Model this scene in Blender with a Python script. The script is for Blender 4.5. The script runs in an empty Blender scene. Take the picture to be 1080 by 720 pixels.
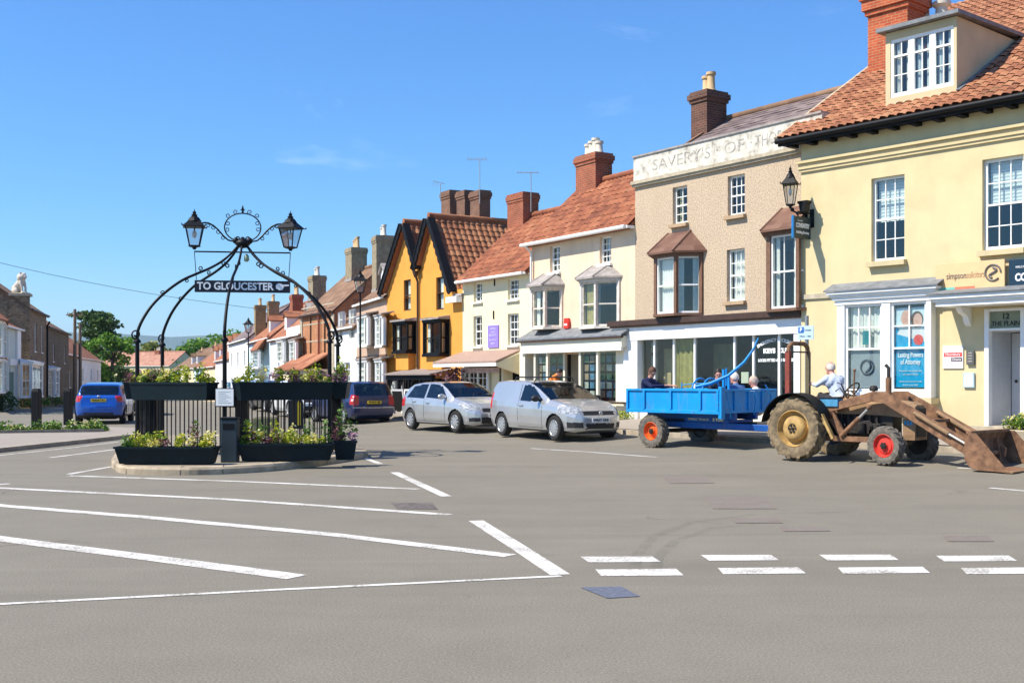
import bpy, bmesh, math, random
import numpy as np
from mathutils import Vector, Matrix
random.seed(7)
PI = math.pi
R = math.radians
SC = bpy.context.scene
COL = SC.collection
FPX, CX, HY, EYE = 1200.0, 540.0, 400.0, 1.6     # focal length in px of the 1080 px photo, principal column, horizon row, eye height

def gp(px, py, z=0.0):                # the point of the level z that a pixel shows
    Y = FPX * (EYE - z) / (py - HY)
    return Vector(((px - CX) / FPX * Y, Y, z))
def at(px, py, Y):                    # the point at distance Y
    return Vector(((px - CX) / FPX * Y, Y, EYE + (HY - py) / FPX * Y))
def lerp(a, b, t): return a + (b - a) * t
def sstep(t):
    t = min(1, max(0, t)); return t * t * (3 - 2 * t)
def interp(pts, x):
    if x <= pts[0][0]: return pts[0][1]
    for (a, fa), (b, fb) in zip(pts, pts[1:]):
        if x <= b: return fa + (fb - fa) * (x - a) / (b - a) if b > a else fb
    return pts[-1][1]

# ------------------------------------------------------------------ mesh builder
class MB:
    def __init__(self, mat=None):
        self.v = []; self.f = []; self.mi = []; self.uv = {}; self.mats = []; self.cur = 0; self.M = None
        if mat: self.use(mat)
    def use(self, mat):
        if mat not in self.mats: self.mats.append(mat)
        self.cur = self.mats.index(mat); return self
    def pv(self, p):
        p = Vector(p)
        if self.M is not None: p = self.M @ p
        self.v.append((p.x, p.y, p.z)); return len(self.v) - 1
    def face(self, idx, uv=None):
        self.f.append(tuple(idx)); self.mi.append(self.cur)
        if uv: self.uv[len(self.f) - 1] = uv
    def poly(self, pts, uv=None): self.face([self.pv(p) for p in pts], uv)
    def box(self, x0, x1, y0, y1, z0, z1):
        i = [self.pv(p) for p in ((x0,y0,z0),(x1,y0,z0),(x1,y1,z0),(x0,y1,z0),(x0,y0,z1),(x1,y0,z1),(x1,y1,z1),(x0,y1,z1))]
        for a in ((0,3,2,1),(4,5,6,7),(0,1,5,4),(1,2,6,5),(2,3,7,6),(3,0,4,7)): self.face([i[k] for k in a])
    def prism(self, pts, off):        # polygon swept by a vector
        off = Vector(off); n = len(pts)
        a = [self.pv(p) for p in pts]; b = [self.pv(Vector(p) + off) for p in pts]
        self.face(a[::-1]); self.face(b)
        for k in range(n):
            j = (k + 1) % n
            self.face((a[k], a[j], b[j], b[k]))
    def bar(self, p, q, w, h=None, up=(0,0,1)):
        p = Vector(p); q = Vector(q); h = h or w
        d = (q - p).normalized(); up = Vector(up)
        if abs(d.dot(up)) > .95: up = Vector((1,0,0)) if abs(d.x) < .9 else Vector((0,1,0))
        s = d.cross(up).normalized(); t = s.cross(d).normalized()
        c = [s*(a*w/2) + t*(b*h/2) for a, b in ((-1,-1),(1,-1),(1,1),(-1,1))]
        self.prism([p + k for k in c], q - p)
    def tube(self, pts, r, n=8, closed=False, cap=True):
        pts = [Vector(p) for p in pts]; m = len(pts); rings = []
        rr = r if isinstance(r, (list, tuple)) else [r] * m
        prev = None
        for k in range(m):
            if closed: d = pts[(k+1) % m] - pts[k-1]
            else: d = pts[min(k+1, m-1)] - pts[max(k-1, 0)]
            if d.length < 1e-9: d = Vector((0,0,1))
            d.normalize()
            if prev is None:
                u = d.cross(Vector((0,0,1)))
                if u.length < .05: u = d.cross(Vector((1,0,0)))
            else: u = prev - d * prev.dot(d)
            u.normalize(); prev = u; w = d.cross(u)
            rings.append([self.pv(pts[k] + (u*math.cos(2*PI*j/n) + w*math.sin(2*PI*j/n)) * rr[k]) for j in range(n)])
        for k in range(m if closed else m - 1):
            a, b = rings[k], rings[(k+1) % m]
            for j in range(n): self.face((a[j], a[(j+1) % n], b[(j+1) % n], b[j]))
        if cap and not closed: self.face(rings[0][::-1]); self.face(rings[-1])
    def cyl(self, p, q, r0, r1=None, n=16): self.tube([p, q], [r0, r0 if r1 is None else r1], n)
    def lathe(self, prof, c=(0,0,0), axis='z', n=24, cap=True, a0=0.0):
        c = Vector(c); rings = []
        for r, h in prof:
            ring = []
            for j in range(n):
                a = a0 + 2*PI*j/n; x, y = r*math.cos(a), r*math.sin(a)
                p = Vector((x,y,h)) if axis == 'z' else (Vector((x,h,y)) if axis == 'y' else Vector((h,x,y)))
                ring.append(self.pv(c + p))
            rings.append(ring)
        for a, b in zip(rings, rings[1:]):
            for j in range(n): self.face((a[j], a[(j+1) % n], b[(j+1) % n], b[j]))
        if cap: self.face(rings[0][::-1]); self.face(rings[-1])
    def ball(self, c, rx, ry=None, rz=None, n=12, m=8):
        ry = ry or rx; rz = rz or rx; c = Vector(c); rings = []
        for i in range(1, m):
            t = PI*i/m
            rings.append([self.pv(c + Vector((rx*math.sin(t)*math.cos(2*PI*j/n), ry*math.sin(t)*math.sin(2*PI*j/n), rz*math.cos(t)))) for j in range(n)])
        a = self.pv(c + Vector((0,0,rz))); b = self.pv(c - Vector((0,0,rz)))
        for j in range(n):
            self.face((a, rings[0][j], rings[0][(j+1) % n])); self.face((b, rings[-1][(j+1) % n], rings[-1][j]))
        for p, q in zip(rings, rings[1:]):
            for j in range(n): self.face((p[j], q[j], q[(j+1) % n], p[(j+1) % n]))
    def grid(self, fn, nu, nv, uvfn=None):      # fn(i,j) -> point
        base = [[self.pv(fn(i, j)) for i in range(nu + 1)] for j in range(nv + 1)]
        for j in range(nv):
            for i in range(nu):
                self.face((base[j][i], base[j][i+1], base[j+1][i+1], base[j+1][i]),
                          [uvfn(i,j), uvfn(i+1,j), uvfn(i+1,j+1), uvfn(i,j+1)] if uvfn else None)
    def mesh(self, name, mat=None, smooth=None):
        me = bpy.data.meshes.new(name)
        me.from_pydata(self.v, [], self.f)
        mats = self.mats or ([mat] if mat else [])
        for m in mats: me.materials.append(m)
        if len(mats) > 1: me.polygons.foreach_set('material_index', self.mi)
        uvl = me.uv_layers.new(name='UVMap')
        nl = len(me.loops); npoly = len(me.polygons)
        nor = np.empty(npoly*3, np.float32); me.polygons.foreach_get('normal', nor); nor = np.abs(nor.reshape(-1,3))
        vi = np.empty(nl, np.int32); me.loops.foreach_get('vertex_index', vi)
        lt = np.empty(npoly, np.int32); me.polygons.foreach_get('loop_total', lt)
        co = np.array(self.v, np.float32)[vi] if len(self.v) else np.zeros((0,3), np.float32)
        fn = np.repeat(nor, lt, axis=0)
        uv = np.empty((nl,2), np.float32)
        zt = (fn[:,2] >= fn[:,0]) & (fn[:,2] >= fn[:,1]); yt = (~zt) & (fn[:,1] >= fn[:,0]); xt = ~(zt | yt)
        uv[zt] = co[zt][:, [0,1]]; uv[yt] = co[yt][:, [0,2]]; uv[xt] = co[xt][:, [1,2]]
        if self.uv:
            ls = np.empty(npoly, np.int32); me.polygons.foreach_get('loop_start', ls)
            for k, u in self.uv.items(): uv[ls[k]:ls[k]+len(u)] = u
        uvl.data.foreach_set('uv', uv.ravel())
        if smooth is not None:
            me.polygons.foreach_set('use_smooth', [True]*npoly)
            if smooth < 179: me.set_sharp_from_angle(angle=R(smooth))
        me.update(); return me
    def build(self, name, mat=None, parent=None, loc=None, rot=None, smooth=None, bevel=0):
        o = bpy.data.objects.new(name, self.mesh(name, mat, smooth)); COL.objects.link(o)
        if parent: o.parent = parent
        if loc is not None: o.location = loc
        if rot is not None: o.rotation_euler = rot
        if bevel:
            b = o.modifiers.new('bevel', 'BEVEL'); b.width = bevel; b.segments = 2; b.limit_method = 'ANGLE'
        return o

def tag(o, label=None, cat=None, group=None, kind=None):
    if label: o['label'] = label
    if cat: o['category'] = cat
    if group: o['group'] = group
    if kind: o['kind'] = kind
    return o
def thing(name, label, cat, loc=(0,0,0), rz=0, group=None):
    o = bpy.data.objects.new(name, None); COL.objects.link(o); o.empty_display_size = .2
    o.location = loc; o.rotation_euler = (0,0,rz)
    return tag(o, label, cat, group)
def copy_tree(o, parent=None):
    c = o.copy(); COL.objects.link(c)
    if parent: c.parent = parent
    for ch in o.children: copy_tree(ch, c)
    return c
def struct(mb, name, mat, smooth=None): return tag(mb.build(name, mat, smooth=smooth), kind='structure')

def text(s, size, mat, parent, M, name='lettering', width=None, depth=.004, bold=0.0, align='CENTER', shear=0, arc=None):
    """lettering in the plane x-z of the matrix M, read from -y"""
    cu = bpy.data.curves.new('t', 'FONT'); cu.body = s; cu.size = size; cu.align_x = align; cu.align_y = 'CENTER'
    cu.extrude = depth; cu.offset = bold; cu.shear = shear; cu.resolution_u = 3
    o = bpy.data.objects.new('t', cu); COL.objects.link(o)
    dg = bpy.context.evaluated_depsgraph_get(); dg.update()
    me = bpy.data.meshes.new_from_object(o.evaluated_get(dg)); bpy.data.objects.remove(o); bpy.data.curves.remove(cu)
    xs = [v.co.x for v in me.vertices]
    k = 1.0
    if width and xs: k = width / max(1e-6, max(xs) - min(xs))
    for v in me.vertices:
        x, y, z = v.co.x * k, v.co.y, v.co.z
        if arc: a = x / arc; x, y = (arc + y) * math.sin(a), (arc + y) * math.cos(a) - arc
        v.co = M @ Vector((x, -z, y))
    me.materials.clear(); me.materials.append(mat)
    t = bpy.data.objects.new(name, me); COL.objects.link(t); t.parent = parent
    return t
def T(x, y, z): return Matrix.Translation((x, y, z))
def RZ(a): return Matrix.Rotation(a, 4, 'Z')
def RX(a): return Matrix.Rotation(a, 4, 'X')
def RY(a): return Matrix.Rotation(a, 4, 'Y')

# ------------------------------------------------------------------ materials
class NT:
    def __init__(self, name):
        self.m = bpy.data.materials.new(name); self.m.use_nodes = True
        self.n = self.m.node_tree.nodes; self.l = self.m.node_tree.links
        self.b = self.n['Principled BSDF']; self.out = self.n['Material Output']
    def add(self, t, **kw):
        nd = self.n.new(t)
        for k, v in kw.items():
            if k in nd.inputs and not hasattr(type(nd), k): nd.inputs[k].default_value = v
            else: setattr(nd, k, v)
        return nd
    def link(self, a, b): self.l.new(a, b)
    def noise(self, scale, detail=4, rough=.6, vec=None, dist=0):
        nd = self.n.new('ShaderNodeTexNoise'); nd.inputs['Scale'].default_value = scale
        nd.inputs['Detail'].default_value = detail; nd.inputs['Roughness'].default_value = rough; nd.inputs['Distortion'].default_value = dist
        if vec: self.link(vec, nd.inputs['Vector'])
        return nd.outputs['Fac']
    def coord(self, which='Object', scale=None):
        tc = self.n.new('ShaderNodeTexCoord'); o = tc.outputs[which]
        if scale:
            mp = self.n.new('ShaderNodeMapping'); mp.inputs['Scale'].default_value = scale; self.link(o, mp.inputs['Vector']); o = mp.outputs[0]
        return o
    def ramp(self, fac, stops, const=False):
        r = self.n.new('ShaderNodeValToRGB'); e = r.color_ramp.elements
        while len(e) < len(stops): e.new(.5)
        for k, (p, c) in enumerate(stops):
            e[k].position = p; e[k].color = tuple(c) + (1,) if len(c) == 3 else c
        if const: r.color_ramp.interpolation = 'CONSTANT'
        self.link(fac, r.inputs['Fac']); return r.outputs['Color']
    def mix(self, fac, a, b, mode='MIX'):
        m = self.n.new('ShaderNodeMix'); m.data_type = 'RGBA'; m.blend_type = mode
        for sock, v in ((m.inputs[0], fac), (m.inputs[6], a), (m.inputs[7], b)):
            if hasattr(v, 'is_output'): self.link(v, sock)
            elif isinstance(v, (int, float)): sock.default_value = v
            else: sock.default_value = tuple(v) + (1,) if len(v) == 3 else v
        return m.outputs[2]
    def math(self, op, a, b=None):
        m = self.n.new('ShaderNodeMath'); m.operation = op
        for k, v in ((0, a), (1, b)):
            if v is None: continue
            if hasattr(v, 'is_output'): self.link(v, m.inputs[k])
            else: m.inputs[k].default_value = v
        return m.outputs[0]
    def bump(self, h, strength=.3, dist=.02):
        b = self.n.new('ShaderNodeBump'); b.inputs['Strength'].default_value = strength; b.inputs['Distance'].default_value = dist
        self.link(h, b.inputs['Height']); self.link(b.outputs[0], self.b.inputs['Normal'])
    def col(self, c):
        if hasattr(c, 'is_output'): self.link(c, self.b.inputs['Base Color'])
        else: self.b.inputs['Base Color'].default_value = tuple(c) + (1,)
    def set(self, rough=.6, metal=0, spec=.5):
        self.b.inputs['Roughness'].default_value = rough; self.b.inputs['Metallic'].default_value = metal
        self.b.inputs['Specular IOR Level'].default_value = spec; return self.m

def sc(c, k): return tuple(min(1, max(0, x*k)) for x in c)
def M_(name, col, rough=.6, var=.12, scale=5, bump=0, bscale=60, metal=0, spec=.4, col2=None, bdist=.01):
    t = NT(name); co = t.coord()
    f = t.noise(scale, 5, .65, co)
    c1 = col2 or sc(col, 1 - var); c2 = sc(col, 1 + var)
    t.col(t.ramp(f, [(.32, c1), (.68, c2)]))
    if bump: t.bump(t.noise(bscale, 3, .6, co), bump, bdist)
    return t.set(rough, metal, spec)
def stucco(name, col, stain=(.35,.30,.22), amt=.35, bump=.35, bscale=70, speck=0):
    t = NT(name); co = t.coord()
    base = t.ramp(t.noise(1.3, 6, .6, co), [(.3, sc(col, .90)), (.7, sc(col, 1.06))])
    st = t.coord('Object', (3.2, 3.2, .28))
    m = t.ramp(t.noise(1.1, 7, .75, st), [(.50, (0,0,0)), (.76, (1,1,1))])
    c = t.mix(t.math('MULTIPLY', m, amt), base, stain)
    pt = t.ramp(t.noise(.55, 3, .45, co), [(.56, (0,0,0)), (.60, (.35,.35,.35))])
    c = t.mix(pt, c, sc(col, 1.09))
    s = t.n.new('ShaderNodeSeparateXYZ'); t.link(t.coord(), s.inputs[0])
    ft = t.math('MULTIPLY', t.ramp(t.math('ADD', s.outputs[2], t.math('MULTIPLY', t.noise(1.6, 6, .7, co), .9)), [(.35,(1,1,1)),(1.0,(0,0,0))]), .45)
    c = t.mix(ft, c, stain)
    h = t.noise(bscale, 4, .7, co)
    if speck:
        v = t.noise(26, 3, .75, co)
        c = t.mix(speck, c, t.ramp(v, [(.36, sc(col, .42)), (.5, col), (.64, sc(col, 1.45))]))
    t.col(c); t.bump(h, bump, .012); return t.set(.9, 0, .2)
def brick(name, c1, c2, mortar, w=.225, h=.075):
    t = NT(name); uv = t.coord('UV')
    b = t.n.new('ShaderNodeTexBrick'); t.link(uv, b.inputs['Vector'])
    b.inputs['Scale'].default_value = 1; b.inputs['Brick Width'].default_value = w; b.inputs['Row Height'].default_value = h
    b.inputs['Mortar Size'].default_value = .008; b.inputs['Color1'].default_value = c1 + (1,); b.inputs['Color2'].default_value = c2 + (1,)
    b.inputs['Mortar'].default_value = mortar + (1,)
    n = t.noise(3, 5, .6, t.coord())
    t.col(t.mix(.55, b.outputs['Color'], t.ramp(n, [(.3, (.45,.45,.45)), (.7, (1,1,1))]), 'MULTIPLY'))
    t.bump(b.outputs['Fac'], -.4, .01); return t.set(.85, 0, .2)
def rubble(name, ca, cb, scale=4.5):
    t = NT(name); co = t.coord('UV', (1, 1.9, 1))
    v = t.n.new('ShaderNodeTexVoronoi'); v.inputs['Scale'].default_value = scale; t.link(co, v.inputs['Vector'])
    e = t.n.new('ShaderNodeTexVoronoi'); e.feature = 'DISTANCE_TO_EDGE'; e.inputs['Scale'].default_value = scale; t.link(co, e.inputs['Vector'])
    sep = t.n.new('ShaderNodeSeparateColor'); t.link(v.outputs['Color'], sep.inputs[0])
    c = t.ramp(sep.outputs[0], [(0, ca), (1, cb)])
    m = t.ramp(e.outputs['Distance'], [(.02, (1,1,1)), (.07, (0,0,0))])
    t.col(t.mix(m, c, sc(cb, .75))); t.bump(e.outputs['Distance'], .5, .03); return t.set(.92, 0, .2)
def tiles(name, stops, bump=.5, wave=True, moss=None):
    """roof tiles: one tile per UV unit"""
    t = NT(name); uv = t.coord('UV')
    fl = t.n.new('ShaderNodeVectorMath'); fl.operation = 'FLOOR'; t.link(uv, fl.inputs[0])
    w = t.n.new('ShaderNodeTexWhiteNoise'); w.noise_dimensions = '2D'; t.link(fl.outputs[0], w.inputs['Vector'])
    big = t.noise(.9, 5, .65, t.coord())
    f = t.math('ADD', t.math('MULTIPLY', w.outputs['Value'], .34), t.math('MULTIPLY', big, .70))
    c = t.ramp(f, stops)
    if moss:
        c = t.mix(t.ramp(t.noise(1.7, 8, .75, t.coord()), [(.56, (0,0,0)), (.72, (.8,.8,.8))]), c, moss)
    t.col(c)
    if wave:
        s = t.n.new('ShaderNodeSeparateXYZ'); t.link(uv, s.inputs[0])
        sx = t.math('SINE', t.math('MULTIPLY', s.outputs[0], 2*PI))
        fy = t.math('FRACT', s.outputs[1])
        t.bump(t.math('SUBTRACT', t.math('MULTIPLY', sx, .5), fy), bump, .05)
    return t.set(.85, 0, .25)
def leafmat(name, stops, trans=.25):
    t = NT(name); g = t.n.new('ShaderNodeNewGeometry')
    t.col(t.ramp(g.outputs['Random Per Island'], stops)); t.b.inputs['Roughness'].default_value = .55
    t.b.inputs['Specular IOR Level'].default_value = .3
    tr = t.n.new('ShaderNodeBsdfTranslucent'); t.link(t.ramp(g.outputs['Random Per Island'], [(p, sc(c, 1.3)) for p, c in stops]), tr.inputs[0])
    mx = t.n.new('ShaderNodeMixShader'); mx.inputs[0].default_value = trans
    t.link(t.b.outputs[0], mx.inputs[1]); t.link(tr.outputs[0], mx.inputs[2]); t.link(mx.outputs[0], t.out.inputs[0])
    return t.m
def glassmat(name, tint=(.85,.92,.92), refl=.14, dark=.0):
    t = NT(name); n = t.n
    tr = n.new('ShaderNodeBsdfTransparent'); tr.inputs[0].default_value = tint + (1,)
    gl = n.new('ShaderNodeBsdfGlossy'); gl.inputs['Roughness'].default_value = .03
    co = t.coord(); bm = n.new('ShaderNodeBump'); bm.inputs['Strength'].default_value = .12; bm.inputs['Distance'].default_value = .02
    t.link(t.noise(2.5, 2, .5, co), bm.inputs['Height']); t.link(bm.outputs[0], gl.inputs['Normal'])
    lw = n.new('ShaderNodeLayerWeight'); lw.inputs[0].default_value = .18
    f = t.math('ADD', t.math('MULTIPLY', lw.outputs['Fresnel'], .8), refl*.6)
    mx = n.new('ShaderNodeMixShader'); t.link(f, mx.inputs[0]); t.link(tr.outputs[0], mx.inputs[1]); t.link(gl.outputs[0], mx.inputs[2])
    t.link(mx.outputs[0], t.out.inputs[0]); return t.m
def asphalt(name, col, patch=.25, worn=False):
    t = NT(name); co = t.coord()
    big = t.noise(.16, 6, .6, co); mid = t.noise(1.3, 6, .7, co); fine = t.noise(60, 3, .8, co)
    c = t.ramp(big, [(.3, sc(col, 1-patch*.6)), (.7, sc(col, 1+patch*.6))])
    c = t.mix(.6, c, t.ramp(mid, [(.3, sc(col, .80)), (.7, sc(col, 1.18))]))
    c = t.mix(.5, c, t.ramp(fine, [(.3, sc(col, .35)), (.5, col), (.7, sc(col, 1.9))]))
    if worn:
        # cracks, oil spots and tyre polished tracks
        e = t.n.new('ShaderNodeTexVoronoi'); e.feature = 'DISTANCE_TO_EDGE'; e.inputs['Scale'].default_value = .32
        ds = t.n.new('ShaderNodeVectorMath'); ds.operation = 'ADD'; nz = t.n.new('ShaderNodeTexNoise'); nz.inputs['Scale'].default_value = 1.4; nz.inputs['Detail'].default_value = 6
        t.link(co, nz.inputs['Vector']); t.link(co, ds.inputs[0]); t.link(nz.outputs['Color'], ds.inputs[1]); t.link(ds.outputs[0], e.inputs['Vector'])
        ck = t.math('MULTIPLY', t.ramp(e.outputs['Distance'], [(.003,(1,1,1)),(.011,(0,0,0))]), t.ramp(t.noise(.22, 4, .6, co), [(.57,(0,0,0)),(.64,(.6,.6,.6))]))
        c = t.mix(ck, c, sc(col, .35))
        c = t.mix(t.ramp(t.noise(.75, 3, .5, co), [(.66,(0,0,0)),(.76,(.4,.4,.4))]), c, sc(col, .5))
        tr = t.noise(1.1, 4, .6, t.coord('Object', (.10, .75, 1)), .6)
        c = t.mix(t.ramp(tr, [(.52, (0,0,0)), (.72, (.55,.55,.55))]), c, sc(col, .76))
        tr2 = t.noise(.8, 4, .6, t.coord('Object', (.12, .9, 1)), .9)
        c = t.mix(t.ramp(tr2, [(.56, (0,0,0)), (.75, (.5,.5,.5))]), c, sc(col, 1.3))
    t.col(c); t.bump(fine, .4, .01); return t.set(.88, 0, .25)

WHITE = M_('white_paint', (.80,.80,.77), .45, .05, 3, .05)
CREAMP = M_('cream_paint', (.78,.72,.55), .5, .06, 3, .05)
BLACKIRON = M_('black_iron', (.004,.0045,.006), .5, .3, 12, .1, 50, spec=.22)
BLACKW = M_('black_timber', (.006,.006,.007), .6, .3, 9, .15, 40, spec=.2)
DARKTEAL = M_('teal_planter_paint', (.003,.012,.017), .55, .3, 5, .1, spec=.2)
BROWNW = M_('brown_timber', (.16,.085,.05), .6, .25, 8, .2, 30)
DKBROWN = M_('dark_brown_timber', (.055,.03,.02), .55, .25, 8)
LEAD = M_('lead', (.17,.18,.19), .6, .3, 4, .1)
LEADW = M_('weathered_lead', (.30,.27,.25), .75, .3, 5, .15)
STONE = M_('stone', (.42,.36,.26), .85, .2, 6, .3, 40)
KERBST = M_('kerb_stone', (.34,.29,.22), .9, .3, 3, .4, 30)
PAVE = asphalt('pavement_surface', (.30,.26,.215), .25)
ROADM = asphalt('asphalt', (.190,.170,.132), .3, True)
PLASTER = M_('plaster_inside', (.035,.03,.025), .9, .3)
GLASS = glassmat('window_glass')
SHOPGLASS = glassmat('shop_glass', (.72,.80,.74), .10)
CURT = M_('net_curtain', (.85,.82,.74), .9, .08, 8)
BLIND = M_('window_blind', (.66,.70,.70), .8, .08, 30)
OCHRE = M_('ochre_curtain', (.45,.38,.16), .9, .2, 6)
def paintmark():
    t = NT('worn_road_paint'); co = t.coord()
    n = t.noise(35, 5, .75, co); n2 = t.noise(2.2, 4, .6, co)
    f = t.math('ADD', t.math('MULTIPLY', n, .6), t.math('MULTIPLY', n2, .4))
    c = t.ramp(f, [(.40, (.22,.20,.165)), (.455, (.42,.39,.34)), (.51, (.60,.58,.53)), (.65, (.68,.66,.62))])
    t.col(c); t.bump(n, .2, .004); return t.set(.8, 0, .3)
MARK = paintmark()
LEAFG = leafmat('leaf_green', [(0,(.035,.09,.012)), (.5,(.08,.17,.02)), (1,(.16,.26,.04))])
LEAFY = leafmat('leaf_yellow_green', [(0,(.12,.20,.012)), (.5,(.30,.36,.02)), (1,(.50,.48,.03))])
LEAFR = leafmat('leaf_purple', [(0,(.06,.02,.03)), (.5,(.14,.05,.06)), (1,(.26,.13,.14))])
FLOWW = leafmat('petal_cream', [(0,(.60,.50,.08)), (.5,(.72,.64,.16)), (1,(.75,.72,.45))])
FLOWP = leafmat('petal_pink', [(0,(.32,.12,.20)), (.5,(.45,.22,.33)), (1,(.5,.35,.4))])
SOIL = M_('soil', (.04,.028,.018), .95, .3, 20, .5)
# ------------------------------------------------------------------ plan of the street: facade line from far (left) to near (right)
LINE = [(-20.4,88.0),(-16.15,76.0),(-12.02,65.0),(-9.32,59.5),(-7.52,55.0),(-5.37,48.8),(-1.85,42.7),(.67,38.7),(3.67,33.9),(7.2,28.3),(10.8,24.1),(13.6,20.9),(20,14.2),(34,0)]
BASEZ = [-.1,.1,.2,.25,.3,.35,.4,.42,.47,.52,.62,.66,.6,.5]
FAR0 = [(-62,205),(-41.9,150),(-29,112)]
def off_line(line, d):
    out = []
    for k, p in enumerate(line):
        a = Vector(line[max(k-1,0)]); b = Vector(line[min(k+1,len(line)-1)]); t = (b - a).normalized()
        out.append((p[0] - (-t.y)*d, p[1] - t.x*d) if True else None)   # towards the street
    return out
def dist_line(x, y):
    best = 1e9; side = 1; p = Vector((x, y))
    for (a, b) in zip(LINE, LINE[1:]):
        a = Vector(a); b = Vector(b); ab = b - a
        t = max(0, min(1, (p - a).dot(ab) / ab.length_squared)); q = a + ab*t
        d = (p - q).length
        if d < best:
            best = d; c = ab.x*(p.y-a.y) - ab.y*(p.x-a.x); side = -1 if c > 0 else 1
    return best * side            # positive on the street side
def far_z(y): return -.012*max(0, min(y, 330) - 60) - (.11*max(0, min(y, 900) - 330))
def zroad(x, y):
    z = far_z(y)
    if x > -26 and y < 95:
        d = dist_line(x, y)
        if d < 5.2: z += .12 * sstep((5.2 - d) / 2.6)
    return z
KERBD = 2.25

# ground sheet out to the horizon, lying a little under the road
def terrain():
    xs = [-9000,-5000,-2500,-1200,-600,-300,-150,-90,-60,-40,-20,0,20,40,80,150,300,600,1200,2500,5000,9000]
    ys = [-60,-20,0,20,40,60,80,100,130,160,200,250,330,450,600,900,1500,2500,4000,6500,11000]
    mb = MB()
    mb.grid(lambda i, j: (xs[i], ys[j], far_z(ys[j]) - .16), len(xs)-1, len(ys)-1)
    t = NT('grass_earth'); co = t.coord()
    t.col(t.ramp(t.noise(.05, 6, .6, co), [(.3,(.05,.085,.02)), (.7,(.10,.13,.035))]))
    struct(mb, 'ground', t.set(.9, 0, .2))
terrain()
def road():
    mb = MB(); xs = [-60,-50,-40] + [-34 + k*.75 for k in range(71)] ; ys = [-16 + k*.75 for k in range(108)] + [70,78,86,95,110,130,160,200]
    nx = len(xs)-1; ny = len(ys)-1; inside = {}
    pts = {}
    for j in range(ny+1):
        for i in range(nx+1):
            x, y = xs[i], ys[j]; pts[i,j] = (x, y, zroad(x, y))
    ids = {}
    for j in range(ny):
        for i in range(nx):
            if xs[i] > -26 and ys[j] < 88 and min(dist_line(xs[i+a], ys[j+b]) for a in (0,1) for b in (0,1)) < .8: continue
            if ys[j] >= 88 and xs[i] > -18: continue
            q = []
            for a, b in ((i,j),(i+1,j),(i+1,j+1),(i,j+1)):
                if (a,b) not in ids: ids[a,b] = mb.pv(pts[a,b])
                q.append(ids[a,b])
            mb.face(q)
    struct(mb, 'road', ROADM, smooth=180)
road()
# pavement along the shops, rising to the doors, with its stone kerb
def pavement():
    mb = MB(); kb = MB(); rows = []
    fine = []
    for k in range(len(LINE)-1):
        for s in range(6): fine.append((lerp(LINE[k][0],LINE[k+1][0],s/6), lerp(LINE[k][1],LINE[k+1][1],s/6), lerp(BASEZ[k],BASEZ[k+1],s/6)))
    fine.append(LINE[-1] + (BASEZ[-1],))
    line2 = [(p[0],p[1]) for p in fine]
    offs = (-.8, 0, .8, 1.5, KERBD-.16)
    cols = [off_line(line2, d) for d in offs]
    k0 = off_line(line2, KERBD-.158); k1 = off_line(line2, KERBD)
    def zt(n): x, y = k1[n]; return zroad(x, y) + .12
    for n in range(len(fine)):
        r = []
        for c, d in zip(cols, offs):
            t = 1 - max(0, d) / KERBD; r.append((c[n][0], c[n][1], lerp(zt(n), fine[n][2], t)))
        rows.append(r)
    mb.grid(lambda i, j: rows[j][i], len(offs)-1, len(rows)-1)
    struct(mb, 'pavement', PAVE, smooth=60)
    for n in range(len(fine)-1):
        a0 = Vector((*k0[n], zt(n)+.004)); a1 = Vector((*k0[n+1], zt(n+1)+.004)); b0 = Vector((*k1[n], zt(n))); b1 = Vector((*k1[n+1], zt(n+1)))
        c0 = b0 - Vector((0,0,.3)); c1 = b1 - Vector((0,0,.3))
        kb.poly((a0,a1,b1,b0)); kb.poly((b0,b1,c1,c0))
    struct(kb, 'kerb', KERBST)
pavement()
# the corner of pavement on the left, with its kerb
LP = [(-30,16),(-13.6,19.0),(-11.25,24.6),(-10.7,28.5),(-10.3,31.8),(-10.35,33.6),(-11.3,35.2),(-14,37.2),(-19,38.6),(-40,40)]
def left_corner():
    mb = MB(PAVE); n = len(LP); Z = .10
    inner = []
    for k, p in enumerate(LP):
        a = Vector(LP[max(k-1,0)]); b = Vector(LP[min(k+1,n-1)]); t = (b-a).normalized(); nn = Vector((-t.y, t.x))
        inner.append((p[0]+nn.x*.15, p[1]+nn.y*.15))
    mb.poly([(x,y,Z) for x, y in inner] + [(-40,16,Z)])
    struct(mb, 'pavement', PAVE)
    kb = MB()
    for k in range(n-1):
        a0, a1, b0, b1 = inner[k], inner[k+1], LP[k], LP[k+1]
        kb.poly(((*a0,Z+.004),(*b0,Z),(*b1,Z),(*a1,Z+.004))); kb.poly(((*b0,Z),(*b0,-.2),(*b1,-.2),(*b1,Z)))
    struct(kb, 'kerb', KERBST)
left_corner()

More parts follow.
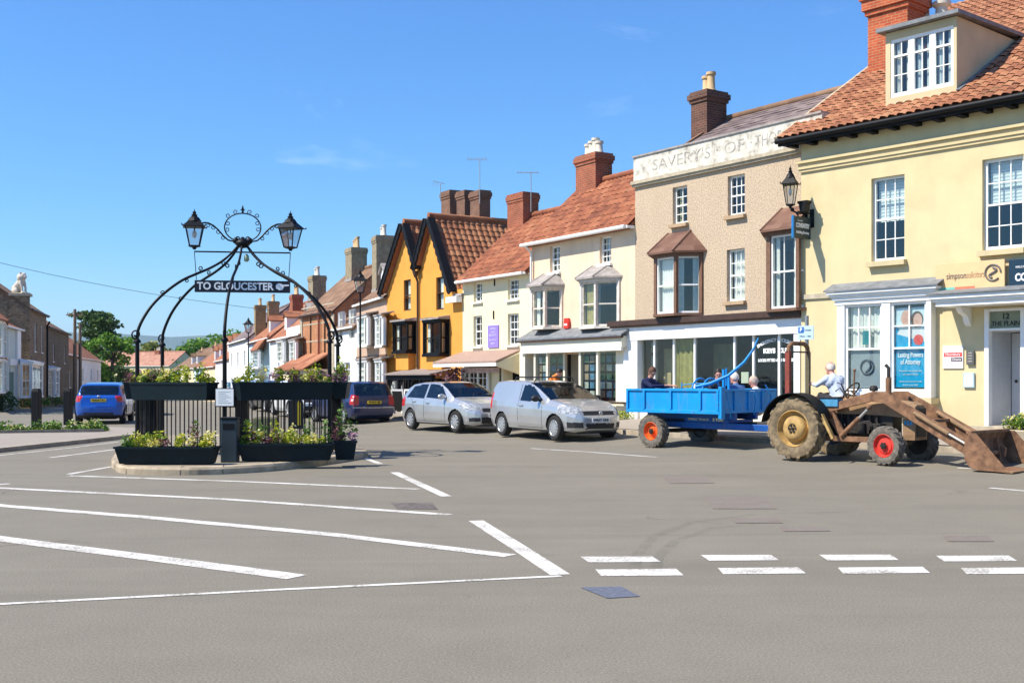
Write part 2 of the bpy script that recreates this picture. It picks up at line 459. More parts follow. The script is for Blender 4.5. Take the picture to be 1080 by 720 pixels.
# painted lines
def mark(pts, w=.12, w2=None, dz=.004, mat=None, name='road_marking'):
    """a painted strip along pixel points of the road"""
    P = [gp(*p) for p in pts]
    fine = []
    for a, b in zip(P, P[1:]):
        m = max(2, int((b-a).length/.6))
        for s in range(m): fine.append(a.lerp(b, s/m))
    fine.append(P[-1]); mb = MB(); n = len(fine)
    L = []; Rr = []
    for k, p in enumerate(fine):
        t = (fine[min(k+1,n-1)] - fine[max(k-1,0)]).normalized(); s = Vector((-t.y, t.x, 0)) * (w/2)
        for arr, q in ((L, p+s), (Rr, p-s)): arr.append((q.x, q.y, zroad(q.x, q.y)+dz))
    for k in range(n-1): mb.poly((Rr[k], Rr[k+1], L[k+1], L[k]))
    struct(mb, name, mat or MARK)
def patch(px, mat, name='road_patch', dz=.005):
    mb = MB(); P = [gp(*p) for p in px]
    mb.poly([(p.x,p.y,zroad(p.x,p.y)+dz) for p in P]); struct(mb, name, mat)
mark([(72,501.6),(250,507.5),(441,515.8)], .15)
mark([(-40,512.5),(0,514.6),(240,526.5),(474,542.8)], .17)
mark([(-60,526),(0,533),(150,545),(350,563.5),(538,586)], .2)
mark([(-60,559),(0,568),(150,587),(313,608.5)], .24)
mark([(-80,643),(0,637),(300,621.5),(592,607.4)], .075)
mark([(502,549),(545,576),(591,606)], .17)
mark([(416,498),(471,523.5)], .15)
mark([(374,479),(402,489.4)], .13)
mark([(72,500),(118,492)], .12)
mark([(53,482.5),(127,473.2)], .12)
mark([(-40,484.5),(0,480.2),(78,471.8),(125,465.8)], .09)
mark([(-60,517),(-30,513.5),(10,510)], .12)
for x0, x1, y0, y1 in ((612,697,587,593),(739,822,585.3,591.2),(864,948,585,591),(987,1073,586,592)): patch([(x0+9,y1),(x1+0,y1-.4),(x1-9,y0-.2),(x0,y0)], MARK, 'road_marking', .004)
for x0, x1, y0, y1 in ((628,719,600,607.5),(757,848,598.5,605.5),(883.5,979,598,605),(1013.5,1110,598.5,605.5)): patch([(x0+6,y1),(x1+2,y1-.8),(x1-6,y0-.3),(x0,y0+.5)], MARK, 'road_marking', .004)
mark([(560,472.8),(620,476.5),(692,482)], .12)
mark([(1044,514.4),(1120,521)], .12)
mark([(1010,494.3),(1120,498.5)], .10)
def setts():
    t = NT('worn_brick_setts'); co = t.coord()
    b = t.n.new('ShaderNodeTexBrick'); t.link(co, b.inputs['Vector']); b.inputs['Scale'].default_value = 1
    b.inputs['Brick Width'].default_value = .22; b.inputs['Row Height'].default_value = .11; b.inputs['Mortar Size'].default_value = .02
    b.inputs['Color1'].default_value = (.205,.14,.11,1); b.inputs['Color2'].default_value = (.165,.13,.105,1); b.inputs['Mortar'].default_value = (.185,.165,.14,1)
    t.col(t.mix(t.ramp(t.noise(3, 5, .7, co), [(.42,(.15,.15,.15)),(.62,(.9,.9,.9))]), b.outputs['Color'], (.19,.17,.145))); return t.set(.9, 0, .2)
SETTS = setts()
patch([(752,536.5),(819,536.5),(806,523.5),(741,524)], SETTS, 'sett_patch')
patch([(706,509.8),(754,509.5),(742,501),(698,502)], SETTS, 'sett_patch')
patch([(776,551.5),(826,551.5),(818,546),(770,546.5)], SETTS, 'sett_patch')
patch([(826,560.5),(876,560),(872,555.5),(822,556)], SETTS, 'sett_patch')
patch([(1000,571),(1048,571),(1042,564.5),(994,565)], SETTS, 'sett_patch')
patch([(640,631),(675,629),(655,618.5),(612,619.5)], M_('blue_grey_cover', (.115,.125,.155), .6, .25, 18, .4, 60), 'manhole_cover')
patch([(419,536.5),(462,537),(456,530.5),(412,530)], M_('dark_cover', (.12,.10,.085), .8, .5, 9), 'manhole_cover')

def tyremat():
    t = NT('tyre_scuff'); co = t.coord(); t.col((.03,.028,.026)); t.b.inputs['Roughness'].default_value = .9
    tr = t.n.new('ShaderNodeBsdfTransparent'); mx = t.n.new('ShaderNodeMixShader')
    t.link(t.ramp(t.noise(3.5, 6, .75, co), [(.40,(0,0,0)),(.75,(.20,.20,.20))]), mx.inputs[0]); t.link(tr.outputs[0], mx.inputs[1]); t.link(t.b.outputs[0], mx.inputs[2]); t.link(mx.outputs[0], t.out.inputs[0]); return t.m
SCUFF = tyremat()
mark([(668,606),(672,585),(690,566),(730,551),(800,542),(900,540)], .11, dz=.009, mat=SCUFF, name='tyre_mark')
mark([(690,606),(694,588),(712,571),(752,557),(830,549)], .11, dz=.009, mat=SCUFF, name='tyre_mark')
# far hills across the valley
def hills():
    mb = MB(); Y0 = 9000; nx = 80; xs = [-9000 + k*225 for k in range(nx+1)]
    def h(x):
        return 376 + 20*math.sin(x*.0011+1) + 14*math.sin(x*.0029) + 7*math.sin(x*.0083+2)
    rows = [(-7,-1500),(60,-900),(150,-500),(240,-250),(1,0)]
    mb.grid(lambda i, j: (xs[i], Y0 + rows[j][1] , (h(xs[i]) if j == 4 else rows[j][0]*(.7+.3*math.sin(xs[i]*.002+j)) - 80 if j < 1 else min(h(xs[i])-10, rows[j][0]*(.85+.25*math.sin(xs[i]*.0023+j))))), nx, 4)
    t = NT('far_hill'); co = t.coord()
    t.col(t.ramp(t.noise(.0016, 6, .6, co), [(.4,(.03,.06,.02)), (.6,(.09,.13,.045))])); struct(mb, 'hills', t.set(.95, 0, .1), smooth=180)
hills()
# ------------------------------------------------------------------ buildings on the right
class Facade:
    def __init__(s, P0, P1, z0, name, label, cat='building', group=None):
        s.P0 = Vector((P0[0],P0[1])); s.P1 = Vector((P1[0],P1[1])); s.z0 = z0
        d = s.P1 - s.P0; s.L = d.length; s.r = d.normalized(); s.n_in = Vector((-s.r.y, s.r.x))
        s.rz = math.atan2(d.y, d.x); s.root = thing(name, label, cat, (P0[0],P0[1],z0), s.rz, group)
    def pix(s, px, py, y=0.0):        # facade coordinates (u, z) of a pixel on the plane at depth y (negative = towards the street)
        k = (px - CX) / FPX; o = s.P0 + s.n_in*y
        # o + r*u = Y*(k,1)
        A = s.r.x - k*s.r.y; u = (k*o.y - o.x) / A; Y = o.y + s.r.y*u
        return u, EYE + (HY - py)/FPX*Y - s.z0
    def u(s, px, y=0.0): return s.pix(px, 400, y)[0]
    def z(s, px, py, y=0.0): return s.pix(px, py, y)[1]
    def rect(s, x0, y0, x1, y1, y=0.0):
        m = (x0+x1)/2; return s.u(x0,y), s.u(x1,y), s.z(m,y1,y), s.z(m,y0,y)
    def world(s, u, y, z): p = s.P0 + s.r*u + s.n_in*y; return Vector((p.x, p.y, z + s.z0))

def wall_front(mb, u0, u1, z0, z1, holes, y=0, rev=.14):
    us = sorted({u0,u1} | {min(max(h[k],u0),u1) for h in holes for k in (0,1)}); zs = sorted({z0,z1} | {min(max(h[k],z0),z1) for h in holes for k in (2,3)})
    for a, b in zip(us, us[1:]):
        for c, d in zip(zs, zs[1:]):
            if b-a < 1e-5 or d-c < 1e-5: continue
            m, n = (a+b)/2, (c+d)/2
            if any(h[0] < m < h[1] and h[2] < n < h[3] for h in holes): continue
            mb.poly(((a,y,c),(b,y,c),(b,y,d),(a,y,d)))
    for a, b, c, d in [h[:4] for h in holes]:
        e = y + rev
        mb.poly(((a,y,c),(a,y,d),(a,e,d),(a,e,c))); mb.poly(((b,y,c),(b,e,c),(b,e,d),(b,y,d)))
        mb.poly(((a,y,d),(b,y,d),(b,e,d),(a,e,d))); mb.poly(((a,y,c),(a,e,c),(b,e,c),(b,y,c)))
def shell(mb, u0, u1, z0, z1, depth, y=0):      # side, back walls and lid of a building
    mb.poly(((u0,y+depth,z0),(u0,y,z0),(u0,y,z1),(u0,y+depth,z1))); mb.poly(((u1,y,z0),(u1,y+depth,z0),(u1,y+depth,z1),(u1,y,z1)))
    mb.poly(((u1,y+depth,z0),(u0,y+depth,z0),(u0,y+depth,z1),(u1,y+depth,z1))); mb.poly(((u0,y,z1-.02),(u1,y,z1-.02),(u1,y+depth,z1-.02),(u0,y+depth,z1-.02)))

def window(root, M, w, h, cols=2, rows=(2,2), frame=None, sill=None, cover=None, fw=.055, bar=.022, meet=.5, glass=None, name='window', lowcols=None):
    """sash window: M puts its lower left corner (x across, z up, y inwards)"""
    frame = frame or WHITE; mb = MB(frame); mb.M = M
    mb.box(0,fw,0,.07,0,h); mb.box(w-fw,w,0,.07,0,h); mb.box(fw,w-fw,0,.07,h-fw,h); mb.box(fw,w-fw,0,.07,0,fw*1.25)
    zm = h*meet
    if rows[1]: mb.box(fw,w-fw,-.004,.066,zm-.022,zm+.022)
    for a, b, n in ((fw*1.25, zm-.022, rows[1]), (zm+.022 if rows[1] else fw*1.25, h-fw, rows[0])):
        if not n: continue
        nc = (lowcols or cols) if (a < zm and rows[1]) else cols
        for k in range(1, nc): x = fw + (w-2*fw)*k/nc; mb.box(x-bar/2,x+bar/2,.012,.05,a,b)
        for k in range(1, n): z = a + (b-a)*k/n; mb.box(fw,w-fw,.016,.046,z-bar/2,z+bar/2)
    o = mb.build(name, None, root)
    g = MB(); g.M = M; g.poly(((fw*.6,.032,fw*.6),(w-fw*.6,.032,fw*.6),(w-fw*.6,.032,h-fw*.6),(fw*.6,.032,h-fw*.6))); g.build('pane', glass or GLASS, o)
    if sill:
        s = MB(); s.M = M; s.box(-.06,w+.06,-sill[1]-.07,.0,-sill[0],-.003); s.build('sill', sill[2], o)
    if cover:
        c = MB(); c.M = M
        kind = cover[0]; y0 = .13
        if kind == 'blind': za = h*(1-cover[2]); c.grid(lambda i, j: (lerp(fw,w-fw,i), y0 + .012*(j % 2), lerp(za,h-fw,j/24)), 1, 24)
        elif kind == 'pair':
            f = cover[2]
            for a, b in ((fw, fw+(w-2*fw)*f), (w-fw-(w-2*fw)*f, w-fw)): c.grid(lambda i, j: (lerp(a,b,i/16), y0 + .03*math.sin(i*1.9), lerp(fw,h-fw,j)), 16, 1)
        else: c.grid(lambda i, j: (lerp(fw,w-fw,i/30), y0 + .02*math.sin(i*1.3), lerp(fw,h-fw,j)), 30, 1)
        c.build('blind' if kind == 'blind' else 'curtain', cover[1], o, smooth=180 if kind != 'blind' else None)
    return o
def fwin(F, px, cols=2, rows=(2,2), y=.1, sill=None, **kw):
    u0, u1, z0, z1 = F.rect(*px)
    return window(F.root, T(u0, y, z0), u1-u0, z1-z0, cols, rows, sill=(sill[0], y+sill[1]-.07, sill[2]) if sill else None, **kw)
def hole(F, px): return F.rect(*px)

def tile_plane(mb, e0, U, V, roll=.26, course=.30, amp=.03, lift=.028, seg=6, geo=True, sub=.09):
    """pantiled slope from the eave corner e0 along U (across) and V (up)"""
    e0, U, V = Vector(e0), Vector(U), Vector(V); L, H = U.length, V.length; N = U.cross(V).normalized()
    nr = max(1, round(L/roll)); nc = max(1, round(H/course))
    if geo:
        nu = nr*seg
        prof = [amp*(math.sin(2*PI*k/seg)*.8 + .35*math.sin(4*PI*k/seg+.7)) for k in range(seg)]
        rng = random.Random(nr*31+nc)
        sag = [[rng.uniform(-.008,.008) for _ in range(nr+1)] for _ in range(nc)]
        for c in range(nc):
            def fn(i, j, c=c):
                t = i/nu
                return e0 + U*t + V*((c+j)/nc + (-.03 if j == 0 else 0)/nc) + N*(prof[i % seg] + (lift if j == 0 else 0) + sag[c][i//seg])
            mb.grid(fn, nu, 1, lambda i, j, c=c: ((i-.001*(i % seg == 0 and 0))/seg*.9999, c + j*.9999))
    else:
        mb.poly((e0, e0+U, e0+U+V, e0+V), [(0,0),(nr,0),(nr,nc),(0,nc)])
    a = e0 - N*.045; mb.prism((a, a+U, a+U+V, a+V), -N*sub)
def ridge_tiles(mb, a, b, r=.11, step=.45):
    a, b = Vector(a), Vector(b); n = max(1, int((b-a).length/step))
    for k in range(n):
        p = a.lerp(b, k/n); q = a.lerp(b, (k+1)/n + .02/n)
        mb.tube([p, q], [r*1.06, r*.97], 10)
def chimney(root, c, w, d, z0, z1, mat, pots=2, potmat=None, corb=.07, name='chimney', potw=.13, poth=.55, kinds=None):
    mb = MB(mat); x, y = c; h = z1 - z0
    mb.box(x-w/2,x+w/2,y-d/2,y+d/2,z0,z1-.34)
    mb.box(x-w/2-corb*.5,x+w/2+corb*.5,y-d/2-corb*.5,y+d/2+corb*.5,z1-.342,z1-.24); mb.box(x-w/2-corb,x+w/2+corb,y-d/2-corb,y+d/2+corb,z1-.242,z1-.08)
    mb.box(x-w/2-corb*.4,x+w/2+corb*.4,y-d/2-corb*.4,y+d/2+corb*.4,z1-.082,z1)
    mb.use(LEADW); mb.box(x-w/2-.03,x+w/2+.03,y-d/2-.03,y+d/2+.03,z0+.0,z0+.16)
    if potmat:
        mb.use(potmat)
        for k in range(pots):
            px = x + (w-.3)*((k+.5)/pots - .5); hh = poth*(1 + .14*((k*7) % 3 - 1))
            mb.lathe([(potw,z1),(potw*.95,z1+.08),(potw*.78,z1+.12),(potw*.72,z1+hh-.1),(potw*.95,z1+hh-.08),(potw*.95,z1+hh),(potw*.6,z1+hh)], (px,y,0), n=14)
    return mb.build(name, None, root, smooth=35)

BRICKR = brick('red_brick', (.40,.10,.045), (.30,.075,.035), (.33,.24,.17))
BRICKO = brick('orange_brick', (.52,.115,.045), (.42,.08,.035), (.45,.25,.14))
BRICKD = brick('dark_brick', (.17,.07,.045), (.11,.05,.035), (.2,.15,.12))
BRICKN = brick('brown_brick', (.24,.12,.075), (.18,.085,.055), (.22,.17,.13))
BRICKY = brick('buff_brick', (.40,.28,.13), (.30,.2,.09), (.36,.28,.18))
POTC = M_('clay_pot', (.55,.38,.2), .8, .15, 8); POTW = M_('pale_pot', (.6,.55,.46), .8, .12, 8)
PANRED = tiles('red_pantiles', [(.2,(.13,.045,.026)), (.45,(.235,.078,.04)), (.6,(.30,.105,.05)), (.85,(.38,.165,.085))], .3, False, (.13,.085,.045))
PANOR = tiles('orange_pantiles', [(.2,(.17,.068,.038)), (.45,(.30,.118,.06)), (.6,(.37,.16,.08)), (.85,(.45,.24,.13))], .3, False, (.22,.15,.07))
PANBR = tiles('brown_pantiles', [(.18,(.16,.062,.035)), (.45,(.31,.125,.06)), (.65,(.38,.175,.085)), (.88,(.45,.27,.15))], .3, False, (.14,.10,.05))
SLATE = tiles('slates', [(.2,(.10,.075,.075)), (.5,(.165,.125,.12)), (.8,(.25,.19,.17))], .15, False, (.22,.16,.11))
FARRED = tiles('far_red_tiles', [(.2,(.17,.06,.035)), (.5,(.31,.12,.06)), (.8,(.40,.2,.11))], .5, True, (.17,.11,.06))
FARBRN = tiles('far_brown_tiles', [(.2,(.12,.07,.045)), (.5,(.20,.115,.07)), (.8,(.29,.18,.11))], .5, True, (.15,.12,.07))

# ---- number 12: pale yellow house at the right edge
F1 = Facade((7.17,28.2), (13.5,20.88), .56, 'solicitors_house', 'pale yellow rendered house with dormer and black eaves at the right edge', 'building')
def house1():
    F = F1; r = F.root; L = F.L
    win1 = (919,186,954,275); win2 = (1036,165.5,1079.5,263); door = (1040,325,1081,447)
    bay = (895,322,983,408)
    H = [hole(F,win1), hole(F,win2), hole(F,bay)]
    hd = F.rect(*door); hd = (hd[0], hd[1], -.05, hd[3]); H.append(hd)
    ze = F.z(845,152); wm = stucco('pale_yellow_render', (.63,.52,.30), (.46,.38,.24), .3, .25)
    u3 = F.u(1160); w3 = (u3, u3+1.0, H[1][2], H[1][3]); H.append(w3)
    mb = MB(); wall_front(mb, 0, L, -.8, ze, H); shell(mb, 0, L, -.8, ze, 8.5)
    pit = math.tan(R(31)); D = 9.6
    mb.poly(((0,0,ze),(0,8.5,ze),(0,8.5,ze+8.5*pit-.25)))
    mb.build('wall', wm, r)
    # plinth line, cornice
    cb = MB(); zc0 = F.z(845,182.5); 
    for dz, pr, hh in ((0,.05,.07),(.07,.08,.06),(.13,.06,.08),(.21,.12,.07)): cb.box(-.02-pr*.5, L, -pr, .0, zc0+dz, zc0+dz+hh-.002)
    cb.build('cornice', M_('cornice_render', (.58,.47,.26), .85, .08, 3, .2), r)
    sc_ = MB(STONE); zs = F.z(868,312); sc_.box(0, F.u(884)-.02, -.05, 0, zs-.06, zs+.06); sc_.build('string_course', None, r)
    # eaves
    eb = MB(BLACKW); zz = ze
    eb.box(-.42, L, -.36, -.02, zz-.02, zz+.10); eb.box(-.42, L, -.385, -.36, zz-.06, zz+.12)
    for k in range(int(L/.55)): eb.box(-.2+k*.55, -.06+k*.55, -.34, -.01, zz-.10, zz-.018)
    eb.build('eaves', None, r)
    gb = MB(BLACKIRON); gb.tube([(-.45,-.43,zz+.06),(L,-.43,zz+.06)], .065, 10); gb.build('gutter', None, r, smooth=40)
    # roof
    rb = MB(); e0 = Vector((-.42,-.42,zz+.16)); Dr = 8.6
    tile_plane(rb, e0, (L+.42,0,0), (0,Dr,Dr*pit), .22, .27, .028, .020, 6)
    roof = rb.build('roof', PANOR, r, smooth=50)
    kb = MB(M_('verge_mortar', (.42,.33,.22), .9, .2)); kb.bar(e0+Vector((-.03,0,-.03)), e0+Vector((-.03,Dr,Dr*pit-.03)), .09, .1); kb.build('verge', None, roof)
    bk = MB(PANOR); bk.poly(((-.42,Dr-.42,zz+.16+Dr*pit),(L,Dr-.42,zz+.16+Dr*pit),(L,Dr+5,zz+2),(-.42,Dr+5,zz+2))); bk.build('back_slope', None, roof)
    # dormer
    def onroof(px, py):
        lo, hi = 0, 8
        for _ in range(40):
            m = (lo+hi)/2; u, z = F.pix(px, py, m)
            if z > zz+.16+(m+.42)*pit: lo = m
            else: hi = m
        return lo
    yd = onroof(934,112); u0, zb = F.pix(934,112,yd); u1, zt = F.pix(1009,17,yd); zb2 = F.z(1009,93,yd); zb = (zb+zb2)/2
    zr = zz+.16+.42*pit
    yt = (zt - zr)/pit
    db = MB(); wn = stucco('dormer_render', (.56,.47,.29), (.4,.34,.22), .3, .2)
    wu0, wu1 = u0+.12*(u1-u0)*.6, u1-.04*(u1-u0); wz0, wz1 = zb+.12, zt-.18
    wall_front(db, u0, u1, zb-.3, zt, [(wu0,wu1,wz0,wz1)], yd, .1)
    for u in (u0, u1): db.poly(((u,yd,zb-.3),(u,yd,zt),(u,yt+.1,zt),(u,yd+.1,zb-.3)))
    db.build('dormer', wn, roof)
    lb = MB(LEAD); lb.prism(((u0-.14,yd-.2,zt+.01),(u1+.14,yd-.2,zt+.01),(u1+.14,yt+.25,zt+.08),(u0-.14,yt+.25,zt+.08)), (0,0,.09)); lb.bar((u1+.06,yd-.05,zb-.02),(u1+.06,yt,zt-.02),.1,.03); lb.build('dormer_lead', None, roof)
    w = (wu1-wu0)/3
    for k in range(3):
        wo = window(r, T(wu0+k*w, yd+.02, wz0), w, wz1-wz0, 2, (1,2), fw=.075, meet=.70, name='dormer_window', cover=('pair', BLIND, .34) if k else ('pair', CURT, .3))
    # chimneys
    um = F.u(936, 4.0); yc = onroof(912,79)+.5
    ua = F.u(912,yc-.45); ub = F.u(960.5,yc-.45); um = (ua+ub)/2; ww = (ub-ua)*.86
    zb_ = zr+(yc-.6)*pit-.5; zt_ = F.z(936,2,yc-.45)
    cb2 = MB(BRICKO); 
    cb2.box(um-ww/2,um+ww/2,yc-.45,yc+.45,zb_,zt_-.25)
    for k, (q, za, zb3) in enumerate(((.06,zt_-.252,zt_-.12),(.12,zt_-.122,zt_+.15),(.17,zt_+.148,zt_+.5),(.10,zt_+.498,zt_+.62))): cb2.box(um-ww/2-q,um+ww/2+q,yc-.45-q,yc+.45+q,za,zb3)
    cb2.use(LEADW); cb2.box(um-ww/2-.04,um+ww/2+.04,yc-.49,yc+.49,zb_,zb_+.55)
    cb2.use(POTC); [cb2.lathe([(.16,zt_+.62),(.13,zt_+.8),(.12,zt_+1.2),(.15,zt_+1.25)], (um+s,yc,0), n=12) for s in (-.3,.3)]
    cb2.build('chimney', None, roof, smooth=35)
    yc = yt+1.2; zc = zr+yc*pit
    pb = MB(wn); ua = F.u(975,yc); ub = F.u(993,yc); pb.box(ua-.35,ub+.35,yc-.3,yc+.3,zc-1,F.z(984,25,yc)); pb.use(POTW)
    z1 = F.z(984,25,yc)
    pb.lathe([(.17,z1),(.13,z1+.1),(.12,z1+.75),(.16,z1+.8),(.16,z1+.9)], (ua,yc,0), n=14)
    pb.lathe([(.2,z1),(.16,z1+.08),(.15,z1+.35),(.24,z1+.42),(.24,z1+.5),(.1,z1+.55)], (ub,yc,0), n=14)
    pb.build('chimney', None, roof, smooth=35)
    # sash windows
    sl = (.12,.14,M_('stone_sill', (.55,.45,.26), .85, .1, 5, .2))
    fwin(F, win1, 3, (2,2), sill=sl, cover=('blind', BLIND, .52), fw=.06)
    fwin(F, win2, 3, (2,2), sill=sl, cover=('blind', BLIND, .5), fw=.07)
    window(r, T(u3,.1,w3[2]), 1.0, w3[3]-w3[2], 3, (2,2), sill=sl, cover=('blind', BLIND, .5))
    # ground floor display window
    b = F.rect(*bay); o0, o1 = F.u(888), F.u(990); zt = b[3]; zbm = b[2]; d = .22
    fb = MB(WHITE)
    for a, c in ((o0, F.u(896)), (F.u(935), F.u(944)), (F.u(982), o1-.06)): fb.box(a, c, -d, .02, zbm-.12, zt+.05)
    fb.box(o0, o1-.06, -d-.003, .02, zbm-.24, zbm-.118); 
    zc = F.z(940,308); 
    for k, (pr, za, zb) in enumerate(((.0,zt+.051,zt+.16),(.05,zt+.158,zt+.24),(.10,zt+.238,zt+.30),(.15,zt+.298,zt+.36))): fb.box(o0-pr-.05, o1+pr, -d-pr-.02, .0, za, zb)
    sf = fb.build('shopfront', None, r, bevel=.01)
    lb = MB(LEAD); lb.prism(((o0-.25,-d-.2,zt+.362),(o1+.2,-d-.2,zt+.362),(o1+.2,0,zt+.55),(o0-.25,0,zt+.55)), (0,0,.035)); lb.build('lead_cap', None, sf)
    sb = MB(sl[2]); sb.box(o0-.08,o1+.02,-d-.14,.0,zbm-.37,zbm-.243); sb.build('sill', None, sf)
    for a, c, cols, cv in ((F.u(896),F.u(935),3,('net',CURT,1)), (F.u(944),F.u(982),2,None)):
        window(r, T(a,-d+.05,zbm-.118), c-a, zt-zbm+.17, cols, (2,1), lowcols=1, fw=.06, meet=.49, cover=cv, name='shop_window', bar=.03)
    # frosted lower pane and the posters behind the glass
    fr = MB(M_('frosted_film', (.30,.34,.36), .6, .08, 2)); a, c = F.u(897), F.u(934.5); hm = zbm-.118 + (zt-zbm+.17)*.49
    fr.poly(((a+.07,-d+.12,zbm-.02),(c-.07,-d+.12,zbm-.02),(c-.07,-d+.12,hm-.03),(a+.07,-d+.12,hm-.03))); fr.build('frosted_film', None, sf)
    eb = MB(M_('navy_emblem', (.02,.05,.09), .5, .1)); cx, cz, ra = (a+c)/2+.05, zbm+.52*(hm-zbm), .17
    eb.tube([(cx+ra*math.cos(t*PI/10), -d+.11, cz+ra*math.sin(t*PI/10)) for t in range(20)], .022, 6, closed=True)
    eb.tube([(cx+.09*math.cos(1.2-t*.25)*(1), -d+.11, cz+.13-t*.02) for t in range(14)], .025, 6)
    eb.build('emblem', None, sf)
    lf = MB(M_('teal_leaflet', (.02,.22,.24), .5, .3, 6)); lf.box(cx-.12,cx+.08,-d+.10,-d+.105,hm+.1,hm+.42); lf.build('leaflet', None, sf)
    a, c = F.u(944), F.u(982); pm = M_('cyan_poster', (.0,.36,.62), .5, .04)
    pb = MB(pm); ya = -d+.125
    pb.poly(((a+.07,ya,zbm-.0),(c-.07,ya,zbm-.0),(c-.07,ya,hm-.02),(a+.07,ya,hm-.02)))
    up = hm+.02; tp = hm+(zt-hm)*.92
    arc = [(lerp(a+.07,c-.07,k/12), ya, up+.12+.38*(1-k/12)**2.2) for k in range(13)]
    pb.poly([(a+.07,ya,up),(c-.07,ya,up)] + arc[::-1])
    pb.use(M_('poster_pale', (.62,.75,.78), .5, .06)); pb.poly(arc + [(c-.07,ya+.004,tp),(a+.07,ya+.004,tp)])
    skin = M_('poster_skin', (.72,.42,.32), .5, .1, 9); pw = M_('poster_white', (.8,.78,.76), .5, .05); ph = M_('poster_hair', (.10,.05,.03), .6); pr_ = M_('poster_red', (.75,.07,.06), .5)
    def disc(mat, x, z, rx, rz, y): pb.use(mat); pb.poly([(x+rx*math.cos(2*PI*k/20), y, z+rz*math.sin(2*PI*k/20)) for k in range(20)])
    pb.use(pw); wv = c-a; pb.poly([(a+.12*wv,ya-.003,up+.30),(a+.86*wv,ya-.003,up+.12),(a+.88*wv,ya-.003,up+.38),(a+.6*wv,ya-.003,up+.52),(a+.3*wv,ya-.003,up+.58)])
    disc(ph, a+.68*wv, up+.62, .15, .19, ya-.004); disc(skin, a+.38*wv, up+.66, .13, .19, ya-.006); disc(skin, a+.70*wv, up+.60, .11, .16, ya-.007)
    disc(pr_, a+.72*wv, up+.16, .12, .12, ya-.009)
    ps = pb.build('poster', None, sf)
    wt = M_('white_lettering', (.85,.85,.85), .5, .02); mid = (a+c)/2
    text('Lasting Powers\nof Attorney', .16, wt, sf, T(mid,ya-.008,hm-.24), width=(c-a)*.70, bold=.004)
    for zz2, s in ((hm-.52,'Protect your future and your family'),(hm-.60,'with a power of attorney'),(hm-.76,'Appoint someone you trust to make'),(hm-.84,'decisions on your behalf'),(hm-1.0,'Speak to our team today'),(hm-1.08,'inside for details')):
        text(s, .05, wt, sf, T(mid,ya-.008,zz2), width=(c-a)*(.62 if len(s) > 26 else .42))
    # doorway with canopy
    a, c = hd[0], hd[1]; zd = F.z(1060,348.5); zf = hd[3]
    db = MB(WHITE); db.box(a-.02,a+.08,-.05,.12,0,zf); db.box(c-.08,c+.02,-.05,.12,0,zf); db.box(a+.08,c-.08,-.04,.12,zf-.06,zf); db.box(a+.08,c-.08,-.04,.12,zd,zd+.05)
    df = db.build('doorway', None, r, bevel=.006)
    fl = MB(M_('fanlight_green', (.20,.22,.14), .3, .15)); fl.box(a+.08,c-.08,.02,.05,zd+.05,zf-.06); fl.build('fanlight', None, df)
    bk = M_('sign_black', (.012,.012,.012), .5, .1)
    text('12', .17, bk, df, T((a+c)/2,.012,lerp(zd+.05,zf-.06,.69)), bold=.003)
    text('THE PLAIN', .15, bk, df, T((a+c)/2,.012,lerp(zd+.05,zf-.06,.27)), width=(c-a)*.72)
    lob = MB(M_('lobby_white', (.66,.67,.68), .6, .05)); lob.poly(((a,.13,0),(a,.13,zd),(a,1.25,zd),(a,1.25,0))); lob.poly(((c,.13,0),(c,1.25,0),(c,1.25,zd),(c,.13,zd))); lob.poly(((a,.13,zd),(c,.13,zd),(c,1.25,zd),(a,1.25,zd))); lob.poly(((a,.05,.003),(c,.05,.003),(c,1.25,.003),(a,1.25,.003))); lob.build('lobby', None, df)
    dd = MB(M_('door_white', (.72,.74,.76), .5, .04)); dd.box(a+.02,c-.02,1.15,1.2,.02,zd-.02)
    for x0, x1 in ((a+.12,(a+c)/2-.05),((a+c)/2+.05,c-.12)):
        for z0, z1 in ((.15,.8),(.95,1.75)): dd.box(x0,x1,1.135,1.15,z0,z1)
    dd.use(DKBROWN); dd.ball((a+.14,1.1,1.0),.035); dd.build('door', None, df)
    st = MB(STONE); st.box(a-.1,c+.1,-.45,-.052,-.3,.04); st.build('step', None, df)
    ca = F.u(994,-.45); cz0, cz1 = F.z(1040,322,-.4), F.z(1040,311,-.4)
    cb = MB(WHITE); x1 = ca+2.6
    for pr, za, zb in ((0,cz0,cz0+.10),(.05,cz0+.098,cz0+.16),(.10,cz0+.158,cz0+.25)): cb.box(ca-pr, x1+pr, -.75-pr, -.0, za, zb)
    for x in (a-.45, c+.35):
        cb.prism([(x,0,cz0-.42),(x,-.1,cz0-.36),(x,-.18,cz0-.2),(x,-.4,cz0-.12),(x,-.5,cz0-.003),(x,0,cz0-.003)], (.13,0,0))
    can = cb.build('canopy', None, r, bevel=.008)
    lb = MB(LEAD); lb.prism(((ca-.14,-.9,cz0+.252),(x1+.1,-.9,cz0+.252),(x1+.1,0,cz0+.40),(ca-.14,0,cz0+.40)), (0,0,.03)); lb.build('canopy_lead', None, can)
    # boards, plaque, intercom, letter box
    def board(px, y, th, mat, name, label, cat='sign'):
        u0, u1, z0, z1 = F.rect(*px); p = F.world(u0, y, z0)
        t = thing(name, label, cat, p, F.rz); mb = MB(mat); mb.box(0,u1-u0,-th,0,0,z1-z0); mb.build('board', None, t, bevel=.004); return t, u1-u0, z1-z0
    t, w, h = board((990.5,276.5,1063,305.5), -.10, .05, M_('gold_board', (.70,.47,.24), .5, .05), 'shop_sign', 'gold solicitors board with round emblem above the doorway canopy')
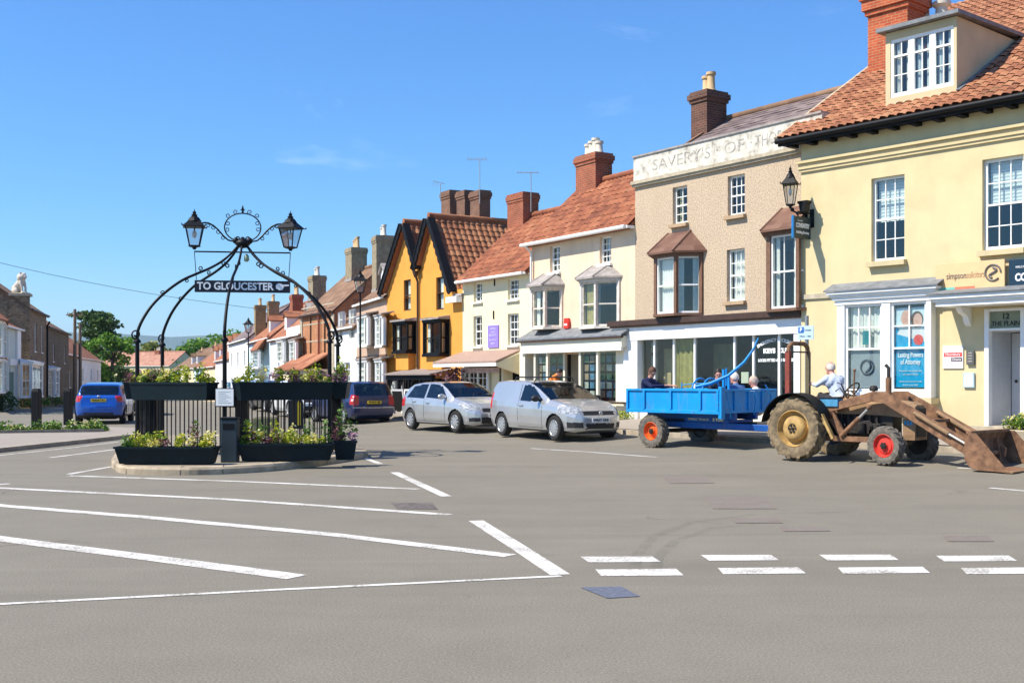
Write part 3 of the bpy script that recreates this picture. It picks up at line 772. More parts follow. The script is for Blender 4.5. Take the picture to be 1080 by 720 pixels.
    gr = M_('sign_grey', (.14,.12,.10), .5); text('simpson', .2, gr, t, T(w*.31,-.054,h*.52), width=w*.29, bold=.001); text('solicitors', .2, M_('sign_brown', (.42,.27,.15), .5), t, T(w*.59,-.054,h*.52), width=w*.26)
    e = MB(gr); [e.tube([(w*.84+.17*math.cos(k*PI/12+s), -.06, h*.55+.17*math.sin(k*PI/12+s)) for k in range(22)], .02, 6) for s in (0,)]
    e.tube([(w*.84+.08*math.sin(k*.6), -.06, h*.55+.11-k*.022) for k in range(11)], .025, 6); e.build('emblem', None, t)
    s = MB(M_('stripe_teal', (.15,.45,.38), .5)); s.box(0,w*.29,-.053,-.0505,.0,.07); s.use(M_('stripe_red', (.72,.16,.08), .5)); s.box(w*.29,w*.58,-.053,-.0505,.0,.07); s.build('stripe', None, t)
    t, w, h = board((1066.5,272,1122,303), -.06, .05, M_('navy_board', (.008,.03,.055), .4, .06), 'shop_sign', 'navy building society board with white capitals, cut by the right edge')
    text('COVENTRY', .22, wt, t, T(w*.52,-.054,h*.36), width=w*.8, bold=.008); text('WELCOME TO THE', .06, wt, t, T(w*.36,-.054,h*.72), width=w*.45)
    t, w, h = board((995,364.5,1016.5,388.5), -.003, .03, M_('plaque_white', (.78,.77,.74), .4, .03), 'wall_plaque', 'white plaque with red and dark bars beside the doorway')
    bb = MB(pr_); bb.box(.03,w-.02,-.034,-.031,h*.52,h*.70); bb.use(M_('plaque_dark', (.12,.08,.10), .5)); bb.box(w*.42,w-.02,-.034,-.031,h*.30,h*.48); bb.build('stripe', None, t)
    text('Thornbury', .08, wt, t, T(w*.5,-.036,h*.61), width=w*.75); text('Davis', .08, wt, t, T(w*.7,-.036,h*.39), width=w*.4)
    t, w, h = board((1020.5,370,1028.5,384.5), -.003, .06, M_('intercom_grey', (.09,.095,.09), .4, .2), 'intercom', 'grey door intercom between plaque and doorway')
    bt = MB(LEADW); [bt.box(w*.2,w*.8,-.066,-.06,h*f,h*f+.03) for f in (.2,.4,.6,.8)]; bt.build('button', None, t)
    t, w, h = board((1017,393,1028.5,408.5), -.003, .05, M_('case_frame', (.38,.52,.58), .4, .06), 'notice_case', 'small pale blue framed notice under the intercom', 'notice')
    bt = MB(M_('paper', (.75,.77,.74), .7, .04)); bt.box(.03,w-.03,-.054,-.05,.03,h-.03); bt.build('paper', None, t)
house1()

# ---- the pebbledashed shop with a painted parapet
F2 = Facade((3.67,33.9), (7.49,28.41), .5, 'locksmith_shop', 'tan pebbledashed building with faded painted parapet and long shopfront', 'building')
def bay(F, root, uL, ua, ub, uR, d, z0, z1, fr, covers, roofmat, rh, over=.16, sillmat=None, cols=1, rows=(1,1), ridge=None, glass=None, post=.1, slab=.07, tile=True):
    """canted bay: wall corners uL,uR; front corners ua,ub at depth d"""
    fb = MB(fr); w = []
    for (p, q) in (((uL,0),(ua,-d)), ((ua,-d),(ub,-d)), ((ub,-d),(uR,0))):
        p, q = Vector((p[0],p[1],0)), Vector((q[0],q[1],0)); w.append((p, q))
    for p in ((ua,-d),(ub,-d)): fb.box(p[0]-post/2,p[0]+post/2,p[1]-.01,p[1]+post*.8,z0,z1)
    fb.box(uL-.05,uL+.07,-.06,.02,z0,z1); fb.box(uR-.07,uR+.05,-.06,.02,z0,z1)
    o1 = .06
    low = [(uL-o1,0,z0-slab),(ua-o1*.4,-d-o1,z0-slab),(ub+o1*.4,-d-o1,z0-slab),(uR+o1,0,z0-slab)]
    fb.prism(low, (0,0,slab+.002))
    fb.prism([(x,y,z1) for x, y, _ in low], (0,0,.14))
    o = fb.build('bay_window', None, root)
    rb = MB(roofmat); e = [(uL-over,0.0,z1+.14),(ua-over*.5,-d-over,z1+.14),(ub+over*.5,-d-over,z1+.14),(uR+over,0.0,z1+.14)]
    ra, rb_ = ridge or (lerp(uL,ua,.9), lerp(uR,ub,.9))
    g = [(ra,0,z1+.14+rh),(rb_,0,z1+.14+rh)]
    for pts in ((e[0],e[1],g[0]), (e[1],e[2],g[1],g[0]), (e[2],e[3],g[1])):
        pv = [Vector(p) for p in pts]; ux = (pv[1]-pv[0]).normalized(); nn = (pv[1]-pv[0]).cross(pv[2]-pv[0]).normalized(); vx = nn.cross(ux)
        rb.poly([p+nn*.002 for p in pv], [((p-pv[0]).dot(ux)/.3, (p-pv[0]).dot(vx)/.2) for p in pv])
    rb.prism([(x,y,z-.001) for x,y,z in e], (0,0,-.05))
    for a, b in ((e[1],g[0]),(e[2],g[1])): rb.tube([a,b], .035, 6)
    rb.build('bay_roof', None, o)
    for k, (p, q) in enumerate(w):
        d_ = q - p; ang = math.atan2(d_.y, d_.x); L = d_.length; mg = post*.5
        window(root, T(p.x,p.y,z0) @ RZ(ang) @ T(mg,.03,0), L-2*mg, z1-z0, cols if k == 1 else max(1,cols-1), rows, frame=fr if fr is not BROWNW else WHITE, cover=covers[k], fw=.05, glass=glass)
    return o
def house2():
    F = F2; r = F.root; L = F.L; wm = stucco('pebbledash', (.48,.375,.265), (.35,.28,.2), .45, .9, 30, .6)
    w1 = (709.5,196.6,724.8,236); w2 = (767.5,184.5,785.5,227); w3 = (766.5,262.5,785.5,317.5)
    zf = F.z(756,334)
    d = .55
    # bays
    uaL, ubL = F.u(691,-d), F.u(712,-d); uR = F.u(740.5); z0 = F.z(726,330,-d*.5); z1 = F.z(726,270,-d*.5)
    dl = uR-ubL; bayL = (uaL-dl, uaL, ubL, uR)
    ua2, ub2 = F.u(811,-d), F.u(845,-d)-.12; z02 = F.z(828,325,-d); z12 = F.z(828,247,-d)
    bayR = (ua2-dl, ua2, ub2, ub2+.25)
    H = [hole(F,w1), hole(F,w2), hole(F,w3), (bayL[0]+.15,bayL[3]-.15,z0+.05,z1-.05), (bayR[0]+.2,min(bayR[3]-.1,L-.1),z02+.05,z12-.05)]
    zp = F.z(670,192); zt = F.z(670,167)
    sh0 = F.u(672); SH = (sh0+.1, L-.15, .45, zf-.55); H.append(SH)
    mb = MB(); wall_front(mb, 0, L, -.8, zp, H); shell(mb, 0, L, -.8, zp, 8)
    mb.build('wall', wm, r)
    pm = NT('worn_white_parapet'); co = pm.coord()
    pm.col(pm.ramp(pm.noise(3.2, 8, .72, co), [(.36,(.26,.235,.20)), (.45,(.5,.47,.40)), (.6,(.66,.63,.55))])); PAR = pm.set(.85, 0, .2)
    pb = MB(PAR); pb.box(-.03,L+.35,-.04,.35,zp,zt); par = pb.build('parapet', None, r)
    cb = MB(STONE); cb.box(-.06,L,-.14,.0,zp-.1,zp-.002); cb.box(-.04,L,-.09,.0,zp-.17,zp-.098); cb.use(LEADW); cb.box(-.06,L+.35,-.08,.38,zt,zt+.05); cb.build('cornice', None, r)
    ink = NT('faded_ink'); c2 = ink.coord(); ink.col(ink.ramp(ink.noise(7, 6, .7, c2), [(.40,(.52,.49,.43)),(.62,(.24,.22,.2))])); INK = ink.set(.9, 0, .1)
    text("SAVERY'S · OF ·", .46, INK, par, T(F.u(738,-.05),-.042,(zp+zt)/2), width=F.u(795)-F.u(690), bold=-.004)
    text("THORNBURY", .46, INK, par, T((F.u(797)+L+.25)/2,-.042,(zp+zt)/2), width=L+.2-F.u(797), bold=-.006)
    # slate roof behind the parapet
    yr = 3.4; zr = F.z(755,129,yr); y0 = .5; zb = zt-.25; ug = F.u(712,y0)-.2
    V = Vector((0,yr-y0,zr-zb)); rb = MB(); tile_plane(rb, (.3,y0,zb), (L+3.2-.3,0,0), V, .3, .24, 0.0, .012, 2)
    roof = rb.build('roof', SLATE, r)
    bk = MB(SLATE); bk.poly(((.3,yr,zr),(L+3.2,yr,zr),(L+3.2,8,zt-.5),(.3,8,zt-.5))); bk.use(wm); bk.poly(((.32,y0,zb-.3),(.32,yr,zr-.1),(.32,8,zt-.5),(.32,8,zb-.3))); bk.use(FARBRN); ridge_tiles(bk, (.3,yr,zr+.02), (L+3.2,yr,zr+.02), .1); bk.bar((.28,y0,zb+.03),(.28,yr,zr+.03),.12,.08); bk.build('back_slope', None, roof, smooth=40)
    ycl = 2.9; ca, cc = F.u(722,ycl-.4), F.u(754,ycl-.4)
    chimney(roof, ((ca+cc)/2, ycl), (cc-ca)*.52, .85, zb+.2, F.z(738,101,ycl), BRICKD, 2, POTC, .09, potw=.16, poth=.62)
    # windows
    sl = (.1,.12,M_('tan_sill', (.40,.28,.17), .8, .15, 6))
    fwin(F, w1, 2, (2,2), sill=sl, cover=('pair', OCHRE, .3)); fwin(F, w2, 3, (2,2), sill=sl); fwin(F, w3, 3, (2,2), sill=sl, cover=('net', CURT, 1))
    bro = tiles('bay_tiles', [(.2,(.09,.045,.032)),(.5,(.15,.078,.055)),(.8,(.21,.12,.085))], .15, False, (.2,.12,.08))
    bay(F, r, *bayL, d, z0, z1, BROWNW, (('pair',CURT,.4),('net',CURT,1),('pair',CURT,.28)), bro, .62, .2)
    bay(F, r, *bayR, d, z02, z12, BROWNW, (None,('pair',CURT,.2),None), bro, .62, .2, cols=2)
    # shopfront
    ds = .3; u0 = F.u(643,-ds-.1); zc1 = F.z(756,332,-ds); zc0 = F.z(756,340,-ds); zfa = F.z(756,355,-ds)
    fb = MB(WHITE); fb.box(u0,L-.02,-ds,.0,zfa,zc0); 
    for a, w in ((F.u(657,-ds),.62),(L-.35,.2)): fb.box(a,a+w,-ds+.02,.0,-.3,zfa+.002)
    ypl = -.06
    bot = .42; fb.use(CREAMP)
    fb.box(F.u(674),L-.16,-.2,-.0,-.6,bot); fb.use(WHITE)
    xs = [691.5,712,734,776,796,823]
    for x in xs: u = F.u(x,-.1); fb.box(u-.035,u+.035,-.16,-.06,bot,zfa+.002)
    fb.box(F.u(680),L-.16,-.16,-.06,bot,bot+.06)
    sf = fb.build('shopfront', None, r, bevel=.006)
    bc = MB(DKBROWN); bc.box(u0-.08,L-.02,-ds-.14,0,zc0+.05,zc1); bc.use(BROWNW); bc.box(u0-.04,L-.02,-ds-.07,0,zc0,zc0+.052); bc.build('fascia_cornice', None, sf)
    g = MB(); g.poly(((F.u(681),-.11,bot+.06),(L-.17,-.11,bot+.06),(L-.17,-.11,zfa),(F.u(681),-.11,zfa))); g.build('pane', SHOPGLASS, sf)
    # room: back wall, curtain, shelves
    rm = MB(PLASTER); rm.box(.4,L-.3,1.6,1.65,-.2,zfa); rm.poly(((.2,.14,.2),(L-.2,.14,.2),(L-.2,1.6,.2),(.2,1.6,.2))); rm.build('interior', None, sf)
    ct = MB(); a, c = F.u(713,0), F.u(733,0); ct.grid(lambda i, j: (lerp(a,c,i/20), .02+.03*math.sin(i*1.1), lerp(bot,zfa,j)), 20, 1); ct.build('curtain', OCHRE, sf, smooth=180)
    dr = MB(M_('dim_green', (.24,.26,.17), .6, .2)); a, c = F.u(742,.5), F.u(764,.5); dr.box(a,c,.9,.95,.2,2.1); dr.use(M_('ply', (.55,.42,.25), .7)); a, c = F.u(692,.2), F.u(712,.2); dr.box(a,c,.5,.55,.3,2.0); dr.box(F.u(704,.3),F.u(710,.3),.22,.3,bot,1.3)
    dr.use(CURT); [dr.box(F.u(683,.1)+dx,F.u(683,.1)+dx+.26,.25,.27,z,z+.3) for dx in (0,) for z in (.7,1.1,1.5,1.9)]; dr.box(F.u(779,.2),F.u(787,.2),.3,.32,1.0,1.3)
    dr.build('shop_fittings', None, sf)
    wt = M_('window_lettering', (.8,.82,.8), .5, .03); um = (F.u(800)+F.u(845))/2; wd = F.u(843)-F.u(801)
    text('EMERGENCY LOCKSMITH', .12, wt, sf, T(um,-.117,zfa-.14), width=wd*1.0, bold=.003, arc=1.35)
    text('KEYS  CUT', .16, wt, sf, T(um,-.117,zfa-.42), width=wd*.66, bold=.01)
    text('LOCKS FITTED AND REPAIRED', .105, wt, sf, T(um,-.117,zfa-.66), width=wd*.92, bold=.004)
house2()

# ---- cream house with two oriel bays over an estate agent's shopfront
F3 = Facade((.67,38.7), (3.67,33.9), .43, 'estate_agent_house', 'cream rendered house with two lead roofed bays and a red wall box', 'building')
def house3():
    F = F3; r = F.root; L = F.L; wm = stucco('cream_render', (.72,.56,.40), (.46,.35,.25), .5, .25)
    w1 = (580,259,590.5,287); w2 = (632.4,249,644.7,278); d = .5
    def bayc(fl, fr_, wr, y0, y1, m):
        ua, ub, uR = F.u(fl,-d), F.u(fr_,-d), F.u(wr); q = max(.25,uR-ub); return (ua-q,ua,ub,uR), F.z(m,y1,-d*.6), F.z(m,y0,-d*.6)
    bL, z0, z1 = bayc(560.5,574,593,305,345,577); bR, z2, z3 = bayc(612.5,627.5,653.5,297,344,633)
    ze = F.z(669,237.5); H = [hole(F,w1),hole(F,w2),(bL[0]+.12,bL[3]-.12,z0+.05,z1-.05),(bR[0]+.12,bR[3]-.12,z2+.05,z3-.05)]
    zfa0 = F.z(600,368,-.4); sh = (.25,L-.25,.35,zfa0-.15); H.append(sh)
    mb = MB(); wall_front(mb, 0, L, -.8, ze, H); shell(mb, 0, L, -.8, ze, 4.4)
    yr = 2.1; pit = 1.85/2.0; zr = ze+.1+yr*pit
    for u in (0,L): mb.poly(((u,0,ze),(u,yr,zr-.12),(u,4.4,ze)))
    mb.build('wall', wm, r)
    rb = MB(); tile_plane(rb, (-.12,-.28,ze+.1-.28*pit+.12), (L+.1,0,0), (0,yr+.28,(yr+.28)*pit), .23, .30, .026, .016, 6)
    rb.poly(((-.12,yr,zr+.1),(L,yr,zr+.1),(L,4.6,ze),(-.12,4.6,ze)), [(0,0),(20,0),(20,8),(0,8)]); ridge_tiles(rb, (-.12,yr,zr+.15), (L,yr,zr+.15))
    roof = rb.build('roof', PANRED, r, smooth=50)
    gb = MB(WHITE); gb.tube([(-.14,-.36,ze-.06),(L-.05,-.36,ze-.06)], .06, 8); gb.tube([(.1,-.36,ze-.08),(.1,-.09,ze-.3),(.1,-.09,2.9)], .04, 8); gb.box(-.1,L,-.30,-.02,ze-.1,ze-.02); gb.build('gutter', None, r, smooth=40)
    ca, cc = F.u(611.5,2.1), F.u(641.5,2.1); chimney(roof, ((ca+cc)/2,2.1), (cc-ca)*.70, .70, zr-.6, F.z(626,164,2.1), BRICKR, 4, POTW, .07, potw=.15, poth=.5)
    fwin(F, w1, 2, (2,2), sill=(.08,.1,WHITE), cover=('pair',CURT,.4)); fwin(F, w2, 3, (2,2), sill=(.08,.1,WHITE), cover=('blind',BLIND,.5))
    bay(F, r, *bL, d, z0, z1, M_('flaking_paint', (.66,.58,.48), .7, .2, 9), (None,('pair',CURT,.42),None), LEADW, .42, .16, post=.09)
    bay(F, r, *bR, d, z2, z3, M_('grey_paint', (.62,.57,.50), .7, .2, 9), (None,('net',OCHRE,1),('pair',CURT,.08)), LEADW, .42, .16, post=.09)
    # shopfront
    ds = .5; fb = MB(CREAMP); u0, u1 = F.u(549,-ds), F.u(655.5,-ds); zl = F.z(600,357,-ds); 
    fb.box(u0,u1,-ds,.0,zfa0,zl); fb.use(WHITE); fb.box(u0+.02,u1,-ds-.03,-ds+.05,zfa0-.1,zfa0+.002); fb.use(CREAMP)
    bot = .50
    # two display bays either side of the recessed door
    def dwin(fl, m, wr, dep):
        a, b, c = F.u(fl,-dep), F.u(m,-dep), F.u(wr,-.05); P = [(a,-.05),(a,-dep),(b,-dep),(c,-.05)]
        for x, y in P[1:]: fb.box(x-.05,x+.05,y-.01,y+.08,-.4,zfa0)
        return P
    PL = dwin(564,577,595,.42); PR = dwin(611.5,630,652,.42); fb.box(F.u(549,-.4),F.u(553,-.4)+.1,-.44,0,-.4,zfa0); fb.box(F.u(655),F.u(664),-.2,0,-.4,zfa0+.3)
    for P in (PL,PR):
        fb.prism([(x,y,-.5) for x, y in P], (0,0,bot+.5)); fb.prism([(x,y,zfa0-.12) for x, y in P], (0,0,.118))
    sf = fb.build('shopfront', None, r)
    lb = MB(LEAD); lb.prism(((u0-.12,-ds-.1,zl+.002),(u1+.1,-ds-.1,zl+.002),(u1+.1,0,zl+.32),(u0-.12,0,zl+.32)), (0,0,.05)); lb.use(DKBROWN); lb.box(u0-.1,u1+.08,-ds-.09,-ds+.01,zl-.06,zl+.001)
    lb.box(F.u(627,-.5),u1+.02,-.52,-.3,bot-.06,bot-.0); lb.build('lead_roof', None, sf)
    card = [M_('card_blue', (.12,.25,.42), .5, .4, 9), M_('card_pale', (.6,.6,.58), .5, .3, 9), M_('card_green', (.16,.30,.2), .5, .5, 9), M_('card_tan', (.4,.28,.2), .5, .4, 9)]
    rg = random.Random(4)
    for P in (PL,PR):
        for (a, b) in zip(P[1:], P[2:]):
            a = Vector((*a,0)); b = Vector((*b,0)); dd = b-a; Mx = T(a.x,a.y,bot) @ RZ(math.atan2(dd.y,dd.x)); Lw = dd.length
            g = MB(); g.M = Mx; g.poly(((.04,.03,0),(Lw-.04,.03,0),(Lw-.04,.03,zfa0-.12-bot),(.04,.03,zfa0-.12-bot))); g.build('pane', SHOPGLASS, sf)
            cm = MB(card[0]); cm.M = Mx; n = 3 if Lw > .6 else 2
            for i in range(n):
                for k in range(6):
                    cm.use(card[rg.randrange(4)] if k > 1 or rg.random() > .3 else card[1]); x = Lw*(i+.5)/n; z = .12+k*.27; cm.box(x-Lw/n*.38,x+Lw/n*.38,.14,.15,z,z+.2)
            cm.build('window_cards', None, sf)
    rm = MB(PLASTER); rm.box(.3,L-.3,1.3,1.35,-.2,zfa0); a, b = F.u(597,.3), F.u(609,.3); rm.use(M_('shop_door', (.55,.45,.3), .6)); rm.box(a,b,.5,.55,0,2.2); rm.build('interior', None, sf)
    u0, u1, z0, z1 = F.rect(595.5,335.5,600.5,346.5,-.05); t = thing('alarm_box', 'red alarm box on the cream wall between two bays', 'alarm box', F.world(u0,-.003,z0), F.rz)
    ab = MB(M_('alarm_red', (.62,.035,.02), .4, .08)); ab.prism([(0,-.1,0),(u1-u0,-.1,0),(u1-u0+.02,-.1,z1-z0-.12),(u1-u0-.03,-.1,z1-z0),(.03,-.1,z1-z0)], (0,.1,0)); ab.build('case', None, t, bevel=.01)
    lm = MB(WHITE); lm.box(.05,u1-u0-.05,-.108,-.1,.1,.16); lm.build('lamp_strip', None, t)
house3()

# ---- cream-yellow cottage shop with lean-to
F4 = Facade((-1.85,42.7), (.67,38.7), .40, 'cottage_shop', 'pale yellow cottage with purple wall sign and pent roof over its shopfront', 'building')
def house4():
    F = F4; r = F.root; L = F.L; wm = stucco('pale_cream_render', (.75,.67,.45), (.55,.48,.34), .35, .2)
    W = [(499.5,298,508.5,318.6),(535.5,294,547,316.2),(499.3,333,508.3,365.5),(535.5,330.5,547,364)]
    ze = F.z(524,291.5); zl = F.z(520,370)
    H = [hole(F,w) for w in W] + [(.25,L-.3,.4,zl-.55)]
    mb = MB(); wall_front(mb, 0, L, -.8, ze, H); shell(mb, 0, L, -.8, ze, 5.2)
    yr = 2.6; pit = .90; zr = ze+.1+yr*pit
    for u in (0,L): mb.poly(((u,0,ze),(u,yr,zr-.12),(u,5.2,ze)))
    mb.build('wall', wm, r)
    rb = MB(); tile_plane(rb, (-.08,-.25,ze+.1-.25*pit+.12), (L+.06,0,0), (0,yr+.25,(yr+.25)*pit), .23, .30, .026, .016, 6)
    rb.poly(((-.08,yr,zr+.1),(L,yr,zr+.1),(L,5.4,ze),(-.08,5.4,ze)), [(0,0),(18,0),(18,8),(0,8)]); ridge_tiles(rb, (-.08,yr,zr+.15), (L,yr,zr+.15))
    roof = rb.build('roof', PANRED, r, smooth=50)
    gb = MB(WHITE); gb.tube([(.02,-.33,ze-.06),(L-.1,-.33,ze-.06)], .055, 8); gb.box(0,L-.05,-.27,-.02,ze-.09,ze-.02); gb.build('gutter', None, r, smooth=40)
    ca, cc = F.u(541,2.5), F.u(562,2.5); chimney(roof, ((ca+cc)/2-.0,2.5), (cc-ca)*.8, .7, zr-.9, F.z(551,205,2.5), BRICKR, 0, None, .05)
    for k, w in enumerate(W): fwin(F, w, 2 if k % 2 == 0 else 3, (2,2), sill=(.06,.09,WHITE), cover=None if k else ('pair',CURT,.3))
    u0, u1, z0, z1 = F.rect(515.5,343,526.5,366.5); t = thing('wall_sign', 'purple painted sign high on the pale yellow cottage', 'sign', F.world(u0,-.003,z0), F.rz)
    b = MB(M_('purple_board', (.26,.19,.62), .5, .06)); b.box(0,u1-u0,-.04,0,0,z1-z0); b.build('board', None, t)
    lv = M_('lilac_lettering', (.6,.55,.8), .5); [text(s, .11, lv, t, T((u1-u0)/2,-.044,(z1-z0)*f), width=(u1-u0)*k) for s, f, k in (('HAIR',.84,.5),('and',.7,.3),('BEAUTY',.55,.72),('first floor',.35,.7),('open',.2,.4))]
    mt = MB(BLACKIRON); u, z = F.pix(521,332); mt.bar((u,-.02,z-.15),(u,-.02,z+.15),.04,.04); u, z = F.pix(522,297); mt.bar((u,-.02,z-.15),(u,-.02,z+.12),.04,.04); mt.build('wall_tie', None, r)
    # pent roof over the shop
    dp = 1.15; za = F.z(515,371); zb = za-.42; ua, ub = -.25, F.u(553)
    cp = MB(M_('pent_tiles', (.33,.22,.17), .8, .25, 14, .3, 30)); cp.prism(((ua,-dp,zb),(ub,-dp,zb),(ub-.15,-.0,za),(ua+.35,0,za)), (0,0,.06)); 
    cp.use(WHITE); cp.box(ua+.02,ub-.02,-dp+.01,-dp+.06,zb-.12,zb-.003); cp.use(wm)
    cp.prism(((ub-.12,-dp+.06,zb-.01),(ub-.12,-.0,za-.02),(ub-.12,0,zb-.45),(ub-.12,-dp+.06,zb-.12)), (.1,0,0)); pr = cp.build('pent_roof', None, r)
    sb = MB(WHITE); zs = zb-.14
    sb.box(.12,F.u(515,-.2),-.22,-.14,-.3,.55)
    for x in (487,495,504,514): u = F.u(x,-.2); sb.box(u-.04,u+.04,-.22,-.14,.55,zs-.1)
    a, b = F.u(487,-.2), F.u(514,-.2); sb.box(a,b,-.22,-.14,zs-.14,zs); sb.box(a,b,-.22,-.14,.55,.62)
    for k in range(3):
        x0, x1 = [F.u(q,-.2) for q in ((487,495,504,514)[k],(487,495,504,514)[k+1])]
        sb.box((x0+x1)/2-.012,(x0+x1)/2+.012,-.20,-.16,.62,zs-.14)
        for z in (.95,1.25): sb.box(x0,x1,-.20,-.16,z-.012,z+.012)
    sb.use(wm); sb.box(F.u(515),F.u(528),-.06,-.01,-.3,zs); sb.box(F.u(539),F.u(541),-.4,-.01,-.3,zs)
    sf = sb.build('shopfront', None, r)
    g = MB(); g.poly(((a,-.18,.6),(b,-.18,.6),(b,-.18,zs-.1),(a,-.18,zs-.1))); g.build('pane', SHOPGLASS, sf)
    fs = MB(M_('shop_fascia_pink', (.55,.42,.42), .6, .5, 10)); fs.box(a,F.u(527,-.2),-.235,-.223,zs-.2,zs-.02); fs.build('fascia', None, sf)
    dd = MB(M_('purple_door', (.16,.10,.55), .5, .08)); a, b = F.u(529.5,-.1), F.u(537.5,-.1); dd.box(a,b,-.12,-.07,-.02,zs-.1); dd.build('door', None, r)
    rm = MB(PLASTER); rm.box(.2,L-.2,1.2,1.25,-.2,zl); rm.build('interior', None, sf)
house4()

# ---- orange pub with twin gables
F5 = Facade((-5.37,48.8), (-1.85,42.7), .38, 'twin_gabled_pub', 'orange twin gabled pub with black bargeboards and black bay windows', 'building')
def house5():
    F = F5; r = F.root; L = F.L; wm = stucco('orange_render', (.70,.31,.06), (.5,.23,.07), .25, .15)
    uf1, ua1, uv, ua2, uf2 = F.u(409), F.u(430), F.u(442.5), F.u(456.5), F.u(478)
    zf1, za1, zv, za2, zf2 = F.z(409,310), F.z(430,240), F.z(442.5,287), F.z(456.5,234), F.z(478,306)
    w1 = (425.8,295,433.2,327.5); w2 = (460,292,468,326.5)
    dz = F.z(440,390); H = [hole(F,w1), hole(F,w2)]
    d = .42
    b1 = (414.5,341,438.5,370); b2 = (446.5,339,473.5,373)
    def bb(px, mid):
        ua, ub, uR = F.u(px[0],-d), F.u(mid,-d), F.u(px[2]); return (max(.1,ua-.1),ua,ub,uR), F.z(px[2],px[3]), F.z(px[2],px[1])
    B1, z0, z1 = bb(b1,429); B2, z2, z3 = bb(b2,464)
    H += [(B1[0]+.1,B1[3]-.1,z0+.05,z1-.05),(B2[0]+.1,B2[3]-.1,z2+.05,z3-.05),(.3,L-.9,.25,dz-.35)]
    zmin = min(zf1,zf2); mb = MB(); wall_front(mb, 0, L, -.8, zmin, H, 0); 
    # the gables above the eaves: strips so that the upper windows stay open
    top = [(0,zf1),(ua1,za1),(uv,zv),(ua2,za2),(uf2,zf2),(L,zf2)]
    us = sorted({p[0] for p in top} | {h[k] for h in H[:2] for k in (0,1)})
    for a, b in zip(us, us[1:]):
        m = (a+b)/2; c, e = zmin, None
        for h in H[:2]:
            if h[0] < m < h[1]: e = h
        if e:
            if e[2] > zmin: mb.poly(((a,0,zmin),(b,0,zmin),(b,0,e[2]),(a,0,e[2])))
            c = e[3]
        mb.poly(((a,0,c),(b,0,c),(b,0,interp(top,b)),(a,0,interp(top,a))))
    shell(mb, 0, L, -.8, zmin, 6); mb.build('wall', wm, r)
    # roofs: two parallel ridges running back
    D = 5.2; rb = MB()
    def slope(u0, z0, u1, z1, fl):
        e0 = Vector((u0,-.22,z0)); V = Vector((u1-u0,0,z1-z0)); U = Vector((0,D,0))
        if fl: tile_plane(rb, e0+Vector((0,D,0)), -U, V, .26, .28, .03, .03, 6)
        else: tile_plane(rb, e0, U, V, .26, .28, .03, .03, 6)
    o = .22
    slope(-.15, zf1-.1+o, ua1, za1+o, True); slope(uv, zv+o, ua1, za1+o, False)
    slope(uv, zv+o, ua2, za2+o, True); slope(uf2+.25, zf2-.22+o, ua2, za2+o, False)
    for u, z in ((ua1,za1),(ua2,za2)): ridge_tiles(rb, (u,-.2,z+o+.03), (u,D-.2,z+o+.03))
    roof = rb.build('roof', PANBR, r, smooth=50)
    fl = MB(LEADW); fl.prism(((uf2+.15,-.1,zf2-.25),(L+.1,-.1,zf2-.25),(L+.1,D,zf2-.25),(uf2+.15,D,zf2-.25)), (0,0,.08)); fl.use(WHITE); fl.box(uf2-.05,L+.05,-.3,-.06,zf2-.5,zf2-.28); fl.build('lead_gutter', None, roof)
    # bargeboards with a scalloped lower edge
    bm = MB(BLACKW)
    def barge(u0, z0, u1, z1):
        n = max(4, int(math.hypot(u1-u0,z1-z0)/.34)); t = Vector((u1-u0,0,z1-z0)).normalized(); nn = Vector((-t.z,0,t.x)); nn = nn if nn.z > 0 else -nn
        p0 = Vector((u0,-.30,z0))+nn*.2; p1 = Vector((u1,-.30,z1))+nn*.2; low = []
        for k in range(n*6+1):
            q = p0.lerp(p1,k/(n*6)); low.append(q - nn*(.16+.06*abs(math.sin(k/6*PI))))
        up = [p0.lerp(p1,k/(n*6)) for k in range(n*6+1)]
        for k in range(n*6): bm.prism((up[k],up[k+1],low[k+1],low[k]), (0,.06,0))
        bm.prism((p0+nn*.02-Vector((0,.03,0)),p1+nn*.02-Vector((0,.03,0)),p1+nn*.08-Vector((0,.03,0)),p0+nn*.08-Vector((0,.03,0))), (0,.3,0))
    barge(-.12, zf1-.15, ua1, za1); barge(uv, zv, ua1, za1); barge(uv, zv, ua2, za2); barge(uf2+.12, zf2-.2, ua2, za2)
    bm.build('bargeboards', None, r)
    dp = MB(DKBROWN); dp.tube([(uv,-.2,zv-.1),(uv,-.08,zv-.4),(uv,-.08,dz)], .05, 8); dp.lathe([(.06,-.1),(.13,.12),(.13,.16)], (uv,-.18,zv-.12), n=10); dp.build('drainpipe', None, r, smooth=40)
    # clustered chimney
    yc = 2.4
    for xa, xb in ((468.5,482.5),(485,498),(499,514)):
        a, c = F.u(xa,yc), F.u(xb,yc); chimney(roof, ((a+c)/2,yc), (c-a)*.66, .5, za2-.6, F.z((xa+xb)/2,202,yc), BRICKN, 0, None, .06)
    fwin(F, w1, 1, (1,1), y=.06, frame=DKBROWN, cover=('net',CURT,1), fw=.05); fwin(F, w2, 1, (1,1), y=.06, frame=DKBROWN, cover=('net',CURT,1), fw=.05)
    PINK = M_('pinkish_curtain', (.55,.36,.30), .9, .1)
    for (B, za, zb) in ((B1,z0,z1),(B2,z2,z3)):
        bay(F, r, *B, d, za, zb, BLACKW, (None,('pair',CURT,.2),('pair',PINK,.45)), LEADW, .08, .12, cols=2, post=.09, slab=.1)
        ap = MB(wm); ap.prism([(B[1]-.05,0,dz),(B[1]+.05,-d*.75,dz),(B[2]-.08,-d*.75,dz),(B[3]-.1,0,dz)], (0,0,za-.1-dz)); ap.build('bay_apron', None, r)
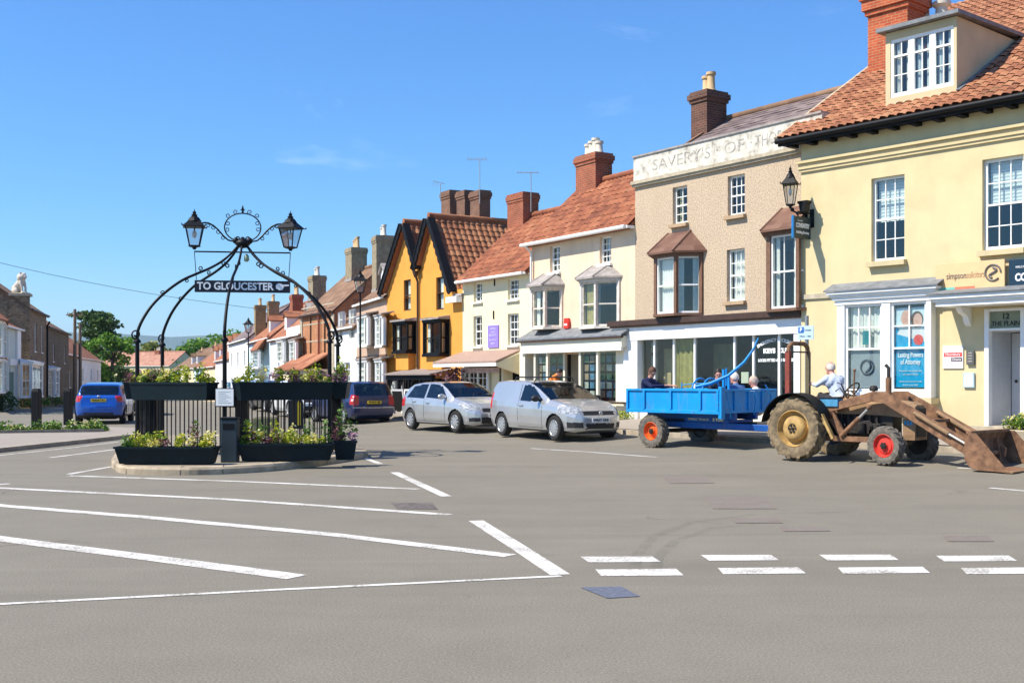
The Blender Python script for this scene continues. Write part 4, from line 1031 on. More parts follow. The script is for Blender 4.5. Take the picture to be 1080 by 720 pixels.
    # porch along the ground floor
    pp = MB(BLACKW); dp_ = .95; u0, u1 = F.u(409,-dp_), L-.55; zp = F.z(440,396,-dp_)
    pp.box(u0,u1,-dp_-.08,-dp_+.08,zp-.16,zp+.02)
    for k in range(5): u = lerp(u0+.1,u1-.1,k/4); pp.box(u-.06,u+.06,-dp_-.06,-dp_+.06,-.5,zp-.16); pp.prism([(u,-dp_,zp-.16),(u+.35,-dp_,zp-.16),(u,-dp_,zp-.5)], (0,.06,0))
    por = pp.build('porch', None, r)
    lr = MB(M_('porch_slates', (.24,.20,.18), .8, .2, 10, .2)); lr.prism(((u0-.1,-dp_-.2,zp+.022),(u1+.1,-dp_-.2,zp+.022),(u1,0,dz-.01),(u0,0,dz-.01)), (0,0,.05)); lr.build('porch_roof', None, por)
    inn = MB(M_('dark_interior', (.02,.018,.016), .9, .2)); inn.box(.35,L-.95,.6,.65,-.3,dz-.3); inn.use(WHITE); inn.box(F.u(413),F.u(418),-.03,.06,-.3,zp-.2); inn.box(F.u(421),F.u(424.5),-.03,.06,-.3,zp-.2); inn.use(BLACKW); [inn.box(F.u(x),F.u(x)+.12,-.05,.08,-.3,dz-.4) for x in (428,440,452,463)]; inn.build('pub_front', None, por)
    hb = MB(LEAFR); u, z = F.pix(478,398,-.7)
    for k in range(240): p = Vector((u+random.gauss(0,.2),-.7+random.gauss(0,.2),z+random.gauss(0,.18))); a = Vector((random.gauss(0,1),random.gauss(0,1),random.gauss(0,1))).normalized()*.06; b = a.orthogonal().normalized()*.04; hb.poly((p-a,p+b,p+a,p-b))
    t = thing('hanging_basket', 'dark purple hanging basket at the corner of the orange pub', 'hanging basket', F.world(u,-.7,z-.2), F.rz)
    for i, v in enumerate(hb.v): hb.v[i] = (v[0]-u, v[1]+.7, v[2]-z+.2)
    hb.build('flowers', None, t); bs = MB(DKBROWN); bs.lathe([(.08,0),(.2,.12),(.22,.2)], n=14); bs.bar((0,.7,.45),(0,0,.45),.03); bs.tube([(0,0,.45),(0,0,.2)], .01, 6); bs.build('basket', None, t)
house5()
# ------------------------------------------------------------------ houses farther down the hill and on the left
def px_pt(px, Y): return ((px-CX)/FPX*Y, Y)
def rowhouse(P0, P1, name, label, wm, rm, eave, rise, yr, wins=(), chims=(), dorm=(), z0=None, depth=None, group=None, gut=True, over=.18, frame=None, parapet=0, sills=True, rmode=True):
    Ym = (P0[1]+P1[1])/2; F = Facade(P0, P1, far_z(Ym) + (.1 if z0 is None else z0), name, label, 'house', group); r = F.root; L = F.L
    ze = eave - F.z0; depth = depth or 2*yr; pit = rise/yr
    H = []
    for (fu, zc, w, h, *k) in wins: u = fu*L; H.append((u-w/2,u+w/2,zc-h/2,zc+h/2))
    mb = MB(); wall_front(mb, 0, L, -1.2, ze, H, 0, .1); shell(mb, 0, L, -1.2, ze, depth)
    for u in (0.0,L): mb.poly(((u,0,ze),(u,yr,ze+rise-.05),(u,depth,ze)))
    if parapet: mb.box(0,L,-.04,.2,ze,ze+parapet); 
    mb.build('wall', wm, r)
    rb = MB(); V = (0,yr+over,(yr+over)*pit); e0 = (-.1,-over,ze+.1-over*pit)
    tile_plane(rb, e0, (L+.2,0,0), V, .28, .3, geo=False, sub=.06)
    zr = ze+.1+rise; nr = L/.28
    rb.poly(((-.1,yr,zr),(L+.1,yr,zr),(L+.1,depth+.1,ze),(-.1,depth+.1,ze)), [(0,0),(nr,0),(nr,12),(0,12)])
    ridge_tiles(rb, (-.1,yr,zr+.03), (L+.1,yr,zr+.03), .1, .6)
    roof = rb.build('roof', rm, r)
    if gut: gb = MB(WHITE if gut is True else gut); gb.box(0,L,-over-.05,-over+.04,ze-.06,ze+.03); gb.build('gutter', None, r)
    for (fu, y, w, d, zt, m, n, pm) in chims: chimney(roof, (fu*L,y), w, d, ze+min(rise,rise*(1-abs(y-yr)/yr))-.3, zt-F.z0, m, n, pm, .05, potw=.13)
    for (fu, zc, w, h, *k) in wins:
        cols = k[0] if k else 2
        window(r, T(fu*L-w/2,.06,zc-h/2), w, h, cols, (2,2) if h > .7 else (2,0), frame=frame, sill=(.06,.0,WHITE) if sills else None, cover=('pair',CURT,.3) if (hash((round(fu*100),round(zc*10))) % 3) else None, fw=.07, bar=.035)
    for (fu, y, w, h, wmat, dm) in dorm:
        u = fu*L; zb = ze+.1+y*pit; db = MB(wmat); yb = y + h/pit
        db.poly(((u-w/2,y,zb-.05),(u+w/2,y,zb-.05),(u+w/2,y,zb+h),(u,y,zb+h+w*.35),(u-w/2,y,zb+h)))
        for s in (-1,1): db.poly(((u+s*w/2,y,zb-.05),(u+s*w/2,y,zb+h),(u+s*w/2,yb,zb+h)))
        db.use(dm)
        for s in (-1,1): db.prism(((u+s*(w/2+.1),y-.12,zb+h-.06),(u,y-.12,zb+h+w*.35+.03),(u,yb+.8,zb+h+w*.35+.03),(u+s*(w/2+.1),yb+.3,zb+h-.06)), (0,0,.07))
        db.build('dormer', None, roof); window(r, T(u-w*.34,y-.02,zb+.08), w*.68, h-.12, 2, (2,0), fw=.07, bar=.035, name='dormer_window')
    return F
def leafy(mb, c, rad, n, size, mats=None, flat=1.0, rng=random):
    c = Vector(c)
    for k in range(n):
        v = Vector((rng.gauss(0,1),rng.gauss(0,1),rng.gauss(0,1))).normalized()*(rng.random()**.45)
        p = c + Vector((v.x*rad[0],v.y*rad[1],v.z*rad[2]))
        a = Vector((rng.gauss(0,1),rng.gauss(0,1),rng.gauss(0,.7)*flat)).normalized(); b = a.orthogonal().normalized(); b.rotate(Matrix.Rotation(rng.random()*6.28,3,a))
        s = size*rng.uniform(.6,1.3); mb.poly((p-a*s, p+b*s*.55, p+a*s, p-b*s*.55))
BARK = M_('bark', (.09,.065,.045), .9, .3, 6, .5, 12)
TREED = leafmat('leaf_dark', [(0,(.02,.05,.012)), (.5,(.05,.10,.02)), (1,(.10,.17,.035))], .2)
TREEB = leafmat('leaf_bright', [(0,(.05,.13,.012)), (.5,(.12,.25,.02)), (1,(.20,.34,.04))], .3)
TREEY = leafmat('leaf_spring', [(0,(.09,.12,.02)), (.5,(.18,.20,.03)), (1,(.28,.28,.06))], .3)
def tree(x, y, z0, h, w, mat, label, n=26, per=130, size=.2, seed=1, trunkh=.35, group=None, shape='round'):
    t = thing('tree', label, 'tree', (x,y,z0), 0, group); rg = random.Random(seed); tb = MB(BARK)
    top = Vector((rg.uniform(-.2,.2),rg.uniform(-.2,.2),h*.8)); mid = Vector((rg.uniform(-.15,.15),0,h*.4))
    tb.tube([(0,0,-.3),(0,0,h*.15),mid,top], [h*.035,h*.028,h*.02,h*.006], 9); cm = MB(mat)
    for k in range(n):
        a = rg.uniform(0,2*PI); f = rg.random(); zz = lerp(trunkh, .93, f)*h
        prof = math.sin(PI*min(1,(.12+.82*f)))**.6 if shape == 'round' else (1-.75*f)*(.8+.4*(k % 2))
        rr = w/2*prof*rg.uniform(.35,.95); c = Vector((rr*math.cos(a), rr*math.sin(a), zz)); q = rg.uniform(.13,.24)*w
        tb.tube([(mid.x*f,mid.y*f,zz*.72), c*.6+Vector((0,0,zz*.36)), c], [h*.012,h*.008,h*.003], 5)
        leafy(cm, c, (q,q,q*(.7 if shape == 'round' else .3)), per, size, rng=rg)
    tb.build('trunk', None, t, smooth=180); cm.build('crown', None, t); return t

def farhouses():
    white = stucco('white_render', (.78,.78,.76), (.55,.53,.48), .3, .1); pink = stucco('pinkish_stone', (.50,.35,.25), (.36,.27,.2), .4, .3)
    blue = stucco('pale_blue_render', (.55,.70,.80), (.5,.55,.58), .3, .1); cream = stucco('far_cream_render', (.70,.58,.38), (.5,.4,.28), .3, .1)
    stonew = M_('chimney_stone', (.27,.22,.14), .9, .3, 5, .3, 20)
    # house with two-storey bays next to the pub
    F = rowhouse((-7.52,55.0), (-5.37,48.8), 'bay_fronted_house', 'pinkish house with white two storey bays beside the orange pub', pink, FARBRN, at(395,318,51.8).z, 1.75, 2.3, chims=((.05,1.25,1.0,.9,at(403,250,55.3).z,stonew,2,POTW),), dorm=((.42,.7,1.0,.75,white,LEADW),(.90,.5,1.2,1.25,white,LEADW)), gut=WHITE, z0=.38)
    r = F.root
    for (x0, xm, x1) in ((375,388,393.5),(394,404,411)):
        for y0, y1, yy in ((336,365,52),(382,409,52)):
            d = .5; ua, ub, uR = F.u(x0+2,-d), F.u(xm,-d), F.u(x1); m = (x0+x1)/2
            bay(F, r, max(.02,ua-.3), ua, ub, min(uR,F.L-.02), d, F.z(m,y1,-.3), F.z(m,y0,-.3), WHITE, (None,('pair',CURT,.3),('pair',CURT,.3)), LEADW, .12, .1, cols=2, rows=(2,2), post=.12)
    st = MB(BROWNW); z = F.z(392,376); st.box(0,F.L,-.03,0,z-.05,z+.05); st.build('string_course', None, r)
    F = rowhouse((-9.32,59.5), (-7.52,55.0), 'small_white_house', 'small white house under a brown roof between brick building and bay house', white, FARBRN, at(366,346,57).z, 2.3, 2.7, wins=((.8,4.0,1.2,1.5,2),(.3,4.0,1.0,1.5,2),(.6,1.5,1.2,1.3,2)), z0=.3)
    b1 = brick('banded_brick', (.50,.20,.09), (.42,.16,.07), (.5,.34,.2))
    F = rowhouse((-12.02,65.0), (-9.32,59.5), 'brick_hall', 'orange brick hall with narrow tall windows and a great brown roof', b1, FARBRN, at(334,331,62.2).z, 2.5, 2.75, chims=((-.33,1.5,1.0,.8,at(333,291,67.4).z,stonew,2,POTW),(.42,2.4,1.1,.9,at(370,261,63.3).z,stonew,3,POTC)), gut=DKBROWN, z0=.2, wins=((.30,3.9,.34,2.3,1),(.74,3.9,.34,2.3,1)), frame=DKBROWN, sills=False)
    q = MB(STONE); L = F.L
    for u in (.06,L-.06):
        q.box(u-.22,u+.22,-.06,-.0,-.5,at(334,334,62.2).z-F.z0)
    for k in range(5): z = 1.6+k*.95; q.box(0,L,-.012,-.001,z,z+.07)
    q.build('stone_bands', M_('band_stone', (.46,.25,.12), .85, .15), F.root)
    dp = MB(M_('red_pipe', (.20,.05,.035), .6, .2)); dp.tube([(L*.62,-.12,5.4),(L*.62,-.12,.5)], .06, 8); dp.build('drainpipe', None, F.root)
    lp = MB(FARRED); zz = at(330,376,63).z-F.z0; lp.prism(((-.2,-1.5,zz-.75),(L-.4,-1.5,zz-.75),(L-.6,0,zz+.1),(.1,0,zz+.1)), (0,0,.08)); lp.use(cream); lp.box(.0,L-.6,-1.3,-.1,-1,zz-.72); lp.use(DKBROWN); lp.box(L*.55,L*.7,-1.32,-1.29,0,zz-.8); lp.use(WHITE); lp.box(.2,.9,-1.33,-1.3,.8,zz-.9); lp.build('porch', None, F.root)
    F = rowhouse((-16.15,76.0), (-12.02,65.0), 'white_terrace_house', 'white house with bays, red roof and red chimney beyond the brick hall', white, FARRED, at(300,356,70.5).z, 2.9, 3.2, chims=((.07,1.6,1.1,.7,at(309,311,75.8).z,BRICKR,3,POTC),), dorm=((.22,.6,.9,.8,white,FARRED),(.93,.5,.9,.9,blue,LEADW)), z0=.1, wins=((.5,1.3,1.0,1.6,2),(.93,1.3,1.0,1.6,2)))
    for x0, xm, x1 in ((292,299,305),(305.5,312,318)):
        d = .5; bay(F, F.root, max(0,F.u(x0,-d)-.4), F.u(x0,-d), F.u(xm,-d), min(F.L,F.u(x1)), d, F.z(x0+6,381,-.3), F.z(x0+6,361,-.3), WHITE, (None,('pair',CURT,.3),('pair',CURT,.3)), LEADW, .15, .1, cols=2, rows=(2,2), post=.14)
    pr = MB(white); pr.box(F.u(303),F.L,-.06,.2,at(310,356,68).z-F.z0,at(310,345,68).z-F.z0); pr.build('parapet', None, F.root)
    F = rowhouse((-20.4,88.0), (-16.15,76.0), 'pale_blue_house', 'pale blue house with red hooded bay and tall buff chimney', blue, FARRED, at(274,359,81.5).z, 2.6, 3.2, chims=((.0,.9,.9,.8,at(273,322,88.3).z,BRICKY,2,POTC),(.06,1.8,.9,.8,at(284,318,87.9).z,BRICKY,2,POTC)), dorm=((.62,.6,.8,.8,white,FARRED),), z0=.0, wins=((.2,1.2,1.0,1.4,2),))
    d = .7; bay(F, F.root, F.u(265), F.u(266.5,-d), F.u(273,-d), F.u(278), d, F.z(271,388,-.3), F.z(271,372,-.3), WHITE, (None,None,None), FARRED, 1.0, .15, cols=2, rows=(2,2), post=.14)
    specs = [
        ((-25.5,102.5),(-20.4,88.0),'white_slate_house','white house with a grey slate roof behind the far lamp post',white,SLATE,at(253,360,95).z,2.6,3.2,((.25,3.0,1.0,.7,at(247,350,99).z,BRICKN,2,POTC),)),
        ((-30.5,117.0),(-25.5,102.5),'white_cottage','white cottage with big orange red roof beside the front canopy post',white,FARRED,at(236,380,110).z,4.2,4.2,((.6,4.0,1.2,.8,at(238,350,110).z,BRICKR,2,POTC),)),
        ((-35.5,131.0),(-30.5,117.0),'cream_cottage','cream cottage with red roof, chimney and pale roof dormer',cream,FARRED,at(222,387,124).z,3.8,4.2,((.5,4.0,1.0,.8,at(226,362,124).z,BRICKR,3,POTC),)),
        ((-41.9,150.0),(-35.5,131.0),'pale_blue_cottage','pale blue cottage in the far terrace below the red chimneys',blue,FARRED,at(210,388,140).z,3.4,4.2,((.4,4.0,1.1,.8,at(213,365,141).z,BRICKR,3,POTC),)),
        ((-49,169.0),(-41.9,150.0),'cream_terrace_house','cream terrace house far down the hill with brown roof',cream,FARBRN,at(197,389,160).z,3.4,4.4,((.4,4.0,1.2,.9,at(201,364,160).z,BRICKN,3,POTC),)),
        ((-57,190.0),(-49,169.0),'white_terrace_cottage','farthest white cottage of the terrace on the right of the street',white,FARBRN,at(187,391,180).z,3.4,4.6,((.5,4.0,1.2,.9,at(193,370,180).z,BRICKN,3,POTC),)),
    ]
    for a, b, nm, lab, wm, rm, ev, rise, yr, ch in specs:
        L = (Vector(a)-Vector(b)).length; n = max(2, int(L/4)); wn = []
        for k in range(n):
            wn += [((k+.5)/n, 1.4, 1.3, 1.3, 2)] + ([((k+.5)/n, 3.6, 1.1, 1.2, 2)] if ev-far_z(a[1]) > 4.4 else [])
        dm = ((.35,.8,1.3,1.0,white,rm),(.75,.8,1.3,1.0,white,rm)) if nm in ('cream_cottage','white_cottage','cream_terrace_house') else ()
        rowhouse(a, b, nm, lab, wm, rm, ev, rise, yr, wn, ch, dm)
    rowhouse((-78,214.0), (-62,206.0), 'end_terrace', 'long cream terrace with pinkish roof closing the far end of the street', cream, tiles('pink_tiles', [(.2,(.25,.11,.075)),(.5,(.38,.19,.13)),(.8,(.46,.27,.19))], .4, True), at(150,386,210).z, 2.6, 4, tuple((f,2.0,1.2,1.3,2) for f in (.1,.3,.5,.7,.9)), ((.66,3.6,1.2,.9,at(160,369,210).z,BRICKR,3,POTW),))
    # left side
    gr = stucco('pale_green_render', (.62,.68,.60), (.45,.48,.42), .3, .1)
    F = rowhouse((-25.3,55.0), (-27.9,64.6), 'white_bay_house', 'pale house with two storey bay and red brown hood at the left edge', gr, FARRED, at(10,346,62).z, .9, 2.0, z0=.1, wins=((.93,3.5,.9,1.7,2),(.6,1.3,.9,1.7,2)), depth=4)
    bb = MB(M_('green_door', (.03,.13,.12), .5, .15)); u0, u1 = F.u(8.5), F.u(14); bb.box(u0,u1,-.02,.04,0,1.9); bb.build('door', None, F.root)
    d = .7; bay(F, F.root, F.u(-12), F.u(-9,-d), F.u(4,-d), F.u(8), d, .9, 1.9+.5, WHITE, (None,None,None), FARRED, .1, .1, cols=2, rows=(2,2), post=.15)
    bay(F, F.root, F.u(-12), F.u(-9,-d), F.u(4,-d), F.u(8), d, 2.6, 4.2, WHITE, (None,None,None), FARRED, .7, .2, cols=2, rows=(2,2), post=.15)
    wb = MB(WHITE); wb.box(F.u(16),F.u(20)-.05,-.12,0,0,4.3); wb.box(F.u(8),F.u(20),-.14,0,2.25,2.6); wb.build('pilaster', None, F.root)
    rub = rubble('rubble_stone', (.155,.105,.065), (.30,.21,.13)); rubd = rubble('dark_rubble', (.11,.08,.055), (.2,.145,.095), 5)
    F = rowhouse((-28.0,66.0), (-30.0,73.3), 'stone_house', 'rubble stone house with a lion statue on its corner pier', rub, FARBRN, at(31,326,66).z, 2.7, 3.8, z0=.05, wins=((.35,4.2,.8,1.7,2),(.75,4.2,.8,1.7,2)), chims=((.5,1.9,1.0,.7,at(41,318,69).z,BRICKR,2,POTC),), gut=BLACKIRON, depth=8)
    pier = MB(rub); zt = at(25,312,66).z - F.z0; pier.box(-.06,.05,-.03,1.05,-1,zt-.01) ; pier.use(STONE); pier.box(-.12,.75,-.08,1.1,zt-.01,zt+.14); pier.build('corner_pier', None, F.root)
    dq = MB(BLACKIRON); dq.tube([(F.L-.1,-.22,5.4),(F.L-.1,-.08,5.1),(F.L-.1,-.08,0)], .06, 8); dq.build('drainpipe', None, F.root)
    d = .55; u0, um, u1 = F.u(34,-d), F.u(45,-d), F.u(48)
    bay(F, F.root, u0-.4, u0, um, min(F.L-.05,um+.5), d, .7, 2.5, WHITE, (None,None,None), WHITE, .15, .1, cols=3, rows=(2,2), post=.2)
    p = F.world(.35,.55,zt+.14); lion(p)
    F = rowhouse((-30.0,73.3), (-33.7,86.5), 'dark_stone_wing', 'dark stone house with white bay next to the lion house', rubd, FARBRN, at(60,349,80).z, 2.2, 3.6, z0=.05, wins=((.3,3.6,.8,1.2,2),(.8,3.6,.8,1.2,2)), gut=BLACKIRON)
    d = .5; bay(F, F.root, .3, .7, 2.6, 3.1, d, .7, 2.4, WHITE, (None,None,None), WHITE, .15, .1, cols=3, rows=(2,2), post=.2)
    rowhouse((-34.8,88.0), (-37.6,98.5), 'brown_tiled_house', 'brown house with steep tiled roof and buff chimneys behind the telegraph poles', rubd, FARRED, at(74,374,93).z, 2.7, 3.0, z0=.0, chims=((.0,2.8,1.2,.8,at(68,345,89).z,BRICKY,2,POTC),), wins=((.5,2,.9,1.3,2),))
    rowhouse((-38.2,100.0), (-43.0,119.0), 'white_gable_house', 'white house with brown roof in front of the big tree', white, FARRED, at(93,379,109).z, 3.2, 4.2, z0=0, wins=((.2,2.6,1.2,1.2,2),(.55,2.6,1.2,1.2,2),(.85,2.6,1.2,1.2,2),(.35,.8,1.2,1.2,2)))
    # trees
    tree(*px_pt(101,130), far_z(130), 10.9, 8.6, TREED, 'dark layered cedar rising behind the white house on the left', 34, 150, .26, 3, .3, shape='cedar')
    tree(*px_pt(118,125), far_z(125), 7.8, 5.8, TREEB, 'bright green tree between the cedar and the far terrace', 30, 160, .22, 5, .12)
    tree(*px_pt(131,112), far_z(112), 3.4, 3.0, TREED, 'low dark bush tree beneath the bright green tree', 16, 120, .18, 9, .1)
    tree(*px_pt(163,260), far_z(260), 12.5, 13, TREEY, 'yellowish spring tree behind the long terrace', 30, 130, .5, 11, .2)
    tree(*px_pt(146,250), far_z(250), 9.5, 8, TREEB, 'small green tree left of the yellowish tree', 20, 120, .45, 12, .2)
    for k, (px, Y, h, w, lab) in enumerate(((192,250,10.5,9,'green tree just above the farthest cottages'),(205,240,12,10,'round green tree over the brown terrace roofs'),(222,235,13,11,'broad green tree over the cream cottage roof'),(240,230,13.5,10,'green tree behind the orange red roof'))):
        tree(*px_pt(px,Y), far_z(Y), h, w, TREEB if k % 2 else TREEY if k == 0 else TREEB, lab, 22, 120, .45, 20+k, .2)
    br = leafmat('leaf_brownish', [(0,(.06,.04,.02)),(.5,(.12,.085,.04)),(1,(.18,.15,.06))])
    for k, (px, Y, h, w, m, lab) in enumerate(((138,150,2.0,4.6,br,'brownish bush in front of the long cream terrace'),(156,140,2.7,4.6,br,'reddish brown shrub left of the back canopy post'),(175,150,2.2,3.6,TREEB,'small green shrub right of the back canopy post'))):
        tree(*px_pt(px,Y), far_z(Y), h+1.2, w, m, lab, 18, 110, .2, 40+k, .15)
def lion(p):
    t = thing('lion_statue', 'pale stone lion sitting on the corner pier of the stone house', 'statue', p, R(-25)); m = M_('pale_stone', (.55,.5,.42), .85, .2, 8, .3)
    b = MB(m)
    b.tube([(-.42,0,.14),(-.3,0,.3),(-.05,0,.55),(.16,0,.85)], [.2,.26,.24,.16], 10); b.ball((.24,0,1.0), .2,.2,.22); b.ball((.1,0,.92), .25,.26,.28); b.ball((.42,0,.95), .1,.1,.09)
    for s in (-1,1): b.tube([(.18,s*.13,.7),(.3,s*.13,.35),(.3,s*.13,.04)], [.1,.07,.07], 8); b.ball((.37,s*.13,.05), .1,.08,.06); b.ball((-.2,s*.2,.17), .24,.12,.17); b.ball((.2,s*.16,1.2), .06,.05,.07)
    b.tube([(-.5,0,.12),(-.66,0,.2),(-.62,.0,.45)], [.05,.04,.05], 6)
    o = b.build('lion', None, None); dm = o.modifiers.new('r', 'REMESH'); dm.mode = 'VOXEL'; dm.voxel_size = .04
    dg = bpy.context.evaluated_depsgraph_get(); dg.update(); me = bpy.data.meshes.new_from_object(o.evaluated_get(dg)); bpy.data.objects.remove(o); me.materials.clear(); me.materials.append(m)
    me.polygons.foreach_set('use_smooth', [True]*len(me.polygons))
    o = bpy.data.objects.new('body', me); COL.objects.link(o); o.parent = t
    pl = MB(STONE); pl.box(-.6,.5,-.3,.3,-.02,.05); pl.build('plinth', None, t)
farhouses()
# ------------------------------------------------------------------ traffic island with the iron canopy
IC = Vector((-5.68,24.0)); IR = 2.2; IZ = .13
ANG = [R(a) for a in (-85.5,-25.5,34.5,154.5,214.5)]
def island():
    px = [(118,489),(121,495),(133,499.5),(190,501),(235,500),(290,496.5),(345,490),(384,483.3),(386,480),(372,474),(335,468),(280,464),(220,462),(160,466),(130,476)]
    P = [gp(*p) for p in px]; c = sum((p for p in P), Vector())/len(P)
    # resample smoothly
    n = len(P); pts = []
    for k in range(n):
        a, b, d, e = P[k-1], P[k], P[(k+1) % n], P[(k+2) % n]
        for s in range(5):
            t = s/5; pts.append(.5*((2*b)+(-a+d)*t+(2*a-5*b+4*d-e)*t*t+(-a+3*b-3*d+e)*t**3))
    ins = [p + (c-p).normalized()*.26 for p in pts]; out2 = [p + (c-p).normalized()*.03 for p in pts]
    kb = MB(M_('island_kerb_stone', (.36,.29,.20), .9, .35, 2.5, .6, 25)); m = len(pts)
    for k in range(m):
        j = (k+1) % m; z = Vector((0,0,1))
        a, b, i0, i1, o0, o1 = pts[k], pts[j], ins[k], ins[j], out2[k], out2[j]
        kb.poly((a-z*.1, b-z*.1, b+z*.09, a+z*.09)); kb.poly((a+z*.09, b+z*.09, o1+z*IZ, o0+z*IZ)); kb.poly((o0+z*IZ, o1+z*IZ, i1+z*(IZ+.004), i0+z*(IZ+.004)))
    jt = M_('kerb_joint', (.10,.085,.065), .95, .2); kb.use(jt)
    for k in range(0, m, 5):
        d = (pts[(k+1) % m]-pts[k]).normalized()*.008; o = (pts[k]-c).normalized()*.003; z = Vector((0,0,1))
        kb.poly((pts[k]-d+o-z*.1, pts[k]+d+o-z*.1, pts[k]+d+o+z*.088, pts[k]-d+o+z*.088)); kb.poly((out2[k]-d+z*(IZ+.007), out2[k]+d+z*(IZ+.007), ins[k]+d+z*(IZ+.009), ins[k]-d+z*(IZ+.009)))
    struct(kb, 'kerb', None)
    fb = MB(); fb.poly([(p.x,p.y,IZ) for p in ins]); struct(fb, 'island_paving', M_('island_paving', (.27,.23,.17), .9, .25, 4, .4, 30))
island()
def scroll(mb, p, out, up, r, turns=1.1, th=.016, flip=1):
    """small spiral starting at p, growing along out"""
    p, out, up = Vector(p), Vector(out), Vector(up); pts = []
    n = int(18*turns)
    for k in range(n+1):
        a = k/n*turns*2*PI; q = r*(1-.62*k/n); c = p + up*r
        pts.append(c + out*(q*math.sin(a)*flip) - up*(q*math.cos(a)))
    mb.tube(pts, th, 6); return pts
def lantern_parts(mb, gl, c, s=1.0, n=4, a0=PI/4, bulb=None):
    """four sided street lantern standing on c; frame into mb, glass into gl"""
    x, y, z = c; M0 = mb.M
    zb, zt, rb, rt = z+.06*s, z+.50*s, .13*s, .235*s
    mb.lathe([(.03*s,z-.02*s),(.05*s,z+.02*s),(rb*1.1,z+.05*s),(rb*1.1,zb)], (x,y,0), n=8)
    cor = lambda r, zz, k: Vector((x+r*1.15*math.cos(a0+k*2*PI/n), y+r*1.15*math.sin(a0+k*2*PI/n), zz))
    for k in range(n): mb.bar(cor(rb,zb,k), cor(rt,zt,k), .022*s, .022*s); mb.bar(cor(rt,zt,k), cor(rt,zt,k+1), .03*s); mb.bar(cor(rb,zb,k), cor(rb,zb,k+1), .025*s); gl.poly((cor(rb*.97,zb,k),cor(rb*.97,zb,k+1),cor(rt*.97,zt,k+1),cor(rt*.97,zt,k)))
    for k in range(n):
        mb.poly((cor(rt*1.3,zt-.005*s,k),cor(rt*1.3,zt-.005*s,k+1),cor(rt*.62,zt+.13*s,k+1),cor(rt*.62,zt+.13*s,k))); mb.tube([cor(rt*1.3,zt,k),cor(rt*1.38,zt+.04*s,k)], [.02*s,.008*s], 6)
        mb.poly((cor(rt*1.3,zt-.006*s,k+1),cor(rt*1.3,zt-.006*s,k),Vector((x,y,zt))))
    mb.lathe([(.16*s,zt+.12*s),(.11*s,zt+.2*s),(.06*s,zt+.24*s),(.07*s,zt+.27*s),(.035*s,zt+.29*s),(.045*s,zt+.33*s),(.012*s,zt+.36*s),(.004*s,zt+.41*s)], (x,y,0), n=12)
    mb.tube([(x,y,zt),(x,y,zt-.14*s)], .018*s, 6)
LAMPGL = glassmat('lantern_glass', (.86,.88,.9), .16)
BULB = M_('bulb_glass', (.7,.7,.68), .3, .05)
